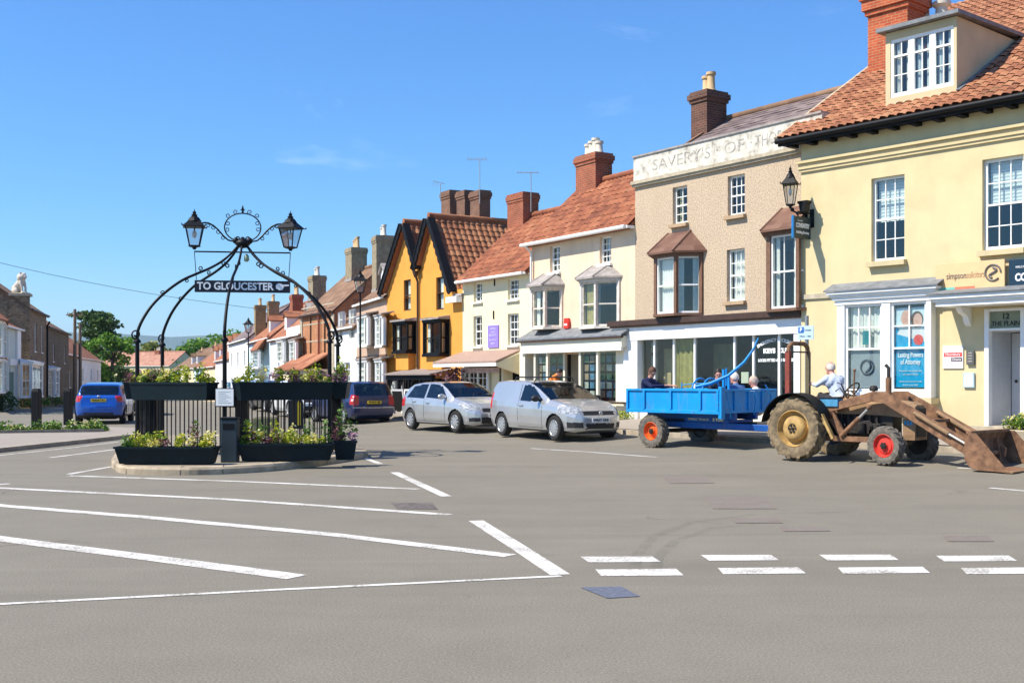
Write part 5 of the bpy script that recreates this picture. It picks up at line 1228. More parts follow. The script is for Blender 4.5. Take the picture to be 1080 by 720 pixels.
def canopy():
    t = thing('wrought_iron_canopy', 'black wrought iron canopy with two lanterns and hanging sign on the island', 'canopy', (IC.x,IC.y,IZ), 0)
    zo = IZ
    prof = [(IR,2.40),(IR-.02,2.6),(2.06,2.86),(1.88,3.12),(1.62,3.38),(1.3,3.62),(1.0,3.77),(.72,3.90),(.47,4.05),(.27,4.22),(.13,4.38),(.05,4.46)]
    for k, a in enumerate(ANG):
        c, s = math.cos(a), math.sin(a); out = Vector((c,s,0)); up = Vector((0,0,1))
        m = MB(BLACKIRON); P = lambda r, z: Vector((c*r, s*r, z-zo))
        m.tube([P(IR,zo-.02), P(IR,1.3), P(IR,2.36)], [.045,.042,.04], 10); m.lathe([(.07,2.33-zo),(.075,2.36-zo),(.05,2.40-zo)], (c*IR,s*IR,0), n=12); m.lathe([(.075,0),(.075,.06),(.05,.12)], (c*IR,s*IR,0), n=12); m.lathe([(.058,1.28-zo),(.058,1.34-zo)], (c*IR,s*IR,0), n=12)
        m.build('post', None, t, smooth=50)
        m = MB(BLACKIRON); pts = [P(r,z) for r, z in prof]; sm = []
        for i in range(len(pts)-1):
            q = [pts[max(i-1,0)],pts[i],pts[i+1],pts[min(i+2,len(pts)-1)]]
            for u in range(4):
                w = u/4; sm.append(.5*((2*q[1])+(-q[0]+q[2])*w+(2*q[0]-5*q[1]+4*q[2]-q[3])*w*w+(-q[0]+3*q[1]-3*q[2]+q[3])*w**3))
        sm.append(pts[-1]); m.tube(sm, [.033-.010*i/len(sm) for i in range(len(sm))], 8)
        scroll(m, P(IR+.02,2.40), out, up, .1, 1.2, .017); scroll(m, P(1.7,3.33), out, up*.8-out*.2, .045, 1.1, .01); scroll(m, P(.9,3.84), out, up, .05, 1.1, .011); scroll(m, P(.40,4.08), out, -up, .06, 1.1, .013); scroll(m, P(1.2,3.66), -out, -up, .04, 1.1, .01)
        m.build('arch', None, t, smooth=60)
    ra = R(8); X = Vector((math.cos(ra),math.sin(ra),0)); U = Vector((0,0,1)); o0 = Vector((0,0,-zo))
    m = MB(BLACKIRON)
    m.lathe([(.0,4.36-zo),(.10,4.38-zo),(.16,4.45-zo),(.15,4.5-zo),(.06,4.55-zo),(.03,4.6-zo)], n=14)
    for s in (-1,1): m.ball(o0+X*s*.14+U*4.52, .07); scroll(m, o0+X*s*.1+U*4.5, X*s, U, .06, 1.1, .014)
    rc = .375; zc = 4.80
    m.tube([o0+X*(rc*math.cos(a))+U*(zc+rc*.80*math.sin(a)) for a in [R(-90+i*12) for i in range(30)]], .014, 7, closed=True)
    for a in (20,45,70,110,135,160,-10,190): d = X*math.cos(R(a))+U*math.sin(R(a)); tg = X*-math.sin(R(a))+U*math.cos(R(a)); scroll(m, o0+U*zc+X*rc*math.cos(R(a))+U*rc*.8*math.sin(R(a)), tg, d*(1 if a in (45,70,110,135) else -1), .05, 1.05, .009)
    rc *= .8; m.tube([o0+U*(zc+rc),o0+U*(zc+rc+.09),o0+U*(zc+rc+.17)], [.02,.03,.004], 6); m.bar(o0+U*(zc+rc+.07)-X*.05,o0+U*(zc+rc+.07)+X*.05,.016)
    m.build('crown_ring', None, t, smooth=60)
    m = MB(BLACKIRON); zb = 4.28; hw = .99
    m.tube([o0-X*hw+U*zb, o0+X*hw+U*zb], .017, 6); m.build('crossbar', None, t)
    for s in (-1,1):
        m = MB(BLACKIRON); path = [(.16,4.50),(.30,4.53),(.40,4.62),(.50,4.74),(.60,4.83),(.70,4.88),(.78,4.89),(.86,4.87)]
        pp = [o0+X*s*x+U*z for x, z in path]; m.tube(pp, .017, 7)
        for i in (2,3,4,5): scroll(m, pp[i], X*s, -U, .045, 1.1, .009)
        m.build('lantern_arm', None, t, smooth=60)
        m = MB(BLACKIRON); g = MB(LAMPGL); m.M = T(*(o0+X*s*hw+U*(zb+.06))) @ RZ(R(12 if s < 0 else -20)); g.M = m.M
        lantern_parts(m, g, (0,0,0), .92); ln = m.build('lantern', None, t); g.build('lantern_glass', None, ln)
        b = MB(BULB); b.ball(o0+X*s*hw+U*(zb+.36), .05,.05,.08); b.build('bulb', None, ln, smooth=180)
        m = MB(BLACKIRON); m.tube([o0+X*s*(hw-.0)+U*zb, o0+X*s*(hw-.04)+U*3.69], .008, 5); m.build('hanger', None, t)
    # sign
    M0 = T(0,0,3.555-zo) @ RZ(ra)
    sb = MB(M_('sign_black_paint', (.008,.008,.02), .4, .1)); sb.M = M0; sb.box(-.985,.985,-.02,.02,-.125,.125); sb.use(BLACKIRON)
    sg = sb.build('hanging_sign', None, t, bevel=.004); wl = M_('sign_white_letters', (.80,.82,.86), .4, .03)
    # flared ends of the strokes give the letters their serifs
    text('TO GLOUCESTER', .215, wl, sg, M0 @ T(-.15,-.023,-.002), width=1.58, bold=.006)
    se = MB(wl); se.M = M0
    hp = [(.685,.02),(.70,.055),(.74,.078),(.79,.07),(.83,.05),(.955,.052),(.965,.035),(.955,.02),(.85,.012),(.855,-.01),(.835,-.028),(.838,-.05),(.81,-.066),(.75,-.066),(.72,-.045),(.69,-.04)]
    se.prism([(x,-.024,z) for x, z in hp], (0,.003,0)); se.build('pointing_hand', None, sg)
    b = MB(M_('lamp_pendant_glass', (.25,.32,.22), .3, .2)); b.lathe([(.02,.16),(.05,.12),(.06,.03),(.03,0)], (.08,.0,4.08-zo), n=10); b.build('pendant', None, t, smooth=60)
    # railings between the posts
    def seg(a, b, label, gap=()):
        A = Vector((IR*math.cos(a), IR*math.sin(a))); B = Vector((IR*math.cos(b), IR*math.sin(b))); L = (B-A).length; d = (B-A)/L
        p = IC + A; rt = thing('iron_railing', label, 'railing', (p.x,p.y,IZ), math.atan2(d.y,d.x)); m = MB(BLACKIRON)
        m.box(.05,L-.05,-.016,.016,1.09,1.135); m.box(.05,L-.05,-.012,.012,.12,.15); m.build('rail', None, rt)
        n = int(L/.105)
        for k in range(1, n):
            x = k*L/n; q = MB(BLACKIRON); h = 1.27 if k % 2 else 1.19; q.tube([(x,0,.02),(x,0,h)], .0125, 6); q.ball((x,0,h+.012), .018, n=6, m=4); q.build('bar', None, rt, smooth=60)
        return rt
    seg(ANG[4], ANG[0], 'black railing behind the front left planters'); seg(ANG[0], ANG[1], 'black railing behind the front right planters')
    seg(ANG[1], ANG[2], 'black railing on the right side of the island'); seg(ANG[3], ANG[4]-0, 'black railing on the left side of the island'); 
    seg(ANG[2], ANG[2]+R(60), 'black railing at the back right of the island')
    for k, (px, Y, lab) in enumerate(((161,24.0,'thick black post inside the railings on the left'),(256,22.4,'thick black post just right of the grey bin'),(355,23.9,'thick black post beside the small right planter'))):
        x, y = px_pt(px, Y); b = MB(BLACKIRON); b.box(-.11,.11,-.11,.11,-.02,1.2); b.box(-.13,.13,-.13,.13,1.2,1.25); b.box(-.06,.06,-.06,.06,1.25,1.31); b.box(-.14,.14,-.14,.14,0,.1); o = b.build('post', None, None, (x,y,IZ), bevel=.012); tag(o, lab, 'post')
canopy()

def blooms(parent, L, w, h, seed, mix, dens=1.0):
    """foliage and flowers over a trough of length L and width w"""
    rg = random.Random(seed); fm = {}
    n = int(L/.06*dens)+1
    for k in range(n):
        x = rg.uniform(-.5,.5)*L; m = rg.choices([a for a, _ in mix], [b for _, b in mix])[0]; mb = fm.setdefault(m, MB(m)); hh = h*rg.uniform(.5,1.35)*(1.6 if rg.random() < .14 else 1)
        leafy(mb, (x, rg.uniform(-.3,.3)*w, hh*.5), (.11,.11,hh*.6), 60, .034, rng=rg)
    names = {LEAFG:'foliage', LEAFY:'foliage', LEAFR:'foliage', FLOWW:'flowers', FLOWP:'flowers'}
    for m, mb in fm.items(): mb.build(names[m], None, parent)
def trough(c, L, w, h, rz, label, seed, mix, fh=.26, flare=.05, name='planter', group=None):
    t = thing(name, label, 'planter', c, rz, group); b = MB(DARKTEAL)
    lo = [(-L/2+flare,-w/2+flare,0),(L/2-flare,-w/2+flare,0),(L/2-flare,w/2-flare,0),(-L/2+flare,w/2-flare,0)]; hi = [(-L/2,-w/2,h),(L/2,-w/2,h),(L/2,w/2,h),(-L/2,w/2,h)]
    b.poly(lo[::-1])
    ii = [(x*.98,y*.9,h) for x, y, _ in hi]
    for k in range(4):
        j = (k+1) % 4; b.poly((lo[k],lo[j],hi[j],hi[k])); b.poly((hi[k],hi[j],ii[j],ii[k]))
    for x in (-L/2,L/2):
        b.box(x-.012,x+.012,-w/2-.012,w/2+.012,h-.03,h+.006)
    b.box(-L/2-.01,L/2+.01,-w/2-.012,-w/2+.004,h-.03,h+.005); b.build('trough', None, t)
    s = MB(SOIL); s.poly([(x,y,h-.02) for x, y, _ in ii]); s.build('soil', None, t)
    before = set(bpy.data.objects)
    blooms(t, L*.96, w, fh, seed, mix)
    for o in set(bpy.data.objects) - before: o.location.z = h-.02
    return t
MIX1 = ((LEAFG,2),(LEAFY,6),(FLOWW,2.5),(LEAFR,1.5)); MIX2 = ((LEAFG,3),(LEAFY,5),(FLOWW,2.5),(LEAFR,2),(FLOWP,.7)); MIX3 = ((LEAFG,4),(FLOWP,1.5),(LEAFR,2),(LEAFY,2))
def planters():
    def side(a, b, off, f=.5):
        A = IC + Vector((math.cos(a), math.sin(a)))*IR; B = IC + Vector((math.cos(b), math.sin(b)))*IR; d = (B-A).normalized(); n = Vector((d.y,-d.x)); p = A.lerp(B, f) + n*off
        return p, math.atan2(d.y,d.x)
    p, rz = side(ANG[4], ANG[0], .17, .49); trough((p.x,p.y,1.20), 1.95, .34, .34, rz, 'long dark planter on the front left railing, full of yellow green plants', 1, MIX1, .24)
    p, rz = side(ANG[0], ANG[1], .17, .52); trough((p.x,p.y,1.20), 1.95, .34, .34, rz, 'long dark planter on the front right railing with a tall green sprig', 2, MIX2, .24)
    p, rz = side(ANG[1], ANG[2], .17, .4); trough((p.x,p.y,1.20), 1.3, .34, .34, rz, 'short dark planter on the right side railing', 3, MIX3, .32)
    p, rz = side(ANG[3], ANG[4], .17, .6); trough((p.x,p.y,1.20), 1.3, .34, .34, rz, 'dark planter on the left side railing, seen end on', 4, MIX2, .22)
    A = gp(128,490,IZ); B = gp(219,491,IZ); c = (A+B)/2; trough((c.x,c.y+.2,IZ+.02), 1.72, .42, .29, .0, 'low dark trough on the island kerb at front left', 5, MIX1, .22, .07)
    A = gp(256,488,IZ); B = gp(343,486,IZ); c = (A+B)/2; trough((c.x,c.y+.2,IZ+.02), 1.68, .42, .30, R(6), 'low dark trough on the island kerb at front right', 6, MIX1, .22, .07)
    c = gp(362,485,IZ); trough((c.x,c.y+.2,IZ), .42, .4, .34, R(10), 'small square pot with pink flowers at the right end of the island', 7, MIX3, .34, .05, 'flower_pot')
    # bin, notice, trough, bollard
    c = gp(241,487.5,IZ); t = thing('litter_bin', 'grey blue square litter bin behind the front canopy post', 'litter bin', (c.x,c.y+.12,IZ), R(4)); b = MB(M_('bin_grey', (.022,.036,.044), .5, .2)); b.box(-.145,.145,-.15,.15,0,.76); b.build('body', None, t, bevel=.02); b = MB(BLACKIRON); b.box(-.155,.155,-.16,.16,.76,.80); b.build('lid', None, t, bevel=.012); b = MB(BLACKIRON); b.box(-.10,.10,-.155,-.15,.58,.69); b.build('slot', None, t)
    x, y = px_pt(237, 21.55); t = thing('notice_board', 'white notice on the front canopy post', 'notice', (x,y,1.08), R(-3)); b = MB(BLACKIRON); b.box(-.19,.19,0,.03,0,.36); b.build('frame', None, t); b = MB(M_('paper_white', (.72,.74,.74), .6, .05)); b.box(-.17,.17,-.008,-.001,.02,.34); b.build('paper', None, t)
    ln = MB(M_('print_grey', (.4,.42,.45), .7)); [ln.box(-.12,.12-.05*(k % 3),-.0105,-.0085,.07+k*.035,.08+k*.035) for k in range(7)]; ln.build('print', None, t)
    x, y = px_pt(280, 33); t = thing('stone_trough', 'mossy stone trough beyond the railings', 'trough', (x,y,0), R(5)); b = MB(M_('mossy_stone', (.14,.14,.075), .9, .35, 4, .4)); b.box(-.34,.34,-.25,.25,0,.5); b.build('trough', None, t, bevel=.03); b = MB(SOIL); b.box(-.28,.28,-.2,.2,.48,.505); b.build('soil', None, t)
    p = gp(312,452); t = thing('traffic_bollard', 'black traffic bollard with a yellow stripe beyond the railings', 'bollard', (p.x,p.y,0), R(15)); b = MB(M_('bollard_black', (.012,.013,.015), .35, .2)); pr = [(.24*math.cos(a), .78+.24*math.sin(a)) for a in [PI*k/12 for k in range(13)]]; b.prism([(-.24,-.13,0),(.24,-.13,0)]+[(x_,-.13,z_) for x_, z_ in pr], (0,.26,0)); b.build('body', None, t, bevel=.02)
    b = MB(M_('bollard_yellow', (.75,.55,.02), .4, .06)); b.prism([(.02,-.136,.12),(.14,-.136,.12),(.17,-.136,.80),(.08,-.136,.92),(.03,-.136,.80)], (0,.005,0)); b.build('stripe', None, t)
    # left verge: bollards, flowers
    for px, py, h, lab in ((38.5,451,1.22,'black timber bollard nearest the left edge'),(72,447.5,1.2,'black timber bollard just left of the blue car')):
        p = gp(px,py,.1); b = MB(BLACKW); b.box(-.12,.12,-.12,.12,-.02,h-.1)
        b.lathe([(.17,h-.1),(.12,h)], (0,0,0), n=4, a0=PI/4); o = b.build('bollard', None, None, (p.x,p.y,.1), bevel=.01); tag(o, lab, 'bollard')
    A, B = Vector((-19,30.8)), Vector((-11.9,33.2)); mb = MB(LEAFG); fw = MB(FLOWW); rg = random.Random(5)
    for k in range(90):
        p = A.lerp(B, rg.random()); p += Vector((rg.uniform(-.2,.2),rg.uniform(-.45,.45))); h = rg.uniform(.1,.34); leafy(mb, (p.x,p.y,.1+h*.5), (.24,.24,h*.6), 70, .05, rng=rg)
        if k % 2: leafy(fw, (p.x,p.y,.1+h*.8), (.22,.22,h*.45), 16, .035, rng=rg)
    tag(mb.build('ground_cover', None, None), 'low green plants along the left verge', 'ground cover', kind='stuff'); tag(fw.build('flowers', None, None), 'pale flowers among the verge plants', 'flowers', kind='stuff')
    e = MB(M_('bed_edge_stone', (.22,.19,.15), .9, .3)); d = (B-A).normalized(); n = Vector((-d.y,d.x))
    for s in (-.62,.62): e.bar((*(A+n*s),.12),(*(B+n*s),.12),.1,.12)
    tag(e.build('bed_edging', None, None), kind='structure')
    leafs = MB(TREED); rg = random.Random(9)
    x, y = px_pt(2,57); t = thing('bush', 'dark clipped bush at the far left in front of the pale house', 'bush', (x,y,0)); leafy(leafs, (0,0,.5), (.75,.6,.6), 900, .07, rng=rg); leafs.build('foliage', None, t); b = MB(BARK); b.tube([(0,0,0),(0,0,.5)], .05, 6); b.build('stem', None, t)
    for k, (px, Y, w_, lab) in enumerate(((32,63,1.2,'green plants at the foot of the stone house'),(58,70,1.5,'green plants along the dark stone house'))):
        x, y = px_pt(px,Y); t = thing('plant', lab, 'plant', (x,y,0)); m = MB(LEAFG); leafy(m, (0,0,.3), (w_,.5,.32), 500, .07, rng=rg); m.build('foliage', None, t); b = MB(BARK); b.tube([(0,0,0),(0,0,.3)], .04, 6); b.build('stem', None, t)
planters()
# ------------------------------------------------------------------ cars
def paint(name, col, metal=.0, rough=.28):
    t = NT(name); t.col(t.ramp(t.noise(2, 4, .6, t.coord()), [(.3, sc(col,.93)),(.7, sc(col,1.05))])); t.b.inputs['Coat Weight'].default_value = .8; t.b.inputs['Coat Roughness'].default_value = .06
    return t.set(rough, metal, .5)
SILVER = paint('silver_paint', (.48,.485,.485), .6, .30); WHITECAR = paint('white_car_paint', (.75,.75,.74)); NAVYCAR = paint('navy_paint', (.006,.016,.075), .25, .28); BLUECAR = paint('blue_paint', (.006,.085,.42), .3, .3); DARKCAR = paint('charcoal_paint', (.02,.022,.026), .3); REDCAR = paint('dull_red_paint', (.25,.03,.03))
CARGL = glassmat('car_glass', (.30,.40,.38), .16); SEATM = M_('car_seat_fabric', (.035,.036,.04), .9, .2, 20); RUBBER = M_('rubber', (.018,.017,.016), .8, .3, 10, .2); ALLOY = M_('alloy', (.50,.50,.50), .35, .1, 5, metal=.7); PLASTIC = M_('black_plastic', (.018,.018,.02), .55, .15); LAMPC = M_('headlamp_lens', (.42,.44,.46), .08, .2, 14, spec=.8, col2=(.10,.11,.12)); TAILR = M_('tail_lamp', (.45,.012,.012), .2, .2, 9, spec=.7); PLATEW = M_('plate_white', (.75,.75,.72), .5, .03); PLATEY = M_('plate_yellow', (.72,.50,.03), .5, .03); PLTXT = M_('plate_black', (.01,.01,.01), .5, .03); LAMPW = M_('lens_pale', (.62,.5,.45), .2, .1); AMBER = M_('amber_lens', (.6,.2,.02), .25, .1); UNDER = M_('underbody', (.01,.01,.01), .9, .1)
def wheel(parent, x, y, r, w, side, rimmat, spokes=7, disc=False):
    t = MB(RUBBER); ro = r; ri = r*.66; s = side
    t.lathe([(ri,-w/2),(ri+.01,-w/2-.005),(ro*.93,-w/2),(ro,-w/2+.03),(ro,w/2-.03),(ro*.93,w/2),(ri+.01,w/2+.005),(ri,w/2)], (0,0,0), 'y', 28, cap=False)
    o = t.build('wheel', None, parent, (x,y,r), smooth=45)
    m = MB(rimmat); yo = s*w/2
    m.lathe([(ri,yo*.98),(ri*.97,yo*1.02),(ri*.9,yo*.9),(ri*.86,yo*.45)], (0,0,0), 'y', 28, cap=False)
    m.lathe([(ri*.28,yo*.9),(ri*.2,yo*.98),(.0,yo*.99)], (0,0,0), 'y', 16)
    if disc:
        m.lathe([(ri*.9,yo*.88),(ri*.6,yo*.98),(ri*.2,yo*.95)], (0,0,0), 'y', 28, cap=False)
    else:
        for k in range(spokes): a = 2*PI*k/spokes; m.bar((ri*.2*math.cos(a),yo*.88,ri*.2*math.sin(a)),(ri*.92*math.cos(a),yo*.84,ri*.92*math.sin(a)), .055, .03, up=(0,1,0))
    m.use(UNDER); m.lathe([(ri*.95,yo*.4),(0.001,yo*.4)], (0,0,0), 'y', 28, cap=False); m.lathe([(ri*.99,-yo*.9),(0.001,-yo*.9)], (0,0,0), 'y', 28, cap=False)
    m.build('rim', None, o, smooth=40); return o
def inpoly(x, y, P):
    c = False; j = len(P)-1
    for i in range(len(P)):
        if (P[i][1] > y) != (P[j][1] > y) and x < (P[j][0]-P[i][0])*(y-P[i][1])/(P[j][1]-P[i][1])+P[i][0]: c = not c
        j = i
    return c
def car(name, label, loc, heading, S, mat, cat='car', group=None):
    """S: top, belt, half (plan), low: silhouettes; sides: window polygons (x,z); front/rear: glass x ranges"""
    t = thing(name, label, cat, loc, heading, group)
    X0, X1 = S['top'][0][0], S['top'][-1][0]; Hm = max(z for _, z in S['top'])
    xs = sorted(set([X0 + (X1-X0)*k/230 for k in range(231)] + [x for x, _ in S['top']]))
    rows = 22; tum = S.get('tum', .74)
    def ring(x, f=0):
        zt, zb, w, zl = interp(S['top'],x), interp(S['belt'],x), interp(S['half'],x), interp(S['low'],x)
        zb = min(zb, zt-.02); k = min(1, max(0, (zt-zb)/(Hm-max(b for _, b in S['belt'])*.98))); yr = lerp(.90*w, tum*w, k**.8); zm = lerp(zl, zb, .52)
        ze = lerp(zb, zt, .86 if k > .3 else .7)
        P = [(0,zl),(.8*w,zl),(.94*w,zl+.05),(.985*w,lerp(zl,zm,.5)),(w,zm),(.995*w,lerp(zm,zb,.6)),(.965*w,zb-.01)]
        n0 = len(P)
        for i in range(1, 17): q = i/16; P.append((lerp(.955*w,yr,q), lerp(zb+.005,ze,q)))
        P += [(lerp(yr,0,.06),lerp(ze,zt,.55)),(yr*.82,lerp(ze,zt,.82)),(yr*.6,lerp(ze,zt,.94)),(yr*.3,zt-.003),(0,zt)]
        # refine lower rows
        Q = []
        for a, b in zip(P[:7], P[1:8]):
            for i in range(7): Q.append((lerp(a[0],b[0],i/7), lerp(a[1],b[1],i/7)))
        nlow = len(Q); Q += P[7:]
        R_ = []
        for a, b in zip(Q[nlow+15:], Q[nlow+16:]):
            for i in range(3): R_.append((lerp(a[0],b[0],i/3), lerp(a[1],b[1],i/3)))
        return Q[:nlow+15] + R_ + [Q[-1]], nlow
    rings = []; stations = []
    def shrink(r, f, x):
        cz = sum(p[1] for p in r)/len(r); return [(p[0]*f, cz+(p[1]-cz)*f) for p in r]
    r0, nl = ring(xs[0]); r1, _ = ring(xs[-1])
    for f in (.02,.2,.4,.6,.8,.93): rings.append((xs[0]-.035*(1-f**4), shrink(r0,f,0)))
    for x in xs: rings.append((x, ring(x)[0]))
    for f in (.93,.8,.6,.4,.2,.02): rings.append((xs[-1]+.05*(1-f**4), shrink(r1,f,0)))
    WR, wx = S['wr'], S['wx']
    cls = {}
    def put(c, pts):
        cls.setdefault(c, MB()).poly(pts)
    nst = len(rings)
    for s in range(nst-1):
        (xa, A), (xb, B) = rings[s], rings[s+1]
        for j in range(len(A)-1):
            for sd in (-1, 1):
                q = [(xa,sd*A[j][0],A[j][1]),(xb,sd*B[j][0],B[j][1]),(xb,sd*B[j+1][0],B[j+1][1]),(xa,sd*A[j+1][0],A[j+1][1])]
                if sd > 0: q = q[::-1]
                cx = sum(p[0] for p in q)/4; cy = abs(sum(p[1] for p in q)/4); cz = sum(p[2] for p in q)/4
                w = interp(S['half'],cx)
                if cz < WR*2+.1 and cy > w*.45 and any(math.hypot(cx-x_, cz-WR) < WR+.055 for x_ in wx): continue
                c = 'body'
                top = j >= nl+15
                if top:
                    yr = A[nl+15][0]
                    for nm in ('front','rear'):
                        a, b = S[nm]
                        if a < cx < b and cy < A[nl+15][0]*.97 and cz > interp(S['belt'],cx)+.04: c = 'windscreen' if nm == 'front' else 'rear_window'
                if j >= nl-1 and j < nl+16:
                    if any(inpoly(cx,cz,P) for P in S['sides']): c = 'side_window'
                if c == 'body':
                    for nm, xr, yr_, zr in S.get('patch', ()):
                        if xr[0] <= cx <= xr[1] and yr_[0] <= cy <= yr_[1] and zr(cx,cy)[0] <= cz <= zr(cx,cy)[1]: c = nm
                    if cz < S.get('sill', .0): c = 'bumper'
                if c in ('headlight','tail_light','lens','fog'): c = (c, sd)
                elif c == 'side_window': c = (c, sd, [inpoly(cx,cz,P) for P in S['sides']].index(True))
                elif c == 'grille' and cz < .5: c = (c, 'low')
                put(c, q)
    MT = {'body':mat,'windscreen':CARGL,'rear_window':CARGL,'side_window':CARGL,'headlight':LAMPC,'tail_light':TAILR,'grille':PLASTIC,'bumper':S.get('bump',PLASTIC),'lens':LAMPW,'fog':PLASTIC,'trim':S.get('trim',PLASTIC)}
    NM = {'lens':'reversing_light','fog':'fog_light_recess','trim':'trim_strip'}
    parts = {}
    for c, mb in cls.items():
        # weld so that shading is smooth
        vm = {}; idx = []; nv = []
        for p in mb.v:
            k = (round(p[0],4),round(p[1],4),round(p[2],4))
            if k not in vm: vm[k] = len(nv); nv.append(p)
            idx.append(vm[k])
        ff = []
        for f in mb.f:
            g = []
            for i in f:
                if idx[i] not in g: g.append(idx[i])
            if len(g) > 2: ff.append(tuple(g))
        mb.v, mb.f, mb.mi = nv, ff, [0]*len(ff); mb.mats = []
        cn = c[0] if isinstance(c, tuple) else c
        parts[c] = mb.build('lower_grille' if c == ('grille','low') else NM.get(cn,cn), MT[cn], t, smooth=50)
    u = MB(UNDER); hw = interp(S['half'],0)
    u.box(X0+.25, X1-.25, -hw*.62, hw*.62, .18, .5)
    for x in wx:
        for sd in (-1,1):
            n = 14; rr = WR+.06; pts = [(x+rr*math.cos(PI*k/n), WR+rr*math.sin(PI*k/n)) for k in range(n+1)]
            for (a, b) in zip(pts, pts[1:]): u.poly(((a[0],sd*hw*.55,a[1]),(b[0],sd*hw*.55,b[1]),(b[0],sd*hw*.97,b[1]),(a[0],sd*hw*.97,a[1])))
    u.build('underbody', None, t)
    for x in wx:
        for sd in (-1,1): wheel(t, x, sd*(hw-.12), WR, .2, sd, S.get('rim',ALLOY), S.get('spokes',7), S.get('disc',False))
    zr = Hm-.30
    if S.get('sides') and 'van' not in name:
        rows_ = (.12,-.85)
    else: rows_ = (.12,)
    for xr in rows_:
        for y in (-.36,.36):
            m = MB(SEATM); m.box(xr-.05,xr+.42,y-.24,y+.24,.45,.60); m.prism([(xr-.1,y-.24,.58),(xr+.08,y-.24,.58),(xr-.05,y-.22,zr-.12),(xr-.18,y-.22,zr-.12)], (0,.47,0)); m.box(xr-.2,xr-.1,y-.13,y+.13,zr-.10,zr+.08); m.build('seat', None, t, bevel=.03)
    m = MB(PLASTIC); xd = S['front'][1]-.28; m.box(xd-.25,xd+.1,-.66,.66,.62,interp(S['belt'],xd)+.01); m.build('dashboard', None, t, bevel=.03)
    m = MB(PLASTIC); m.box(X0+.5,xd+.1,-hw*.8,hw*.8,.36,.42); m.build('cabin_floor', None, t)
    def side_y(x, z): 
        r, _ = ring(x); best = 0
        for a, b in zip(r[3:], r[4:]):
            if min(a[1],b[1])-1e-6 <= z <= max(a[1],b[1])+1e-6: best = max(best, lerp(a[0],b[0],(z-a[1])/(b[1]-a[1]) if abs(b[1]-a[1]) > 1e-6 else 0))
        return best
    # door gaps, handles, mirrors
    for sd in (-1,1):
        for line in S.get('seams', ()):
            m = MB(UNDER); pts = []
            for (xa,za),(xb,zb) in zip(line, line[1:]):
                for i in range(7): x, z = lerp(xa,xb,i/6), lerp(za,zb,i/6); pts.append((x, sd*(side_y(x,z)+.0005), z))
            m.tube(pts, .006, 5); m.build('door_gap', None, t)
        for (x, z) in S.get('handles', ()): m = MB(mat); y = side_y(x,z); m.box(x-.1,x+.1,min(sd*y,sd*(y+.035)),max(sd*y,sd*(y+.035)),z-.018,z+.018); m.build('door_handle', None, t, bevel=.008)
        x, z = S['mirror']; y = side_y(x,z); m = MB(S.get('mirmat',mat)); m.ball((x,sd*(y+.13),z+.07), .07,.13,.085, 14, 9); m.bar((x,sd*(y-.02),z),(x,sd*(y+.08),z+.05), .05,.04); m.build('wing_mirror', None, t, smooth=60)
        m = MB(PLASTIC); zz = interp(S['belt'],0)
    # plates
    for end, (x, z, w) in (('f', S['plates'][0]), ('r', S['plates'][1])):
        rot = RZ(R(90) if end == 'f' else R(-90)); Mx = T(x,0,z) @ rot; pb = MB(PLATEW if end == 'f' else PLATEY); pb.M = Mx; pb.box(-w/2,w/2,-.006,.02,-.055,.055); po = pb.build('number_plate', None, t)
        text(S.get('reg','WR51 KDX'), .09, PLTXT, po, Mx @ T(0,-.009,0), width=w*.88, bold=.002)
    if 'wiper' in S: x, z, y = S['wiper']; m = MB(PLASTIC); m.tube([(x,y,z),(x+.03,0,z+.02),(x+.04,-.25,z+.05)], .012, 6); m.build('rear_wiper', None, t)
    return t, side_y
Q = lambda a, b: (lambda x, y: (a, b))
def heading(p, q): return math.atan2(q[1]-p[1], q[0]-p[0])
# silver five door hatchback
HATCH = dict(top=[(-2.14,.66),(-2.12,.98),(-2.02,1.06),(-1.75,1.30),(-1.45,1.42),(-.9,1.475),(-.2,1.49),(.25,1.45),(.6,1.30),(.95,1.10),(1.10,1.02),(1.5,.95),(1.85,.85),(2.05,.74),(2.14,.60)],
    belt=[(-2.14,.94),(-1.5,.96),(0,.92),(1.0,.88),(1.6,.82),(2.14,.6)], half=[(-2.14,.62),(-2.0,.80),(-1.6,.89),(-.8,.92),(.9,.92),(1.5,.89),(1.85,.80),(2.05,.66),(2.14,.52)], low=[(-2.14,.36),(-1.9,.2),(1.9,.19),(2.14,.26)],
    sides=[[(-1.62,.99),(-1.35,1.33),(-.9,1.39),(-.48,1.40),(-.48,.98)],[(-.40,.98),(-.40,1.40),(.05,1.40),(.35,1.33),(.78,1.0),(.75,.97)]], front=(.22,1.08), rear=(-2.04,-1.5), wr=.315, wx=(-1.31,1.33), sill=.0,
    patch=[('headlight',(1.55,2.08),(.42,.95),lambda x, y: (.64,.84)),('grille',(1.9,2.3),(0,.42),Q(.60,.70)),('grille',(1.98,2.3),(0,.48),Q(.27,.46)),('fog',(1.9,2.3),(.52,.8),Q(.33,.44)),('tail_light',(-2.2,-1.72),(.6,1),Q(.72,1.0))],
    seams=[[(.78,.95),(.80,.3)],[(-.44,.96),(-.44,.3)],[(-1.25,.96),(-1.0,.62),(-.95,.3)],[(.8,.3),(-.95,.3)]], handles=[(-.22,.84),(-1.05,.87)], mirror=(.72,.97), plates=((2.195,.50,.52),(-2.185,.62,.52)), rim=ALLOY, spokes=10, reg='WR10 NLC')
def zline(x, y): return (.64,.84)
p = gp(441,454.6); q = gp(473,457.0)
d = (q-p).normalized(); nrm = Vector((-d.y,d.x,0))
ctr = p.lerp(q,.5) + nrm*.84
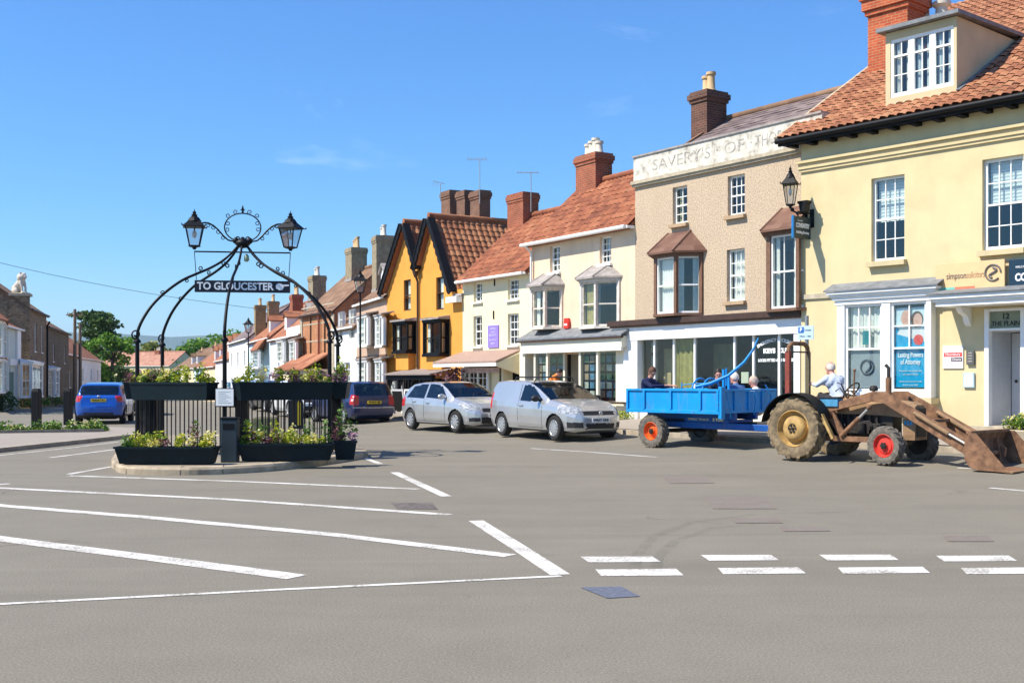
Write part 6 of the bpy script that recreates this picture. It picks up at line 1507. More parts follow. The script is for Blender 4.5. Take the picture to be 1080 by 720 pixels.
car('parked_car', 'silver hatchback parked behind the silver van, headlamps towards us', (ctr.x,ctr.y,zroad(ctr.x,ctr.y)), math.atan2(d.y,d.x), HATCH, SILVER)
# silver car-derived van
VAN = dict(top=[(-2.15,.70),(-2.13,1.05),(-2.05,1.38),(-1.9,1.50),(-1.4,1.53),(-.4,1.52),(.05,1.47),(.40,1.34),(.85,1.12),(1.02,1.04),(1.45,.98),(1.85,.88),(2.05,.76),(2.15,.62)],
    belt=[(-2.15,1.0),(-1.0,.97),(.2,.93),(1.0,.90),(1.6,.84),(2.15,.62)], half=[(-2.15,.72),(-2.05,.82),(-1.6,.88),(-.8,.90),(.9,.90),(1.5,.88),(1.85,.80),(2.05,.68),(2.15,.54)], low=[(-2.15,.36),(-1.9,.21),(1.9,.2),(2.15,.26)],
    sides=[[(-.36,.98),(-.30,1.40),(-.02,1.40),(.22,1.33),(.74,1.02),(.70,.97)]], front=(-.05,1.02), rear=(-2.5,-2.4), wr=.315, wx=(-1.34,1.36), sill=.0,
    patch=[('headlight',(1.5,2.08),(.44,.95),lambda x, y: (.66,.87)),('grille',(1.9,2.3),(0,.46),Q(.64,.74)),('grille',(2.0,2.3),(0,.42),Q(.30,.44)),('fog',(1.85,2.3),(.5,.85),Q(.33,.47)),('tail_light',(-2.3,-1.95),(.66,1),Q(.75,1.2))],
    seams=[[(.80,.95),(.80,.3)],[(-.42,1.42),(-.42,.3)],[(.8,.3),(-.42,.3)]], handles=[(-.25,.86)], mirror=(.62,.98), mirmat=PLASTIC, plates=((2.205,.52,.52),(-2.20,.62,.52)), rim=ALLOY, spokes=12, tum=.80, reg='WR57 XKB')
p = gp(531,462.3); q = gp(584,465.4); d = (q-p).normalized(); 
d = Vector((.50,-.866,0)); nrm = Vector((-d.y,d.x,0)); ctr = p.lerp(q,.5) + nrm*.82
vt, _ = car('delivery_van', 'silver car sized van with roof bars parked beside the trailer', (ctr.x,ctr.y,zroad(ctr.x,ctr.y)), math.atan2(d.y,d.x), VAN, SILVER, 'van')
for x in (-1.05,.0): m = MB(PLASTIC); m.tube([(x,-.62,1.48),(x,-.56,1.60),(x,.56,1.60),(x,.62,1.48)], .016, 7); m.build('roof_bar', None, vt)
m = MB(PLASTIC); [m.tube([(-1.15,s,1.615),(.1,s,1.615)], .012, 6) for s in (-.4,.4)]; m.build('roof_rail', None, vt)
bd = MB(ALLOY); bd.ball((2.2,0,.70), .02,.06,.05); bd.build('grille_badge', None, vt, smooth=180)
# navy people carrier seen from behind
MPV = dict(top=[(-2.12,.70),(-2.10,1.0),(-2.0,1.2),(-1.86,1.46),(-1.65,1.52),(-.6,1.55),(.1,1.52),(.5,1.38),(1.0,1.16),(1.2,1.06),(1.7,.95),(2.0,.8),(2.12,.64)],
    belt=[(-2.12,.96),(-1.5,.98),(.2,.96),(1.1,.93),(1.7,.86),(2.12,.64)], half=[(-2.12,.78),(-2.02,.83),(-1.6,.87),(.9,.88),(1.6,.85),(1.95,.72),(2.12,.56)], low=[(-2.12,.34),(-1.9,.22),(1.9,.2),(2.12,.28)],
    sides=[[(-1.72,1.02),(-1.62,1.40),(-1.2,1.44),(-1.0,1.44),(-1.0,1.0)],[(-.92,1.0),(-.92,1.44),(-.2,1.44),(-.2,1.0)],[(-.12,1.0),(-.12,1.43),(.25,1.40),(.85,1.05),(.8,1.0)]], front=(.15,1.15), rear=(-2.08,-1.86), wr=.31, wx=(-1.33,1.36), sill=.0,
    patch=[('tail_light',(-2.3,-1.9),(.58,1),Q(.72,1.06)),('trim',(-2.3,-2.08),(0,.85),Q(.60,.63)),('lens',(-2.3,-2.0),(.66,1),Q(.84,.92)),('headlight',(1.6,2.1),(.4,.9),Q(.66,.85))],
    seams=[[(.9,.95),(.9,.3)],[(-.16,.95),(-.16,.3)],[(-1.05,.95),(-.95,.3)]], handles=[(-.05,.9),(-.9,.9)], mirror=(.75,1.0), plates=((2.18,.5,.5),(-2.175,.80,.52)), rim=ALLOY, disc=True, tum=.80, trim=ALLOY, wiper=(-2.02,1.06,.1), reg='WV02 HJE')
def behind(px0, px1, py, Y, h, S, mat, name, label, cat='car', group=None):
    c = at((px0+px1)/2, py, Y); return car(name, label, (c.x,c.y,zroad(c.x,c.y)), h, S, mat, cat, group)
H1 = math.atan2(.90,-.43)
c = gp(388,448); c = c + Vector((-.43,.90,0))*2.1; car('parked_car', 'navy blue people carrier seen from behind, close to the island', (c.x,c.y,0), H1+R(6), MPV, NAVYCAR)
def small(mat): 
    S = dict(HATCH); S['half'] = [(x, w*.95) for x, w in HATCH['half']]; return S
p1 = gp(345,444) + Vector((-.3,2.6,0)); S2 = small(0); S2['reg'] = 'WU04 BTO'; S2['top'] = [(x, z*.97) for x, z in HATCH['top']]
car('parked_car', 'dark blue hatchback half hidden behind the right canopy posts', (p1.x,p1.y,0), H1+R(2), S2, NAVYCAR)
for px, Y, mat, lab, rg in ((318,47.5,WHITECAR,'white car parked beyond the yellow striped bollard','WN08 FRD'),(292,55,DARKCAR,'dark grey car behind the front right planter','WX55 LMO'),(277,61,SILVER,'silver car parked farther down the hill','VO12 PGA'),(255,66,WHITECAR,'white car at the foot of the far lamp post','WP63 ZNE')):
    S2 = dict(HATCH); S2['reg'] = rg; c = at(px, 440, Y); car('parked_car', lab, (c.x,c.y,zroad(c.x,c.y)), H1+R(180 if px in (318,255) else 0), S2, mat)
# blue small hatchback driving away on the left
MINI = dict(top=[(-2.0,.66),(-1.98,.96),(-1.86,1.06),(-1.60,1.34),(-1.38,1.44),(-.5,1.50),(.25,1.48),(.55,1.40),(1.0,1.14),(1.15,1.04),(1.6,.99),(1.9,.86),(2.0,.68)],
    belt=[(-2.0,.96),(-1.4,1.0),(1.0,.98),(1.6,.92),(2.0,.68)], half=[(-2.0,.60),(-1.93,.72),(-1.8,.80),(-1.45,.86),(.9,.87),(1.5,.84),(1.85,.74),(2.0,.58)], low=[(-2.0,.36),(-1.85,.24),(1.8,.22),(2.0,.28)],
    sides=[[(-1.55,1.04),(-1.40,1.36),(-.5,1.40),(-.5,1.02)],[(-.42,1.02),(-.42,1.40),(.35,1.39),(.8,1.06)]], front=(.3,1.1), rear=(-1.88,-1.5), wr=.33, wx=(-1.3,1.37), sill=.33,
    patch=[('tail_light',(-2.2,-1.76),(.56,.86),Q(.80,1.02)),('headlight',(1.6,2.1),(.5,.9),Q(.68,.9))], seams=[[(-.46,1.0),(-.46,.36)],[(.85,1.0),(.85,.36)]], handles=[(-.3,.9)], mirror=(.75,1.05), mirmat=WHITECAR, plates=((2.06,.5,.5),(-2.05,.86,.52)), rim=DARKCAR, spokes=5, tum=.74, reg='WM18 YTC')
c = gp(104,447.5); dirm = Vector((-.22,.975,0)); c = c + dirm*2.0; mt, _ = car('small_car', 'bright blue small car seen from behind on the left', (c.x,c.y,0), math.atan2(dirm.y,dirm.x), MINI, BLUECAR)
m = MB(ALLOY); m.ball((-1.985,0,1.0), .02,.06,.03); m.build('tailgate_badge', None, mt); m = MB(PLASTIC); m.box(-2.03,-1.9,-.5,.5,.34,.42); m.build('rear_diffuser', None, mt)
c = at(139,425,52); S2 = dict(HATCH); S2['reg'] = 'WR65 OLD'; car('parked_car', 'black car just past the blue one, half hidden by the planter', (c.x,c.y,0), math.atan2(.97,-.25), S2, DARKCAR)
# ------------------------------------------------------------------ tractor with loader, and trailer
RUST = M_('rusty_brown', (.20,.105,.055), .85, .45, 7, .35, 30, col2=(.10,.05,.028)); RUSTL = M_('dusty_brown', (.27,.165,.088), .85, .3, 6, .3, 30); MUSTARD = M_('faded_mustard', (.42,.27,.09), .7, .3, 6, .2, col2=(.26,.16,.06))
MUDTYRE = M_('muddy_tyre', (.21,.155,.09), .95, .4, 7, .5, 40, col2=(.085,.066,.042)); GREYTYRE = M_('dusty_tyre', (.15,.13,.105), .95, .35, 9, .5, 40, col2=(.07,.062,.052)); REDRIM = M_('red_rim', (.55,.04,.025), .55, .25, 9, .1); OILY = M_('oily_engine', (.022,.018,.015), .6, .4, 12, .3); STEEL = M_('ram_steel', (.45,.42,.38), .35, .2, 9, metal=.6)
def ctree(o, M):
    return o
def ag_tyre(parent, loc, r, w, ri, mat, lugs, rimmat, name='wheel', rimprof=None, side=-1, hub=None):
    t = MB(mat)
    t.lathe([(ri,-w*.42),(ri+.04,-w*.5),(r*.80,-w*.52),(r*.905,-w*.45),(r*.925,-w*.3),(r*.925,w*.3),(r*.905,w*.45),(r*.80,w*.52),(ri+.04,w*.5),(ri,w*.42)], (0,0,0), 'y', 40, cap=False)
    for k in range(lugs):
        for s in (-1,1):
            a = 2*PI*(k+(.5 if s > 0 else 0))/lugs; sw = .32*s*1.1
            P = lambda rad, y, aa: Vector((rad*math.cos(aa), y, rad*math.sin(aa)))
            for (y0, y1, a0, a1, r0, r1) in ((0,w*.30*s,a,a+.16,1.0,1.0),(w*.30*s,w*.50*s,a+.16,a+.25,1.0,.94)):
                hw = .042/r
                lo = [P(r*.93*r0,y0,a0-hw),P(r*.93*r0,y0,a0+hw),P(r*.92*r1,y1,a1+hw),P(r*.92*r1,y1,a1-hw)]; hi = [P(r*1.0*r0,y0,a0-hw*.7),P(r*1.0*r0,y0,a0+hw*.7),P(r*1.0*r1,y1,a1+hw*.7),P(r*1.0*r1,y1,a1-hw*.7)]
                t.poly(hi)
                for i in range(4): j = (i+1) % 4; t.poly((lo[i],lo[j],hi[j],hi[i]))
    o = t.build(name, None, parent, loc, smooth=35)
    m = MB(rimmat); prof = rimprof or [(ri+.005,.42),(ri*.96,.46),(ri*.93,.36),(ri*.86,.1),(ri*.80,.08)]
    m.lathe([(a, side*w*b) for a, b in prof], (0,0,0), 'y', 36, cap=False); m.use(OILY); m.lathe([(ri+.005,-side*w*.42),(ri*.9,-side*w*.3),(.01,-side*w*.2)], (0,0,0), 'y', 36, cap=False); m.use(rimmat)
    hubp = hub or [(ri*.80,.08),(ri*.76,.34),(ri*.60,.44),(ri*.34,.47),(ri*.32,.42),(.01,.42)]
    m.lathe([(a, side*w*b) for a, b in hubp], (0,0,0), 'y', 32, cap=False)
    q = MB(OILY)
    for k in range(6): a = 2*PI*k/6; q.lathe([(.022,side*w*(hubp[-1][1]-.02)),(.022,side*(w*hubp[-1][1]+.03)),(.001,side*(w*hubp[-1][1]+.032))], (ri*.21*math.cos(a),0,ri*.21*math.sin(a)), 'y', 8)
    q.lathe([(.035,side*w*.4),(.03,side*(w*hubp[-1][1]+.04)),(.001,side*(w*hubp[-1][1]+.042))], (0,0,0), 'y', 12)
    m.build('rim', None, o, smooth=40); q.build('hub_bolts', None, o); return o
TR_H = Vector((.680,-.733,0)).normalized(); TR_L = Vector((-TR_H.y,TR_H.x,0)); TR_O = Vector((5.58,22.3,0)) + TR_L*.70
def tractor():
    o = TR_O; rz = math.atan2(TR_H.y,TR_H.x)
    t = thing('tractor', 'old rusty tractor with front loader bucket, red front wheel rims and a roll bar', 'tractor', (o.x,o.y,zroad(o.x,o.y)-.01), rz)
    HUBR = [(.255,.06),(.25,.30),(.21,.46),(.15,.52),(.10,.50),(.09,.44),(.01,.44)]
    for s in (-1,1):
        ag_tyre(t, (0,s*.70,.625), .625, .31, .36, MUDTYRE, 16, MUSTARD, 'rear_wheel', [(.365,.42),(.35,.46),(.335,.30),(.30,.08),(.255,.06)], s, HUBR)
        w = ag_tyre(t, (1.87,s*.64,.365), .365, .20, .215, GREYTYRE, 18, REDRIM, 'front_wheel', [(.22,.42),(.21,.46),(.20,.25),(.18,.12),(.15,.15)], s, [(.15,.15),(.14,.24),(.08,.28),(.07,.36),(.01,.38)])
        w.rotation_euler = (0,0,R(-6))
    b = MB(OILY)
    b.box(-.25,.5,-.24,.24,.42,.85); b.box(.5,1.75,-.17,.17,.42,.92); b.tube([(0,-.55,.625),(0,.55,.625)], .12, 14); b.box(.85,1.3,-.25,.25,.55,.8)
    for k in range(6): b.tube([(.7+k*.15,-.22,.62),(.7+k*.15,-.22,.92)], .03, 7); b.tube([(.72+k*.14,-.17,.86),(.8+k*.14,-.27,.7),(.8+k*.14,-.2,.5)], .014, 5)
    b.lathe([(.09,0),(.09,.2)], (1.15,-.27,.55), n=14); b.box(1.35,1.6,-.24,-.17,.5,.75)
    b.build('engine', None, t, bevel=.012)
    b = MB(OILY); b.box(1.6,2.0,-.10,.10,.36,.52); b.tube([(1.87,-.58,.365),(1.87,-.3,.40),(1.87,.3,.40),(1.87,.58,.365)], .045, 10); b.build('front_axle', None, t)
    # bonnet: rounded section swept along x
    hb = MB(RUSTL); sec = lambda x, w, z0, z1: [(x,-w,z0),(x,-w,z1-.10),(x,-w*.85,z1-.03),(x,-w*.5,z1),(x,w*.5,z1),(x,w*.85,z1-.03),(x,w,z1-.10),(x,w,z0)]
    S = [sec(.62,.25,.92,1.26),sec(1.1,.245,.92,1.24),sec(1.7,.24,.90,1.20),(sec(2.1,.235,.86,1.16)),sec(2.2,.21,.86,1.11)]
    for A, B in zip(S,S[1:]):
        for i in range(7): hb.poly((A[i],B[i],B[i+1],A[i+1]))
    hb.poly(S[0]); hb.poly(S[-1][::-1]); hb.build('bonnet', None, t, smooth=40)
    nb = MB(RUSTL); nb.box(1.98,2.22,-.23,.23,.46,.858); nb.use(OILY); nb.box(2.221,2.235,-.17,.17,.52,1.05); 
    nb.use(M_('faded_blue_marks', (.05,.28,.52), .6, .3, 14)); 
    for x in (2.03,2.09,2.15): nb.box(x-.02,x+.022,-.237,-.232,.74,.82)
    nb.build('grille', None, t, bevel=.01)
    # fenders: thin arcs over the rear wheels
    for s in (-1,1):
        f = MB(BLACKW); n = 18; ar = [R(20+k*(150/n)) for k in range(n+1)]; y0, y1 = s*.52, s*.90
        o_ = [(.70*math.cos(a), .625+.70*math.sin(a)) for a in ar]; i_ = [(.685*math.cos(a), .625+.685*math.sin(a)) for a in ar]
        for k in range(n):
            (ax,az),(bx,bz),(cx,cz),(dx,dz) = o_[k],o_[k+1],i_[k],i_[k+1]
            f.poly(((ax,y0,az),(bx,y0,bz),(bx,y1,bz),(ax,y1,az))); f.poly(((cx,y0,cz),(cx,y1,cz),(dx,y1,dz),(dx,y0,dz))); f.poly(((ax,y1,az),(bx,y1,bz),(dx,y1,dz),(cx,y1,cz)))
        f.use(RUST); f.prism([(x,y0,z) for x, z in o_]+[(.25,y0,.75),(-.35,y0,.75)], (0,s*.02,0)); f.use(MUSTARD); f.bar((.62,s*.80,.92),(.86,s*.78,.46),.09,.05); f.build('fender', None, t, smooth=30)
    # roll bar
    rb = MB(RUST); rb.use(M_('red_oxide', (.22,.045,.03), .75, .25, 8)); rb.bar((-.42,-.36,.7),(-.42,-.36,2.15),.075,.10); rb.use(RUST); rb.tube([(-.42,-.36,2.1),(-.42,-.33,2.24),(-.42,-.22,2.31),(-.42,.22,2.31),(-.42,.33,2.24),(-.42,.36,2.1)], .045, 8); rb.use(M_('olive_steel', (.11,.09,.05), .7, .25, 8)); rb.bar((-.42,.36,.7),(-.42,.36,2.15),.07,.08)
    rb.use(OILY); rb.bar((-.42,-.40,2.14),(-.42,.40,2.14),.03,.03); rb.build('roll_bar', None, t)
    # seat, controls
    b = MB(OILY); b.lathe([(.02,.0),(.2,.02),(.24,.06),(.2,.08),(.01,.05)], (.02,0,.98), n=18); b.tube([(-.12,0,.7),(.02,0,.98)], .04, 8); b.prism([(-.2,-.2,1.02),(-.2,.2,1.02),(-.26,.17,1.3),(-.26,-.17,1.3)], (-.03,0,0)); b.build('seat', None, t, smooth=40)
    b = MB(M_('tool_box_blue', (.06,.25,.42), .6, .2, 8)); b.box(.32,.78,-.50,-.30,1.06,1.22); b.use(OILY); b.box(.30,.80,-.52,-.28,1.22,1.25); b.build('toolbox', None, t, bevel=.008)
    b = MB(OILY); b.tube([(1.05,.0,1.1),(.78,0,1.36)], .02, 8); n = 20; c = Vector((.78,0,1.36)); a1 = Vector((0,1,0)); a2 = Vector((.62,0,.78))
    b.tube([c + (a1*math.cos(2*PI*k/n)+a2*math.sin(2*PI*k/n))*.2 for k in range(n)], .016, 6, closed=True); b.bar(c-a1*.2,c+a1*.2,.02); b.build('steering_wheel', None, t)
    b = MB(RUST); b.tube([(.95,-.22,1.05),(1.0,-.26,1.75)], .018, 6); b.ball((1.0,-.26,1.76), .03); b.tube([(.85,-.22,1.0),(.9,-.32,1.42)], .014, 6); b.use(OILY); b.tube([(.9,-.25,1.1),(.72,-.28,1.5),(.62,-.25,1.52)], .012, 6); b.tube([(.9,-.2,1.1),(.65,-.2,1.42),(.55,-.2,1.35)], .012, 6); b.build('control_levers', None, t)
    b = MB(OILY); b.tube([(1.2,.1,1.2),(1.2,.1,1.36)], .03, 10); b.lathe([(.075,1.36),(.085,1.4),(.06,1.46),(.02,1.47)], (1.2,.1,0), n=16); b.build('air_cleaner', None, t, smooth=40)
    b = MB(RUST); b.tube([(1.62,-.1,1.15),(1.62,-.1,1.62)], .055, 12); b.use(OILY); b.tube([(1.62,-.1,1.62),(1.62,-.1,1.80),(1.56,-.1,1.86)], .032, 10); b.build('exhaust', None, t, smooth=40)
    # loader
    for s in (-1,1):
        y = s*.43
        m = MB(RUST)
        top = [(.50,1.08),(1.48,1.36),(1.72,1.36),(3.62,.36),(3.60,.20),(3.42,.18)]; low = [(1.68,1.16),(1.45,1.17),(.52,.94)]
        m.prism([(x,y-.04,z) for x, z in top+low], (0,.08,0)); m.build('loader_arm', None, t, bevel=.008)
        m = MB(RUST); m.prism([(.42,y-.03,1.05),(.56,y-.03,1.12),(.94,y-.03,.50),(.80,y-.03,.46)], (0,.06,0)); m.prism([(.15,y-.03,.62),(.2,y-.03,.76),(.66,y-.03,.98),(.66,y-.03,.84)], (0,.06,0)); m.box(.1,1.55,y-.07,y+.05,.40,.50); m.build('loader_frame', None, t, bevel=.006)
        m = MB(RUST); m.tube([(.86,y-.08,.50),(1.25,y-.08,.86)], .045, 12); m.use(STEEL); m.tube([(1.25,y-.08,.86),(1.42,y-.08,1.02)], .028, 10); m.use(RUST); m.ball((1.45,y-.08,1.06), .05); m.build('lift_ram', None, t, smooth=40)
        m = MB(RUSTL); m.tube([(2.35,y-.08,.98),(3.0,y-.08,.62)], .04, 10); m.use(STEEL); m.tube([(3.0,y-.08,.62),(3.42,y-.08,.40)], .024, 8); m.use(RUST); m.prism([(3.3,y-.1,.18),(3.38,y-.1,.52),(3.50,y-.1,.52),(3.56,y-.1,.16)], (0,.05,0)); m.build('bucket_ram', None, t, smooth=40)
    m = MB(RUST); m.box(2.50,2.62,-.40,.40,.80,.86); m.tube([(3.5,-.46,.28),(3.5,.46,.28)], .04, 10); m.build('cross_member', None, t)
    # bucket
    bk = MB(RUST); w = .76; prof = [(3.50,.66),(3.42,.50),(3.42,.20),(3.50,.08),(3.64,.025),(4.22,.012)]
    for (a, b) in zip(prof, prof[1:]):
        bk.prism([(a[0],-w,a[1]),(b[0],-w,b[1]),(b[0],w,b[1]),(a[0],w,a[1])], (.012,0,.018))
    for s in (-1,1): bk.prism([(x,s*w,z) for x, z in prof] + [(4.10,s*w,.12),(3.62,s*w,.66)], (0,s*.02,0))
    bk.use(RUSTL); bk.box(4.12,4.26,-w-.02,w+.02,.008,.03); bk.use(RUST); bk.box(3.44,3.54,-w,w,.64,.69); bk.build('bucket', None, t)
    return t
TRACTOR = tractor()

def chipped(name, col, amt=.60):
    t = NT(name); co = t.coord(); c = t.ramp(t.noise(2.2, 6, .65, co), [(.3, sc(col,.82)),(.7, sc(col,1.1))])
    c = t.mix(t.ramp(t.noise(9, 7, .8, co), [(amt,(0,0,0)),(amt+.05,(1,1,1))]), c, (.10,.055,.03)); c = t.mix(t.ramp(t.noise(1.6, 5, .7, t.coord('Object',(3,3,.6))), [(.52,(0,0,0)),(.75,(.35,.35,.35))]), c, (.22,.19,.14))
    t.col(c); t.bump(t.noise(40,3,.6,co), .08, .01); return t.set(.5,0,.4)
BLUEP = chipped('bright_blue_paint', (.0,.26,.62)); BLUED = chipped('deep_blue_paint', (.0,.085,.36), .62); ORANGERIM = M_('orange_rim', (.72,.11,.015), .5, .15)
TL_H = Vector((.66,-.75,0)).normalized(); TL_L = Vector((-TL_H.y,TL_H.x,0)); TL_O = Vector((3.22,26.25,0)) + TL_L*.95
TL_Z = zroad(3.22,26.25) - .015
def trailer():
    o = TL_O; rz = math.atan2(TL_H.y,TL_H.x); t = thing('farm_trailer', 'bright blue tipping trailer with orange wheel rims hitched behind the tractor', 'trailer', (o.x,o.y,TL_Z), rz)
    x0, x1, w, zf, zt = -.70, 2.02, 1.02, .85, 1.33
    b = MB(BLUEP)
    b.box(x0,x1,-w,w,zf,zf+.05); b.build('floor', None, t)
    for s in (-1,1):
        b = MB(BLUEP); y = s*w; b.box(x0,x1,min(y,y-s*.03),max(y,y-s*.03),zf+.052,zt); b.box(x0-.01,x1+.01,y-.035,y+.035,zt,zt+.05); b.box(x0-.01,x1+.01,y-.03,y+.045,zf-.02,zf+.06)
        for x in (x0+.03,x0+.55,x0+1.35,x0+2.2,x1-.03): b.box(x-.03,x+.03,min(y,y+s*.04),max(y,y+s*.04),zf+.06,zt)
        b.build('side_board', None, t, bevel=.006)
    for x, nm in ((x1,'headboard'),(x0,'tailboard')):
        b = MB(BLUEP); b.box(x-.03,x,-w+.03,w-.03,zf+.052,zt-.002); b.box(x-.035,x+.03,-w-.0,w,zt+.003,zt+.048); 
        for y in (-.5,0,.5): b.box(x-.01,x+.035,y-.035,y+.035,zf+.06,zt) if x == x1 else b.box(x-.065,x-.03,y-.035,y+.035,zf+.06,zt)
        b.build(nm, None, t, bevel=.006)
    b = MB(BLUED)
    for y in (-.38,.38): b.box(x0+.1,x1-.05,y-.05,y+.05,zf-.16,zf-.003)
    b.prism([(x0+.5,-.42,.48),(x1-.2,-.42,.48),(x1+1.35,-.07,.44),(x1+1.35,.07,.44),(x1-.2,.42,.48),(x0+.5,.42,.48)], (0,0,.14)); b.box(x0+.4,x0+.6,-.5,.5,.62,zf-.16); b.box(x1-.35,x1-.2,-.45,.45,.62,zf-.16); b.build('chassis', None, t, bevel=.01)
    b = MB(BLUEP); b.box(x1+.95,x1+1.5,-.14,.14,.36,.58); b.tube([(x1+1.5,0,.44),(x1+1.7,0,.42)], .05, 10); b.build('drawbar', None, t, bevel=.01)
    b = MB(OILY); b.tube([(0,-.9,.40),(0,.9,.40)], .05, 10); b.tube([(x1+.6,0,.6),(x1-.6,0,.55)], .07, 12); b.build('axle', None, t)
    for s in (-1,1): ag_tyre(t, (0,s*.88,.40), .40, .24, .21, GREYTYRE, 22, ORANGERIM, 'wheel', [(.215,.42),(.205,.46),(.195,.25),(.17,.1)], s, [(.17,.1),(.09,.16),(.08,.3),(.01,.32)])
    tx = M_('trailer_lettering', (.62,.58,.40), .6, .15); pl = MB(BLUED); pl.box(.55,1.75,-.435,-.425,.625,.74); po = pl.build('name_plate', None, t)
    text('TIPPING TRAILER', .075, tx, po, T(.95,-.438,.685), width=.62); text('3 TON', .085, tx, po, T(1.52,-.438,.685), width=.30, bold=.006)
    # hoses and a ram in front of the headboard
    b = MB(BLUEP); b.tube([(x1+.05,.55,zt+.15),(x1+.12,.62,zt-.02),(x1+.1,.72,1.15),(x1+.12,.5,.95),(x1+.14,.45,.7),(x1+.3,.2,.62)], .018, 7); b.tube([(x1+.05,.15,zt),(x1+.07,.18,1.1),(x1+.06,.12,.8)], .014, 6); b.tube([(x1+.05,-.85,1.3),(x1+.09,-.8,1.0),(x1+.06,-.7,.75)], .012, 6); b.build('hose', None, t, smooth=60)
    b = MB(BLUEP); b.box(x1-.02,x1+.07,-w-.02,-w+.1,zf-.12,zt+.10); b.build('corner_post', None, t, bevel=.008)
    # the implement riding in the trailer
    p = o + TL_H*1.3; k = thing('hand_pump_frame', 'blue tubular implement with a tall curved handle standing in the trailer', 'implement', (p.x,p.y,TL_Z+zf+.05), rz)
    b = MB(BLUEP); b.box(-.25,.25,-.3,.3,0,.06); b.bar((0,.05,0),(0,.05,.92),.07,.05); b.bar((.14,.05,0),(.14,.05,.80),.05,.04); b.tube([(.07,.05,.55),(.07,.05,.95)], .02, 8); b.build('mast', None, k)
    b = MB(BLUEP); b.tube([(-.42,-.45,.52),(-.1,-.3,.60),(.25,-.1,.78),(.55,.08,1.08),(.72,.2,1.38),(.80,.26,1.62)], [.04,.04,.036,.032,.026,.018], 8); b.build('handle', None, k, smooth=60)
    for x in (-.55,-.25):
        b = MB(BLUEP); b.tube([(x,-.55+.3*0,0)]+[(x,-.1+.32*math.cos(a),.40+.32*math.sin(a)) for a in [PI-k2*PI/10 for k2 in range(11)]]+[(x,.22,0)], .02, 7); b.build('hoop', None, k, smooth=60)
    b = MB(BLUEP); b.tube([(-.95,-.3,.56),(-.55,-.3,.60),(-.25,-.3,.60)], .012, 6); b.tube([(-.95,-.3,0),(-.95,-.3,.62)], .016, 6); b.build('rail', None, k)
trailer()
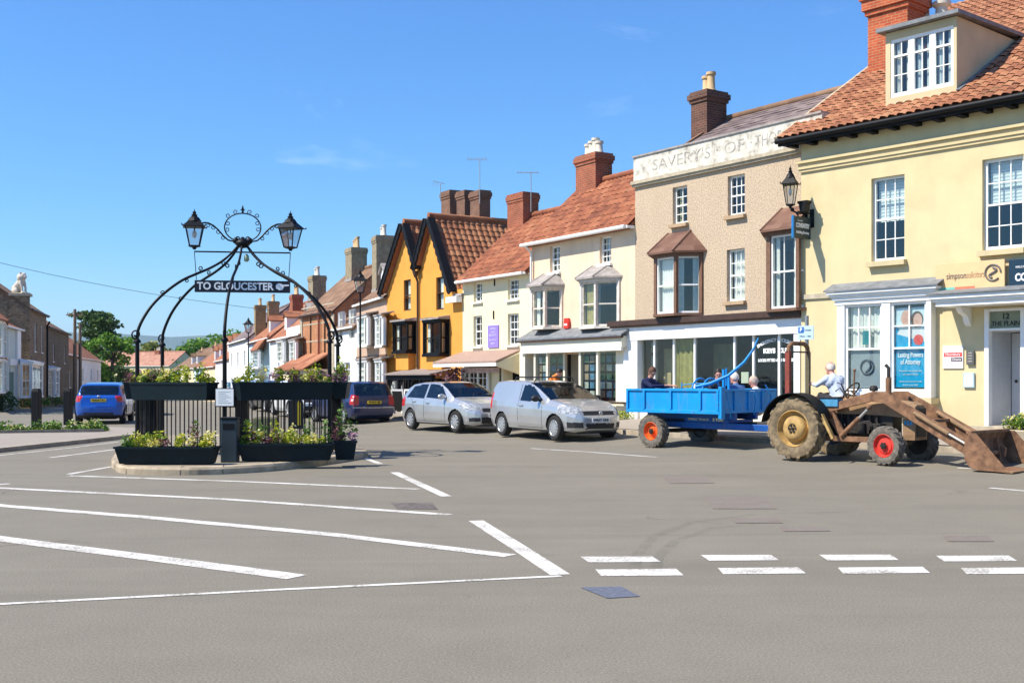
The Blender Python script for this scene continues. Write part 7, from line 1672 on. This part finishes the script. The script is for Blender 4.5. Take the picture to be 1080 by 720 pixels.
# ------------------------------------------------------------------ people
def figure(name, label, loc, rz, J, skin, cloth, legs, hair, headdir=0, tilt=0, hairkind='short', scale=1.0):
    """J: joints in local metres (x forward): pelvis, chest, neck, head, shoulders/elbows/hands (L,R), hips, knees, ankles, toes"""
    t = thing(name, label, 'person', loc, rz); prim = []
    def cap(a, b, ra, rb, m, n=6):
        a, b = Vector(a), Vector(b)
        for k in range(n+1): prim.append((a.lerp(b, k/n), lerp(ra,rb,k/n), m))
    P = J
    cap(P['pelvis'], P['waist'], .145, .14, legs if False else cloth); cap(P['waist'], P['chest'], .145, .165, cloth); cap(P['chest'], P['neck'], .15, .07, cloth)
    cap(P['sl'], P['sr'], .075, .075, cloth, 10); cap((Vector(P['chest'])+Vector(P['sl']))/2, (Vector(P['chest'])+Vector(P['sr']))/2, .13, .13, cloth)
    cap(P['neck'], P['head'], .058, .055, skin)
    for s in 'lr':
        cap(P['s'+s], P['e'+s], .066, .05, cloth); mid = Vector(P['e'+s]).lerp(Vector(P['h'+s]), .75); cap(P['e'+s], mid, .05, .04, cloth if P.get('long',True) else skin); cap(mid, P['h'+s], .034, .03, skin)
        cap(P['p'+s], P['k'+s], .088, .062, legs); cap(P['k'+s], P['a'+s], .06, .042, legs); cap(P['a'+s], P['t'+s], .045, .035, 'shoe')
        h = Vector(P['h'+s]); d = (h - Vector(P['e'+s])).normalized(); sd = d.cross(Vector((0,0,1))); sd = sd.normalized() if sd.length > .1 else Vector((0,1,0)); up = sd.cross(d)
        cap(h, h+d*.07, .032, .034, skin, 3)
        for k in range(4):
            b0 = h + d*.085 + sd*(k-1.5)*.021; ln = (.07,.08,.075,.058)[k]; cap(b0, b0+d*ln*.55-up*.012, .0115, .0105, skin, 4); cap(b0+d*ln*.55-up*.012, b0+d*ln*.8-up*.04, .0105, .009, skin, 3)
        cap(h+d*.03+sd*.03, h+d*.085+sd*.055-up*.02, .013, .01, skin, 4)
    b = MB(); 
    for c, r, m in prim: b.ball(c, r, n=10, m=7)
    hd = Vector(P['head']); Mh = T(*hd) @ RZ(headdir) @ RY(tilt)
    def hb(c, rx, ry, rz_): b.M = Mh; b.ball(c, rx, ry, rz_, 14, 10); b.M = None
    hb((0,0,.03), .098, .077, .118); hb((.03,0,-.045), .062, .055, .06); hb((.102,0,.0), .022,.015,.026); hb((.08,0,-.075), .022,.028,.02); hb((.09,0,.045), .02,.05,.012)
    for s in (-1,1): hb((-.005,s*.078,.0), .018,.012,.032)
    o = b.build('tmp'); dm = o.modifiers.new('r','REMESH'); dm.mode = 'VOXEL'; dm.voxel_size = .0125; sm = o.modifiers.new('s','SMOOTH'); sm.iterations = 2; sm.factor = .5
    dg = bpy.context.evaluated_depsgraph_get(); dg.update(); me = bpy.data.meshes.new_from_object(o.evaluated_get(dg)); bpy.data.objects.remove(o)
    mats = {skin:0, cloth:1, legs:2, 'shoe':3}; me.materials.clear()
    for m in (skin, cloth, legs, PLASTIC): me.materials.append(m)
    C = np.array([list(c) for c, r, m in prim]+[list(hd)]*1); RR = np.array([r for c, r, m in prim]+[.11]); MI = np.array([mats[m] for c, r, m in prim]+[0])
    ctr = np.empty(len(me.polygons)*3, np.float32); me.polygons.foreach_get('center', ctr); ctr = ctr.reshape(-1,3); mi = np.empty(len(ctr), np.int32)
    for k in range(0, len(ctr), 2000): d = np.linalg.norm(ctr[k:k+2000,None]-C[None], axis=2) - RR[None]; mi[k:k+2000] = MI[d.argmin(1)]
    me.polygons.foreach_set('material_index', mi); me.polygons.foreach_set('use_smooth', [True]*len(mi)); me.update()
    bo = bpy.data.objects.new('body', me); COL.objects.link(bo); bo.parent = t
    e = MB(M_('eye_dark', (.02,.015,.012), .2)); e.M = Mh
    for s in (-1,1): e.ball((.091,s*.032,.025), .011,.014,.009, 8, 6)
    e.build('eyes', None, t)
    m = MB(M_('lips', (.38,.15,.12), .5)); m.M = Mh; m.ball((.094,0,-.062), .008,.024,.007, 8, 6); m.build('mouth', None, t)
    hm = MB(hair); hm.M = Mh; rg = random.Random(len(label)); n, mm = 22, 12
    def hr(i, j):
        a = 2*PI*i/n; th = PI*.62*j/mm; k = 1.07 + .03*math.sin(i*5.3+j*2.1); front = max(0, math.cos(a)); lim = 1 - .42*front
        th = th*lim if hairkind != 'bald' else th*lim
        return (-.008+.10*k*math.sin(th)*math.cos(a), .081*k*math.sin(th)*math.sin(a), .032+.12*k*math.cos(th))
    if hairkind == 'bald':
        def hr2(i, j): a = R(75)+R(210)*i/n; th = R(62+52*j/mm); k = 1.05+.02*math.sin(i*4.1+j*3); return (-.006+.10*k*math.sin(th)*math.cos(a), .081*k*math.sin(th)*math.sin(a), .03+.12*k*math.cos(th))
        hm.grid(hr2, n, mm)
    else: hm.grid(hr, n, mm)
    hm.build('hair', None, t, smooth=180)
    return t
SKIN1 = M_('skin', (.52,.27,.19), .55, .08, 12); SKIN2 = M_('ruddy_skin', (.60,.28,.21), .55, .1, 12)
NAVYJ = M_('navy_jumper', (.008,.014,.06), .9, .2, 20, .2, 90); BLUESH = M_('pale_blue_shirt', (.50,.56,.66), .85, .08, 12, .2, 60); BLUETOP = M_('blue_top', (.06,.14,.33), .85, .15, 10); WHITETOP = M_('white_shirt', (.72,.72,.72), .85, .06, 10); DARKTOP = M_('dark_jacket', (.02,.022,.035), .85, .2, 10); HIVIS = M_('orange_hi_vis', (.85,.20,.012), .7, .08, 10); TROUS = M_('dark_trousers', (.03,.03,.035), .9, .2); JEANS = M_('jeans', (.05,.075,.13), .9, .2)
HBROWN = M_('brown_hair', (.09,.04,.022), .7, .3, 30, .3, 120); HDARK = M_('dark_hair', (.02,.015,.012), .6, .3, 30, .3, 120); HWHITE = M_('white_hair', (.62,.55,.48), .8, .12, 30, .3, 120); HSAND = M_('greying_hair', (.5,.38,.3), .8, .15, 30, .3, 120)
def sit(lean=0, arms='lap', h=0.0, side=0):
    """seated on a floor or seat at z=0, legs forward"""
    c = Vector((lean*.45, side*.3, .42)); n = Vector((lean*.62, side*.42, .60)); hd = Vector((lean*.72+.03, side*.48, .74))
    J = dict(pelvis=(0,0,.12), waist=(lean*.2,side*.12,.24), chest=tuple(c), neck=tuple(n), head=tuple(hd), sl=(n.x-.02,n.y+.19,n.z-.06), sr=(n.x-.02,n.y-.19,n.z-.06), pl=(.03,.09,.10), pr=(.03,-.09,.10), kl=(.42,.14,.22), kr=(.42,-.14,.22), al=(.52,.14,-.14) if h else (.72,.14,.06), ar=(.52,-.14,-.14) if h else (.72,-.14,.06))
    for s in 'lr': a = Vector(J['a'+s]); J['t'+s] = tuple(a+Vector((.15,0,-.03 if h else .04)))
    if arms == 'lap': J.update(el=(n.x+.06,n.y+.24,.36), er=(n.x+.06,n.y-.24,.36), hl=(.34,.12,.30), hr=(.34,-.12,.30))
    if arms == 'rest': J.update(el=(n.x+.18,n.y+.25,.42), er=(n.x+.20,n.y-.22,.43), hl=(n.x+.42,.14,.44), hr=(n.x+.44,-.10,.45))
    return J
def in_trailer(x, y, z, ang): p = TL_O + TL_H*x + TL_L*y; return (p.x, p.y, TL_Z+.90+z), math.atan2(TL_H.y,TL_H.x)+ang
def people():
    l, a = in_trailer(-.46, -.70, .10, R(8)); figure('person', 'man in navy jumper leaning over the near corner of the blue trailer', l, a, sit(.42, 'rest', 0, -.35), SKIN1, NAVYJ, TROUS, HBROWN, R(-20), R(28))
    l, a = in_trailer(.80, .35, .06, R(-15)); figure('person', 'dark haired person sitting behind the blue hoops in the trailer', l, a, sit(.15), SKIN2, DARKTOP, TROUS, HDARK, R(-35), R(14))
    l, a = in_trailer(1.40, .45, -.04, R(175)); figure('person', 'white haired person in a blue top sitting in the trailer beside the mast', l, a, sit(.12), SKIN2, BLUETOP, TROUS, HWHITE, R(25), R(8))
    p = TL_O + TL_H*1.70 + TL_L*.80; figure('person', 'grey haired person in a white shirt at the front corner of the trailer', (p.x,p.y,TL_Z+.90-.12), math.atan2(TL_H.y,TL_H.x)+R(200), sit(.1), SKIN2, WHITETOP, TROUS, HSAND, R(20), R(18))
    p = TR_O + TR_H*.10 + TR_L*.05; rz = math.atan2(TR_H.y,TR_H.x)
    figure('person', 'bald man in pale blue shirt on the tractor, looking back at the trailer', (p.x+TR_H.x*.42,p.y+TR_H.y*.42,zroad(p.x,p.y)+1.04), rz+R(165), sit(.36,'rest',1), SKIN2, BLUESH, TROUS, HWHITE, R(5), R(8), 'bald')
    # walker in orange behind the van
    st = dict(pelvis=(0,0,.90), waist=(.06,0,1.02), chest=(.16,0,1.18), neck=(.24,0,1.36), head=(.33,0,1.44), sl=(.22,.19,1.31), sr=(.22,-.19,1.31), el=(.3,.24,1.05), er=(.3,-.24,1.05), hl=(.42,.16,.92), hr=(.42,-.16,.92), pl=(0,.09,.88), pr=(0,-.09,.88), kl=(.10,.10,.48), kr=(-.02,-.10,.48), al=(.05,.10,.08), ar=(-.22,-.10,.10), tl=(.2,.10,.04), tr=(-.08,-.10,.03))
    c = at(579,400,36.3); figure('person', 'person in an orange top bending forward on the pavement behind the van', (c.x,c.y,.36), R(-15), st, SKIN1, HIVIS, JEANS, HDARK, R(10), R(20))
people()
# ------------------------------------------------------------------ lamps, signs, aerials, poles
def misc():
    # wall lantern and hanging sign on the corner of number 12
    F = F1
    u = F.u(845)+.12; p = F.world(u, -.003, F.z(845,226)); t = thing('wall_lantern', 'black wall lantern on a bracket at the corner of the pale yellow house', 'lantern', p, F.rz); m = MB(BLACKIRON)
    m.box(-.05,.05,-.02,.0,-.25,.2); m.tube([(0,0,.0),(0,-.3,-.02),(-.0,-.52,.02)], .022, 7); m.tube([(0,0,-.2),(0,-.22,-.14),(0,-.4,.0)], .014, 6); m.ball((0,-.54,.05), .05); m.build('bracket', None, t, smooth=50)
    m = MB(BLACKIRON); g = MB(LAMPGL); zl = .10; Mx = T(-.04,-.56,zl) @ RZ(R(20)) @ Matrix.Diagonal((.66,.66,1,1)); m.M = Mx; g.M = Mx; lantern_parts(m, g, (0,0,0), 1.15); o = m.build('lantern', None, t); g.build('lantern_glass', None, o); b = MB(BULB); b.M = Mx; b.ball((0,0,.38), .06,.06,.1); b.build('bulb', None, o, smooth=180)
    u0 = F.u(845)+.32; z1 = F.z(845,233)-0; p = F.world(u0, -.003, z1); t = thing('hanging_sign', 'small dark building society sign with blue edge hanging below the wall lantern', 'sign', p, F.rz); m = MB(BLACKIRON)
    m.box(-.06,.06,-.02,0,-.2,.25); m.bar((0,0,.14),(0,-.60,.14),.03); m.bar((0,-.20,.14),(0,-.20,.02),.018); m.bar((0,-.58,.14),(0,-.58,.02),.018); m.prism([(-.06,-.42,.15),(.06,-.42,.15),(.10,-.42,.35),(.14,-.42,.36),(.14,-.42,.42),(-.14,-.42,.42),(-.14,-.42,.36),(-.10,-.42,.35)], (0,.2,0)); m.build('bracket', None, t)
    d0, d1, h = -.10, -.78, .50; b = MB(M_('sign_dark_green', (.012,.03,.035), .4, .1)); b.box(-.025,.025,d1,d0,-h,.02); b.use(M_('sign_edge_blue', (.01,.16,.40), .4)); b.box(-.03,.03,d1-.035,d1-.002,-h-.01,.03); so = b.build('board', None, t)
    wl = M_('sign_white', (.78,.80,.80), .5); Mx = T(.028,(d0+d1)/2,0) @ RZ(R(90))
    text('COVENTRY', .15, wl, so, Mx @ T(0,-.003,-.20), width=.56, bold=.006); text('Building Society', .09, wl, so, Mx @ T(0,-.003,-.36), width=.52, bold=.002); text('Part of the', .05, wl, so, Mx @ T(-.1,-.003,-.08), width=.2)
    # lamp posts in the street
    for px, py, Y, gz, lab in ((380,285,47.5,.2,'tall black lamp post in front of the bay fronted house'),(262,335,72,-.1,'slender dark lamp post in front of the pale blue house')):
        c = at(px, py, Y); t = thing('lamp_post', lab, 'lamp post', (c.x,c.y,gz)); H = c.z-gz; m = MB(BLACKIRON)
        m.tube([(0,0,0),(0,0,.9),(0,0,.95),(0,0,H-1.0)], [.09,.075,.05,.035], 10); m.lathe([(.12,0),(.12,.1),(.09,.2)], n=12); m.bar((-.3,0,H-1.25),(.3,0,H-1.25),.025); m.build('post', None, t, smooth=40)
        m = MB(BLACKIRON); g = MB(LAMPGL); m.M = g.M = T(0,0,H-1.0); lantern_parts(m, g, (0,0,0), 1.15); o = m.build('lantern', None, t); g.build('lantern_glass', None, o)
    # telegraph poles and wire
    pol = []
    for px, py, Y, lab in ((79,326,80,'taller wooden telegraph pole with a crossbar'),(84.5,340,86,'shorter wooden pole just right of the telegraph pole')):
        c = at(px, py, Y); t = thing('telegraph_pole', lab, 'pole', (c.x,c.y,0)); m = MB(M_('weathered_pole', (.20,.14,.09), .9, .2)); m.tube([(0,0,-.3),(0,0,c.z)], [.15,.10], 9); 
        if px < 80: m.bar((-.6,0,c.z-.4),(.6,0,c.z-.4),.09,.09); [m.tube([(x,0,c.z-.36),(x,0,c.z-.22)], .03, 6) for x in (-.5,-.2,.2,.5)]
        m.build('pole', None, t, smooth=60); pol.append(c)
    a = at(-300,190,50); b = at(317,331,65.2); m = MB(M_('wire', (.05,.07,.1), .6)); m.tube([a.lerp(b,k/16)-Vector((0,0,-.9*math.sin(PI*k/16)*-1)) for k in range(17)], .012, 5); tag(m.build('overhead_wire', None, None), 'thin dark wire crossing the sky over the left houses', 'wire')
    # aerials
    for px, y0, y1, Y, lab, kind in ((464.5,203,194,46.5,'small bent aerial on the leftmost brown chimney stack',0),(506,204,168,46,'grid aerial on the brown chimney stacks of the pub',1),(560,212,182,42.5,'tall aerial beside the red chimney of the cottage',2)):
        c = at(px, y0, Y); e = at(px, y1, Y); t = thing('aerial', lab, 'aerial', c); m = MB(STEEL); h = e.z-c.z; m.tube([(0,0,-.4),(0,0,h)], .018, 6); 
        m.build('mast', None, t); m = MB(STEEL); L = .5 if kind else .3
        m.tube([(-L,0,h+(.0 if kind else .12)),(L*.6,0,h)], .012, 5)
        for k in range(6 if kind else 3): x = -L+k*L*1.5/5; m.tube([(x,-.18,h+.0),(x,.18,h+.0)] if kind == 2 else [(x,0,h-.1),(x,0,h+.1)], .008, 5)
        m.build('elements', None, t)
    # A-boards, street plate, plants
    c = at(426,433,42.2); t = thing('pavement_board', 'black A-board with pale frame on the pavement by the pub', 'A-board', (c.x,c.y,.33), R(-35)); 
    for s in (-1,1):
        Mx = Matrix.Rotation(s*R(12),4,'X'); m = MB(M_('chalk_black', (.015,.015,.015), .7, .2)); m.M = T(0,s*.2*-1,0) @ Mx; m.box(-.24,.24,-.015,.015,.12,.86); m.use(WHITE); m.box(-.29,-.24,-.025,.025,0,.92); m.box(.24,.29,-.025,.025,0,.92); m.box(-.24,.24,-.025,.025,.86,.92); m.build('panel', None, t)
    p = F1.world(F1.u(851,-1.5), -1.5, 0); z0 = zroad(p.x,p.y)+.2; t = thing('street_sign', 'small blue and white parking plate on a grey pole behind the roll bar', 'sign', (p.x,p.y,z0), F1.rz)
    m = MB(M_('grey_pole', (.20,.22,.23), .5, .15)); m.tube([(0,0,-.2),(0,0,2.75)], .045, 10); m.build('pole', None, t, smooth=60); zt = 1.6+(400-345)/1200*27-z0; m = MB(M_('plate_pale_blue', (.45,.58,.66), .5, .06)); m.box(-.22,.22,-.06,-.046,zt-.32,zt); m.use(M_('plate_blue', (.02,.12,.42), .5)); m.box(-.19,-.04,-.066,-.061,zt-.16,zt-.03); bo = m.build('plate', None, t); text('P', .12, wl, bo, T(-.115,-.068,zt-.095), bold=.004)
    text('2 hours', .06, M_('plate_ink', (.05,.06,.1), .5), bo, T(.07,-.063,zt-.1), width=.18); text('Mon - Sat', .05, M_('plate_ink', (.05,.06,.1), .5), bo, T(0,-.063,zt-.24), width=.3)
    # planter at the right edge, weeds by the pillar
    c = at(1086,466,22.2); t = thing('planter', 'low planter with cream flowers cut by the right edge beside the bucket', 'planter', (c.x,c.y,zroad(c.x,c.y)+.14)); m = MB(STONE); m.lathe([(.20,0),(.30,.05),(.38,.34),(.36,.36),(.33,.30)], n=20, cap=False); m.use(SOIL); m.lathe([(.35,.32),(.01,.33)], n=20); m.build('tub', None, t, smooth=40); rg = random.Random(3); f = MB(LEAFG); f2 = MB(FLOWW); f3 = MB(LEAFY)
    for k in range(16): q = (rg.uniform(-.3,.3),rg.uniform(-.3,.3),.38+rg.random()*.22); leafy(f, q, (.16,.16,.14), 60, .035, rng=rg); leafy(f2, (q[0],q[1],q[2]+.08), (.15,.15,.1), 26, .026, rng=rg); leafy(f3, q, (.15,.15,.14), 30, .03, rng=rg)
    f.build('foliage', None, t); f2.build('flowers', None, t); f3.build('foliage', None, t)
    p = F2.world(.0,-.5,-.05); t = thing('plant', 'small weeds at the foot of the white shopfront pillar', 'plant', p); f = MB(LEAFY); leafy(f, (0,0,.1), (.5,.2,.14), 260, .04); f.build('foliage', None, t)
    c = at(374,420,46.3); t = thing('plant', 'green shrub on the pavement behind the navy people carrier', 'plant', (c.x,c.y,.2)); f = MB(LEAFG); leafy(f, (0,0,.5), (.35,.3,.5), 420, .06); f.build('foliage', None, t); m = MB(POTC); m.lathe([(.16,0),(.22,.3),(.2,.3)], n=14); m.build('pot', None, t)
misc()
# ------------------------------------------------------------------ the air of the valley
def haze():
    mb = MB(); mb.box(-9600,9600,-300,11600,-70,470)
    m = bpy.data.materials.new('haze'); m.use_nodes = True; n = m.node_tree.nodes; n.remove(n['Principled BSDF'])
    v = n.new('ShaderNodeVolumePrincipled'); v.inputs['Density'].default_value = .00008; v.inputs['Color'].default_value = (.62,.82,1,1); v.inputs['Anisotropy'].default_value = .0
    m.node_tree.links.new(v.outputs[0], n['Material Output'].inputs['Volume'])
    tag(mb.build('haze', m), kind='stuff')
haze()
GROUPS = {'parked_car':'cars parked along the street','bollard':'black timber bollards on the left corner','iron_railing':'railings round the island','planter':'planters of flowers','post':'thick black posts of the island','tree':'trees beyond the houses','person':'people with the tractor and trailer','plant':'plants at the foot of the walls','lamp_post':'old style street lamps','telegraph_pole':'wooden poles on the left','aerial':'aerials on the chimneys','shop_sign':'boards over the doorway'}
for o in list(SC.objects):
    if o.parent is None and 'category' in o:
        k = o.name.split('.')[0]
        if k in GROUPS and 'group' not in o and 'orange top' not in o['label']: o['group'] = GROUPS[k]
        elif o['category'] == 'house': o['group'] = 'houses of the street'
# ------------------------------------------------------------------ light, sky, camera
SUN_TO = Vector((-.95,-.31)).normalized(); SUN_EL = 50
sd = bpy.data.lights.new('sun', 'SUN'); sd.energy = 4.7; sd.angle = R(.5); sd.color = (1,.93,.80)
so = bpy.data.objects.new('sun', sd); COL.objects.link(so)
dirv = Vector((SUN_TO.x*math.cos(R(SUN_EL)), SUN_TO.y*math.cos(R(SUN_EL)), math.sin(R(SUN_EL))))
so.rotation_euler = dirv.to_track_quat('Z', 'Y').to_euler()
W = bpy.data.worlds.new('World'); SC.world = W; W.use_nodes = True
nt = W.node_tree; bgn = nt.nodes['Background']
sky = nt.nodes.new('ShaderNodeTexSky'); sky.sky_type = 'NISHITA'; sky.sun_disc = False
sky.sun_elevation = R(SUN_EL); sky.sun_rotation = math.atan2(SUN_TO.x, SUN_TO.y); sky.air_density = 1.0; sky.dust_density = .3; sky.ozone_density = 2.2
tc = nt.nodes.new('ShaderNodeTexCoord'); mp = nt.nodes.new('ShaderNodeMapping'); mp.inputs['Scale'].default_value = (1.2,1.2,5.5)
nz = nt.nodes.new('ShaderNodeTexNoise'); nz.inputs['Scale'].default_value = 2.6; nz.inputs['Detail'].default_value = 7; nz.inputs['Roughness'].default_value = .62; nz.inputs['Distortion'].default_value = .5
rp = nt.nodes.new('ShaderNodeValToRGB'); rp.color_ramp.elements[0].position = .60; rp.color_ramp.elements[0].color = (0,0,0,1); rp.color_ramp.elements[1].position = .78; rp.color_ramp.elements[1].color = (.18,.18,.18,1)
mx = nt.nodes.new('ShaderNodeMix'); mx.data_type = 'RGBA'; mx.inputs[7].default_value = (10,10.6,11.4,1)
nt.links.new(tc.outputs['Generated'], mp.inputs[0]); nt.links.new(mp.outputs[0], nz.inputs['Vector']); nt.links.new(nz.outputs['Fac'], rp.inputs[0])
hs = nt.nodes.new('ShaderNodeHueSaturation'); hs.inputs['Saturation'].default_value = 1.15; hs.inputs['Value'].default_value = 1.0
tint = nt.nodes.new('ShaderNodeMix'); tint.data_type = 'RGBA'; tint.blend_type = 'MULTIPLY'; tint.inputs[0].default_value = 1
sx = nt.nodes.new('ShaderNodeSeparateXYZ'); nt.links.new(tc.outputs['Generated'], sx.inputs[0])
tr = nt.nodes.new('ShaderNodeValToRGB'); e = tr.color_ramp.elements; e[0].position = 0; e[0].color = (.66,.84,1.04,1); e[1].position = .4; e[1].color = (.80,.93,1.2,1)
m2 = e.new(.12); m2.color = (.60,.84,1.06,1)
nt.links.new(sx.outputs[2], tr.inputs[0]); nt.links.new(sky.outputs[0], tint.inputs[6]); nt.links.new(tr.outputs[0], tint.inputs[7])
nt.links.new(tint.outputs[2], hs.inputs['Color']); nt.links.new(rp.outputs[0], mx.inputs[0]); nt.links.new(hs.outputs[0], mx.inputs[6]); nt.links.new(mx.outputs[2], bgn.inputs['Color'])
bgn.inputs['Strength'].default_value = .108
cd = bpy.data.cameras.new('camera'); cam = bpy.data.objects.new('camera', cd); COL.objects.link(cam)
cd.sensor_width = 36; cd.lens = FPX*36/1080; cd.shift_y = 40/1080; cd.clip_end = 40000; cd.clip_start = .1
cam.location = (0,0,EYE); cam.rotation_euler = (R(90),0,0); SC.camera = cam
SC.view_settings.view_transform = 'Standard'; SC.view_settings.look = 'None'; SC.view_settings.exposure = .74; SC.view_settings.gamma = 1; SC.view_settings.use_curve_mapping = False
SC.cycles.max_bounces = 8; SC.cycles.transparent_max_bounces = 16; SC.cycles.use_denoising = True
SC.cycles.sample_clamp_indirect = 6
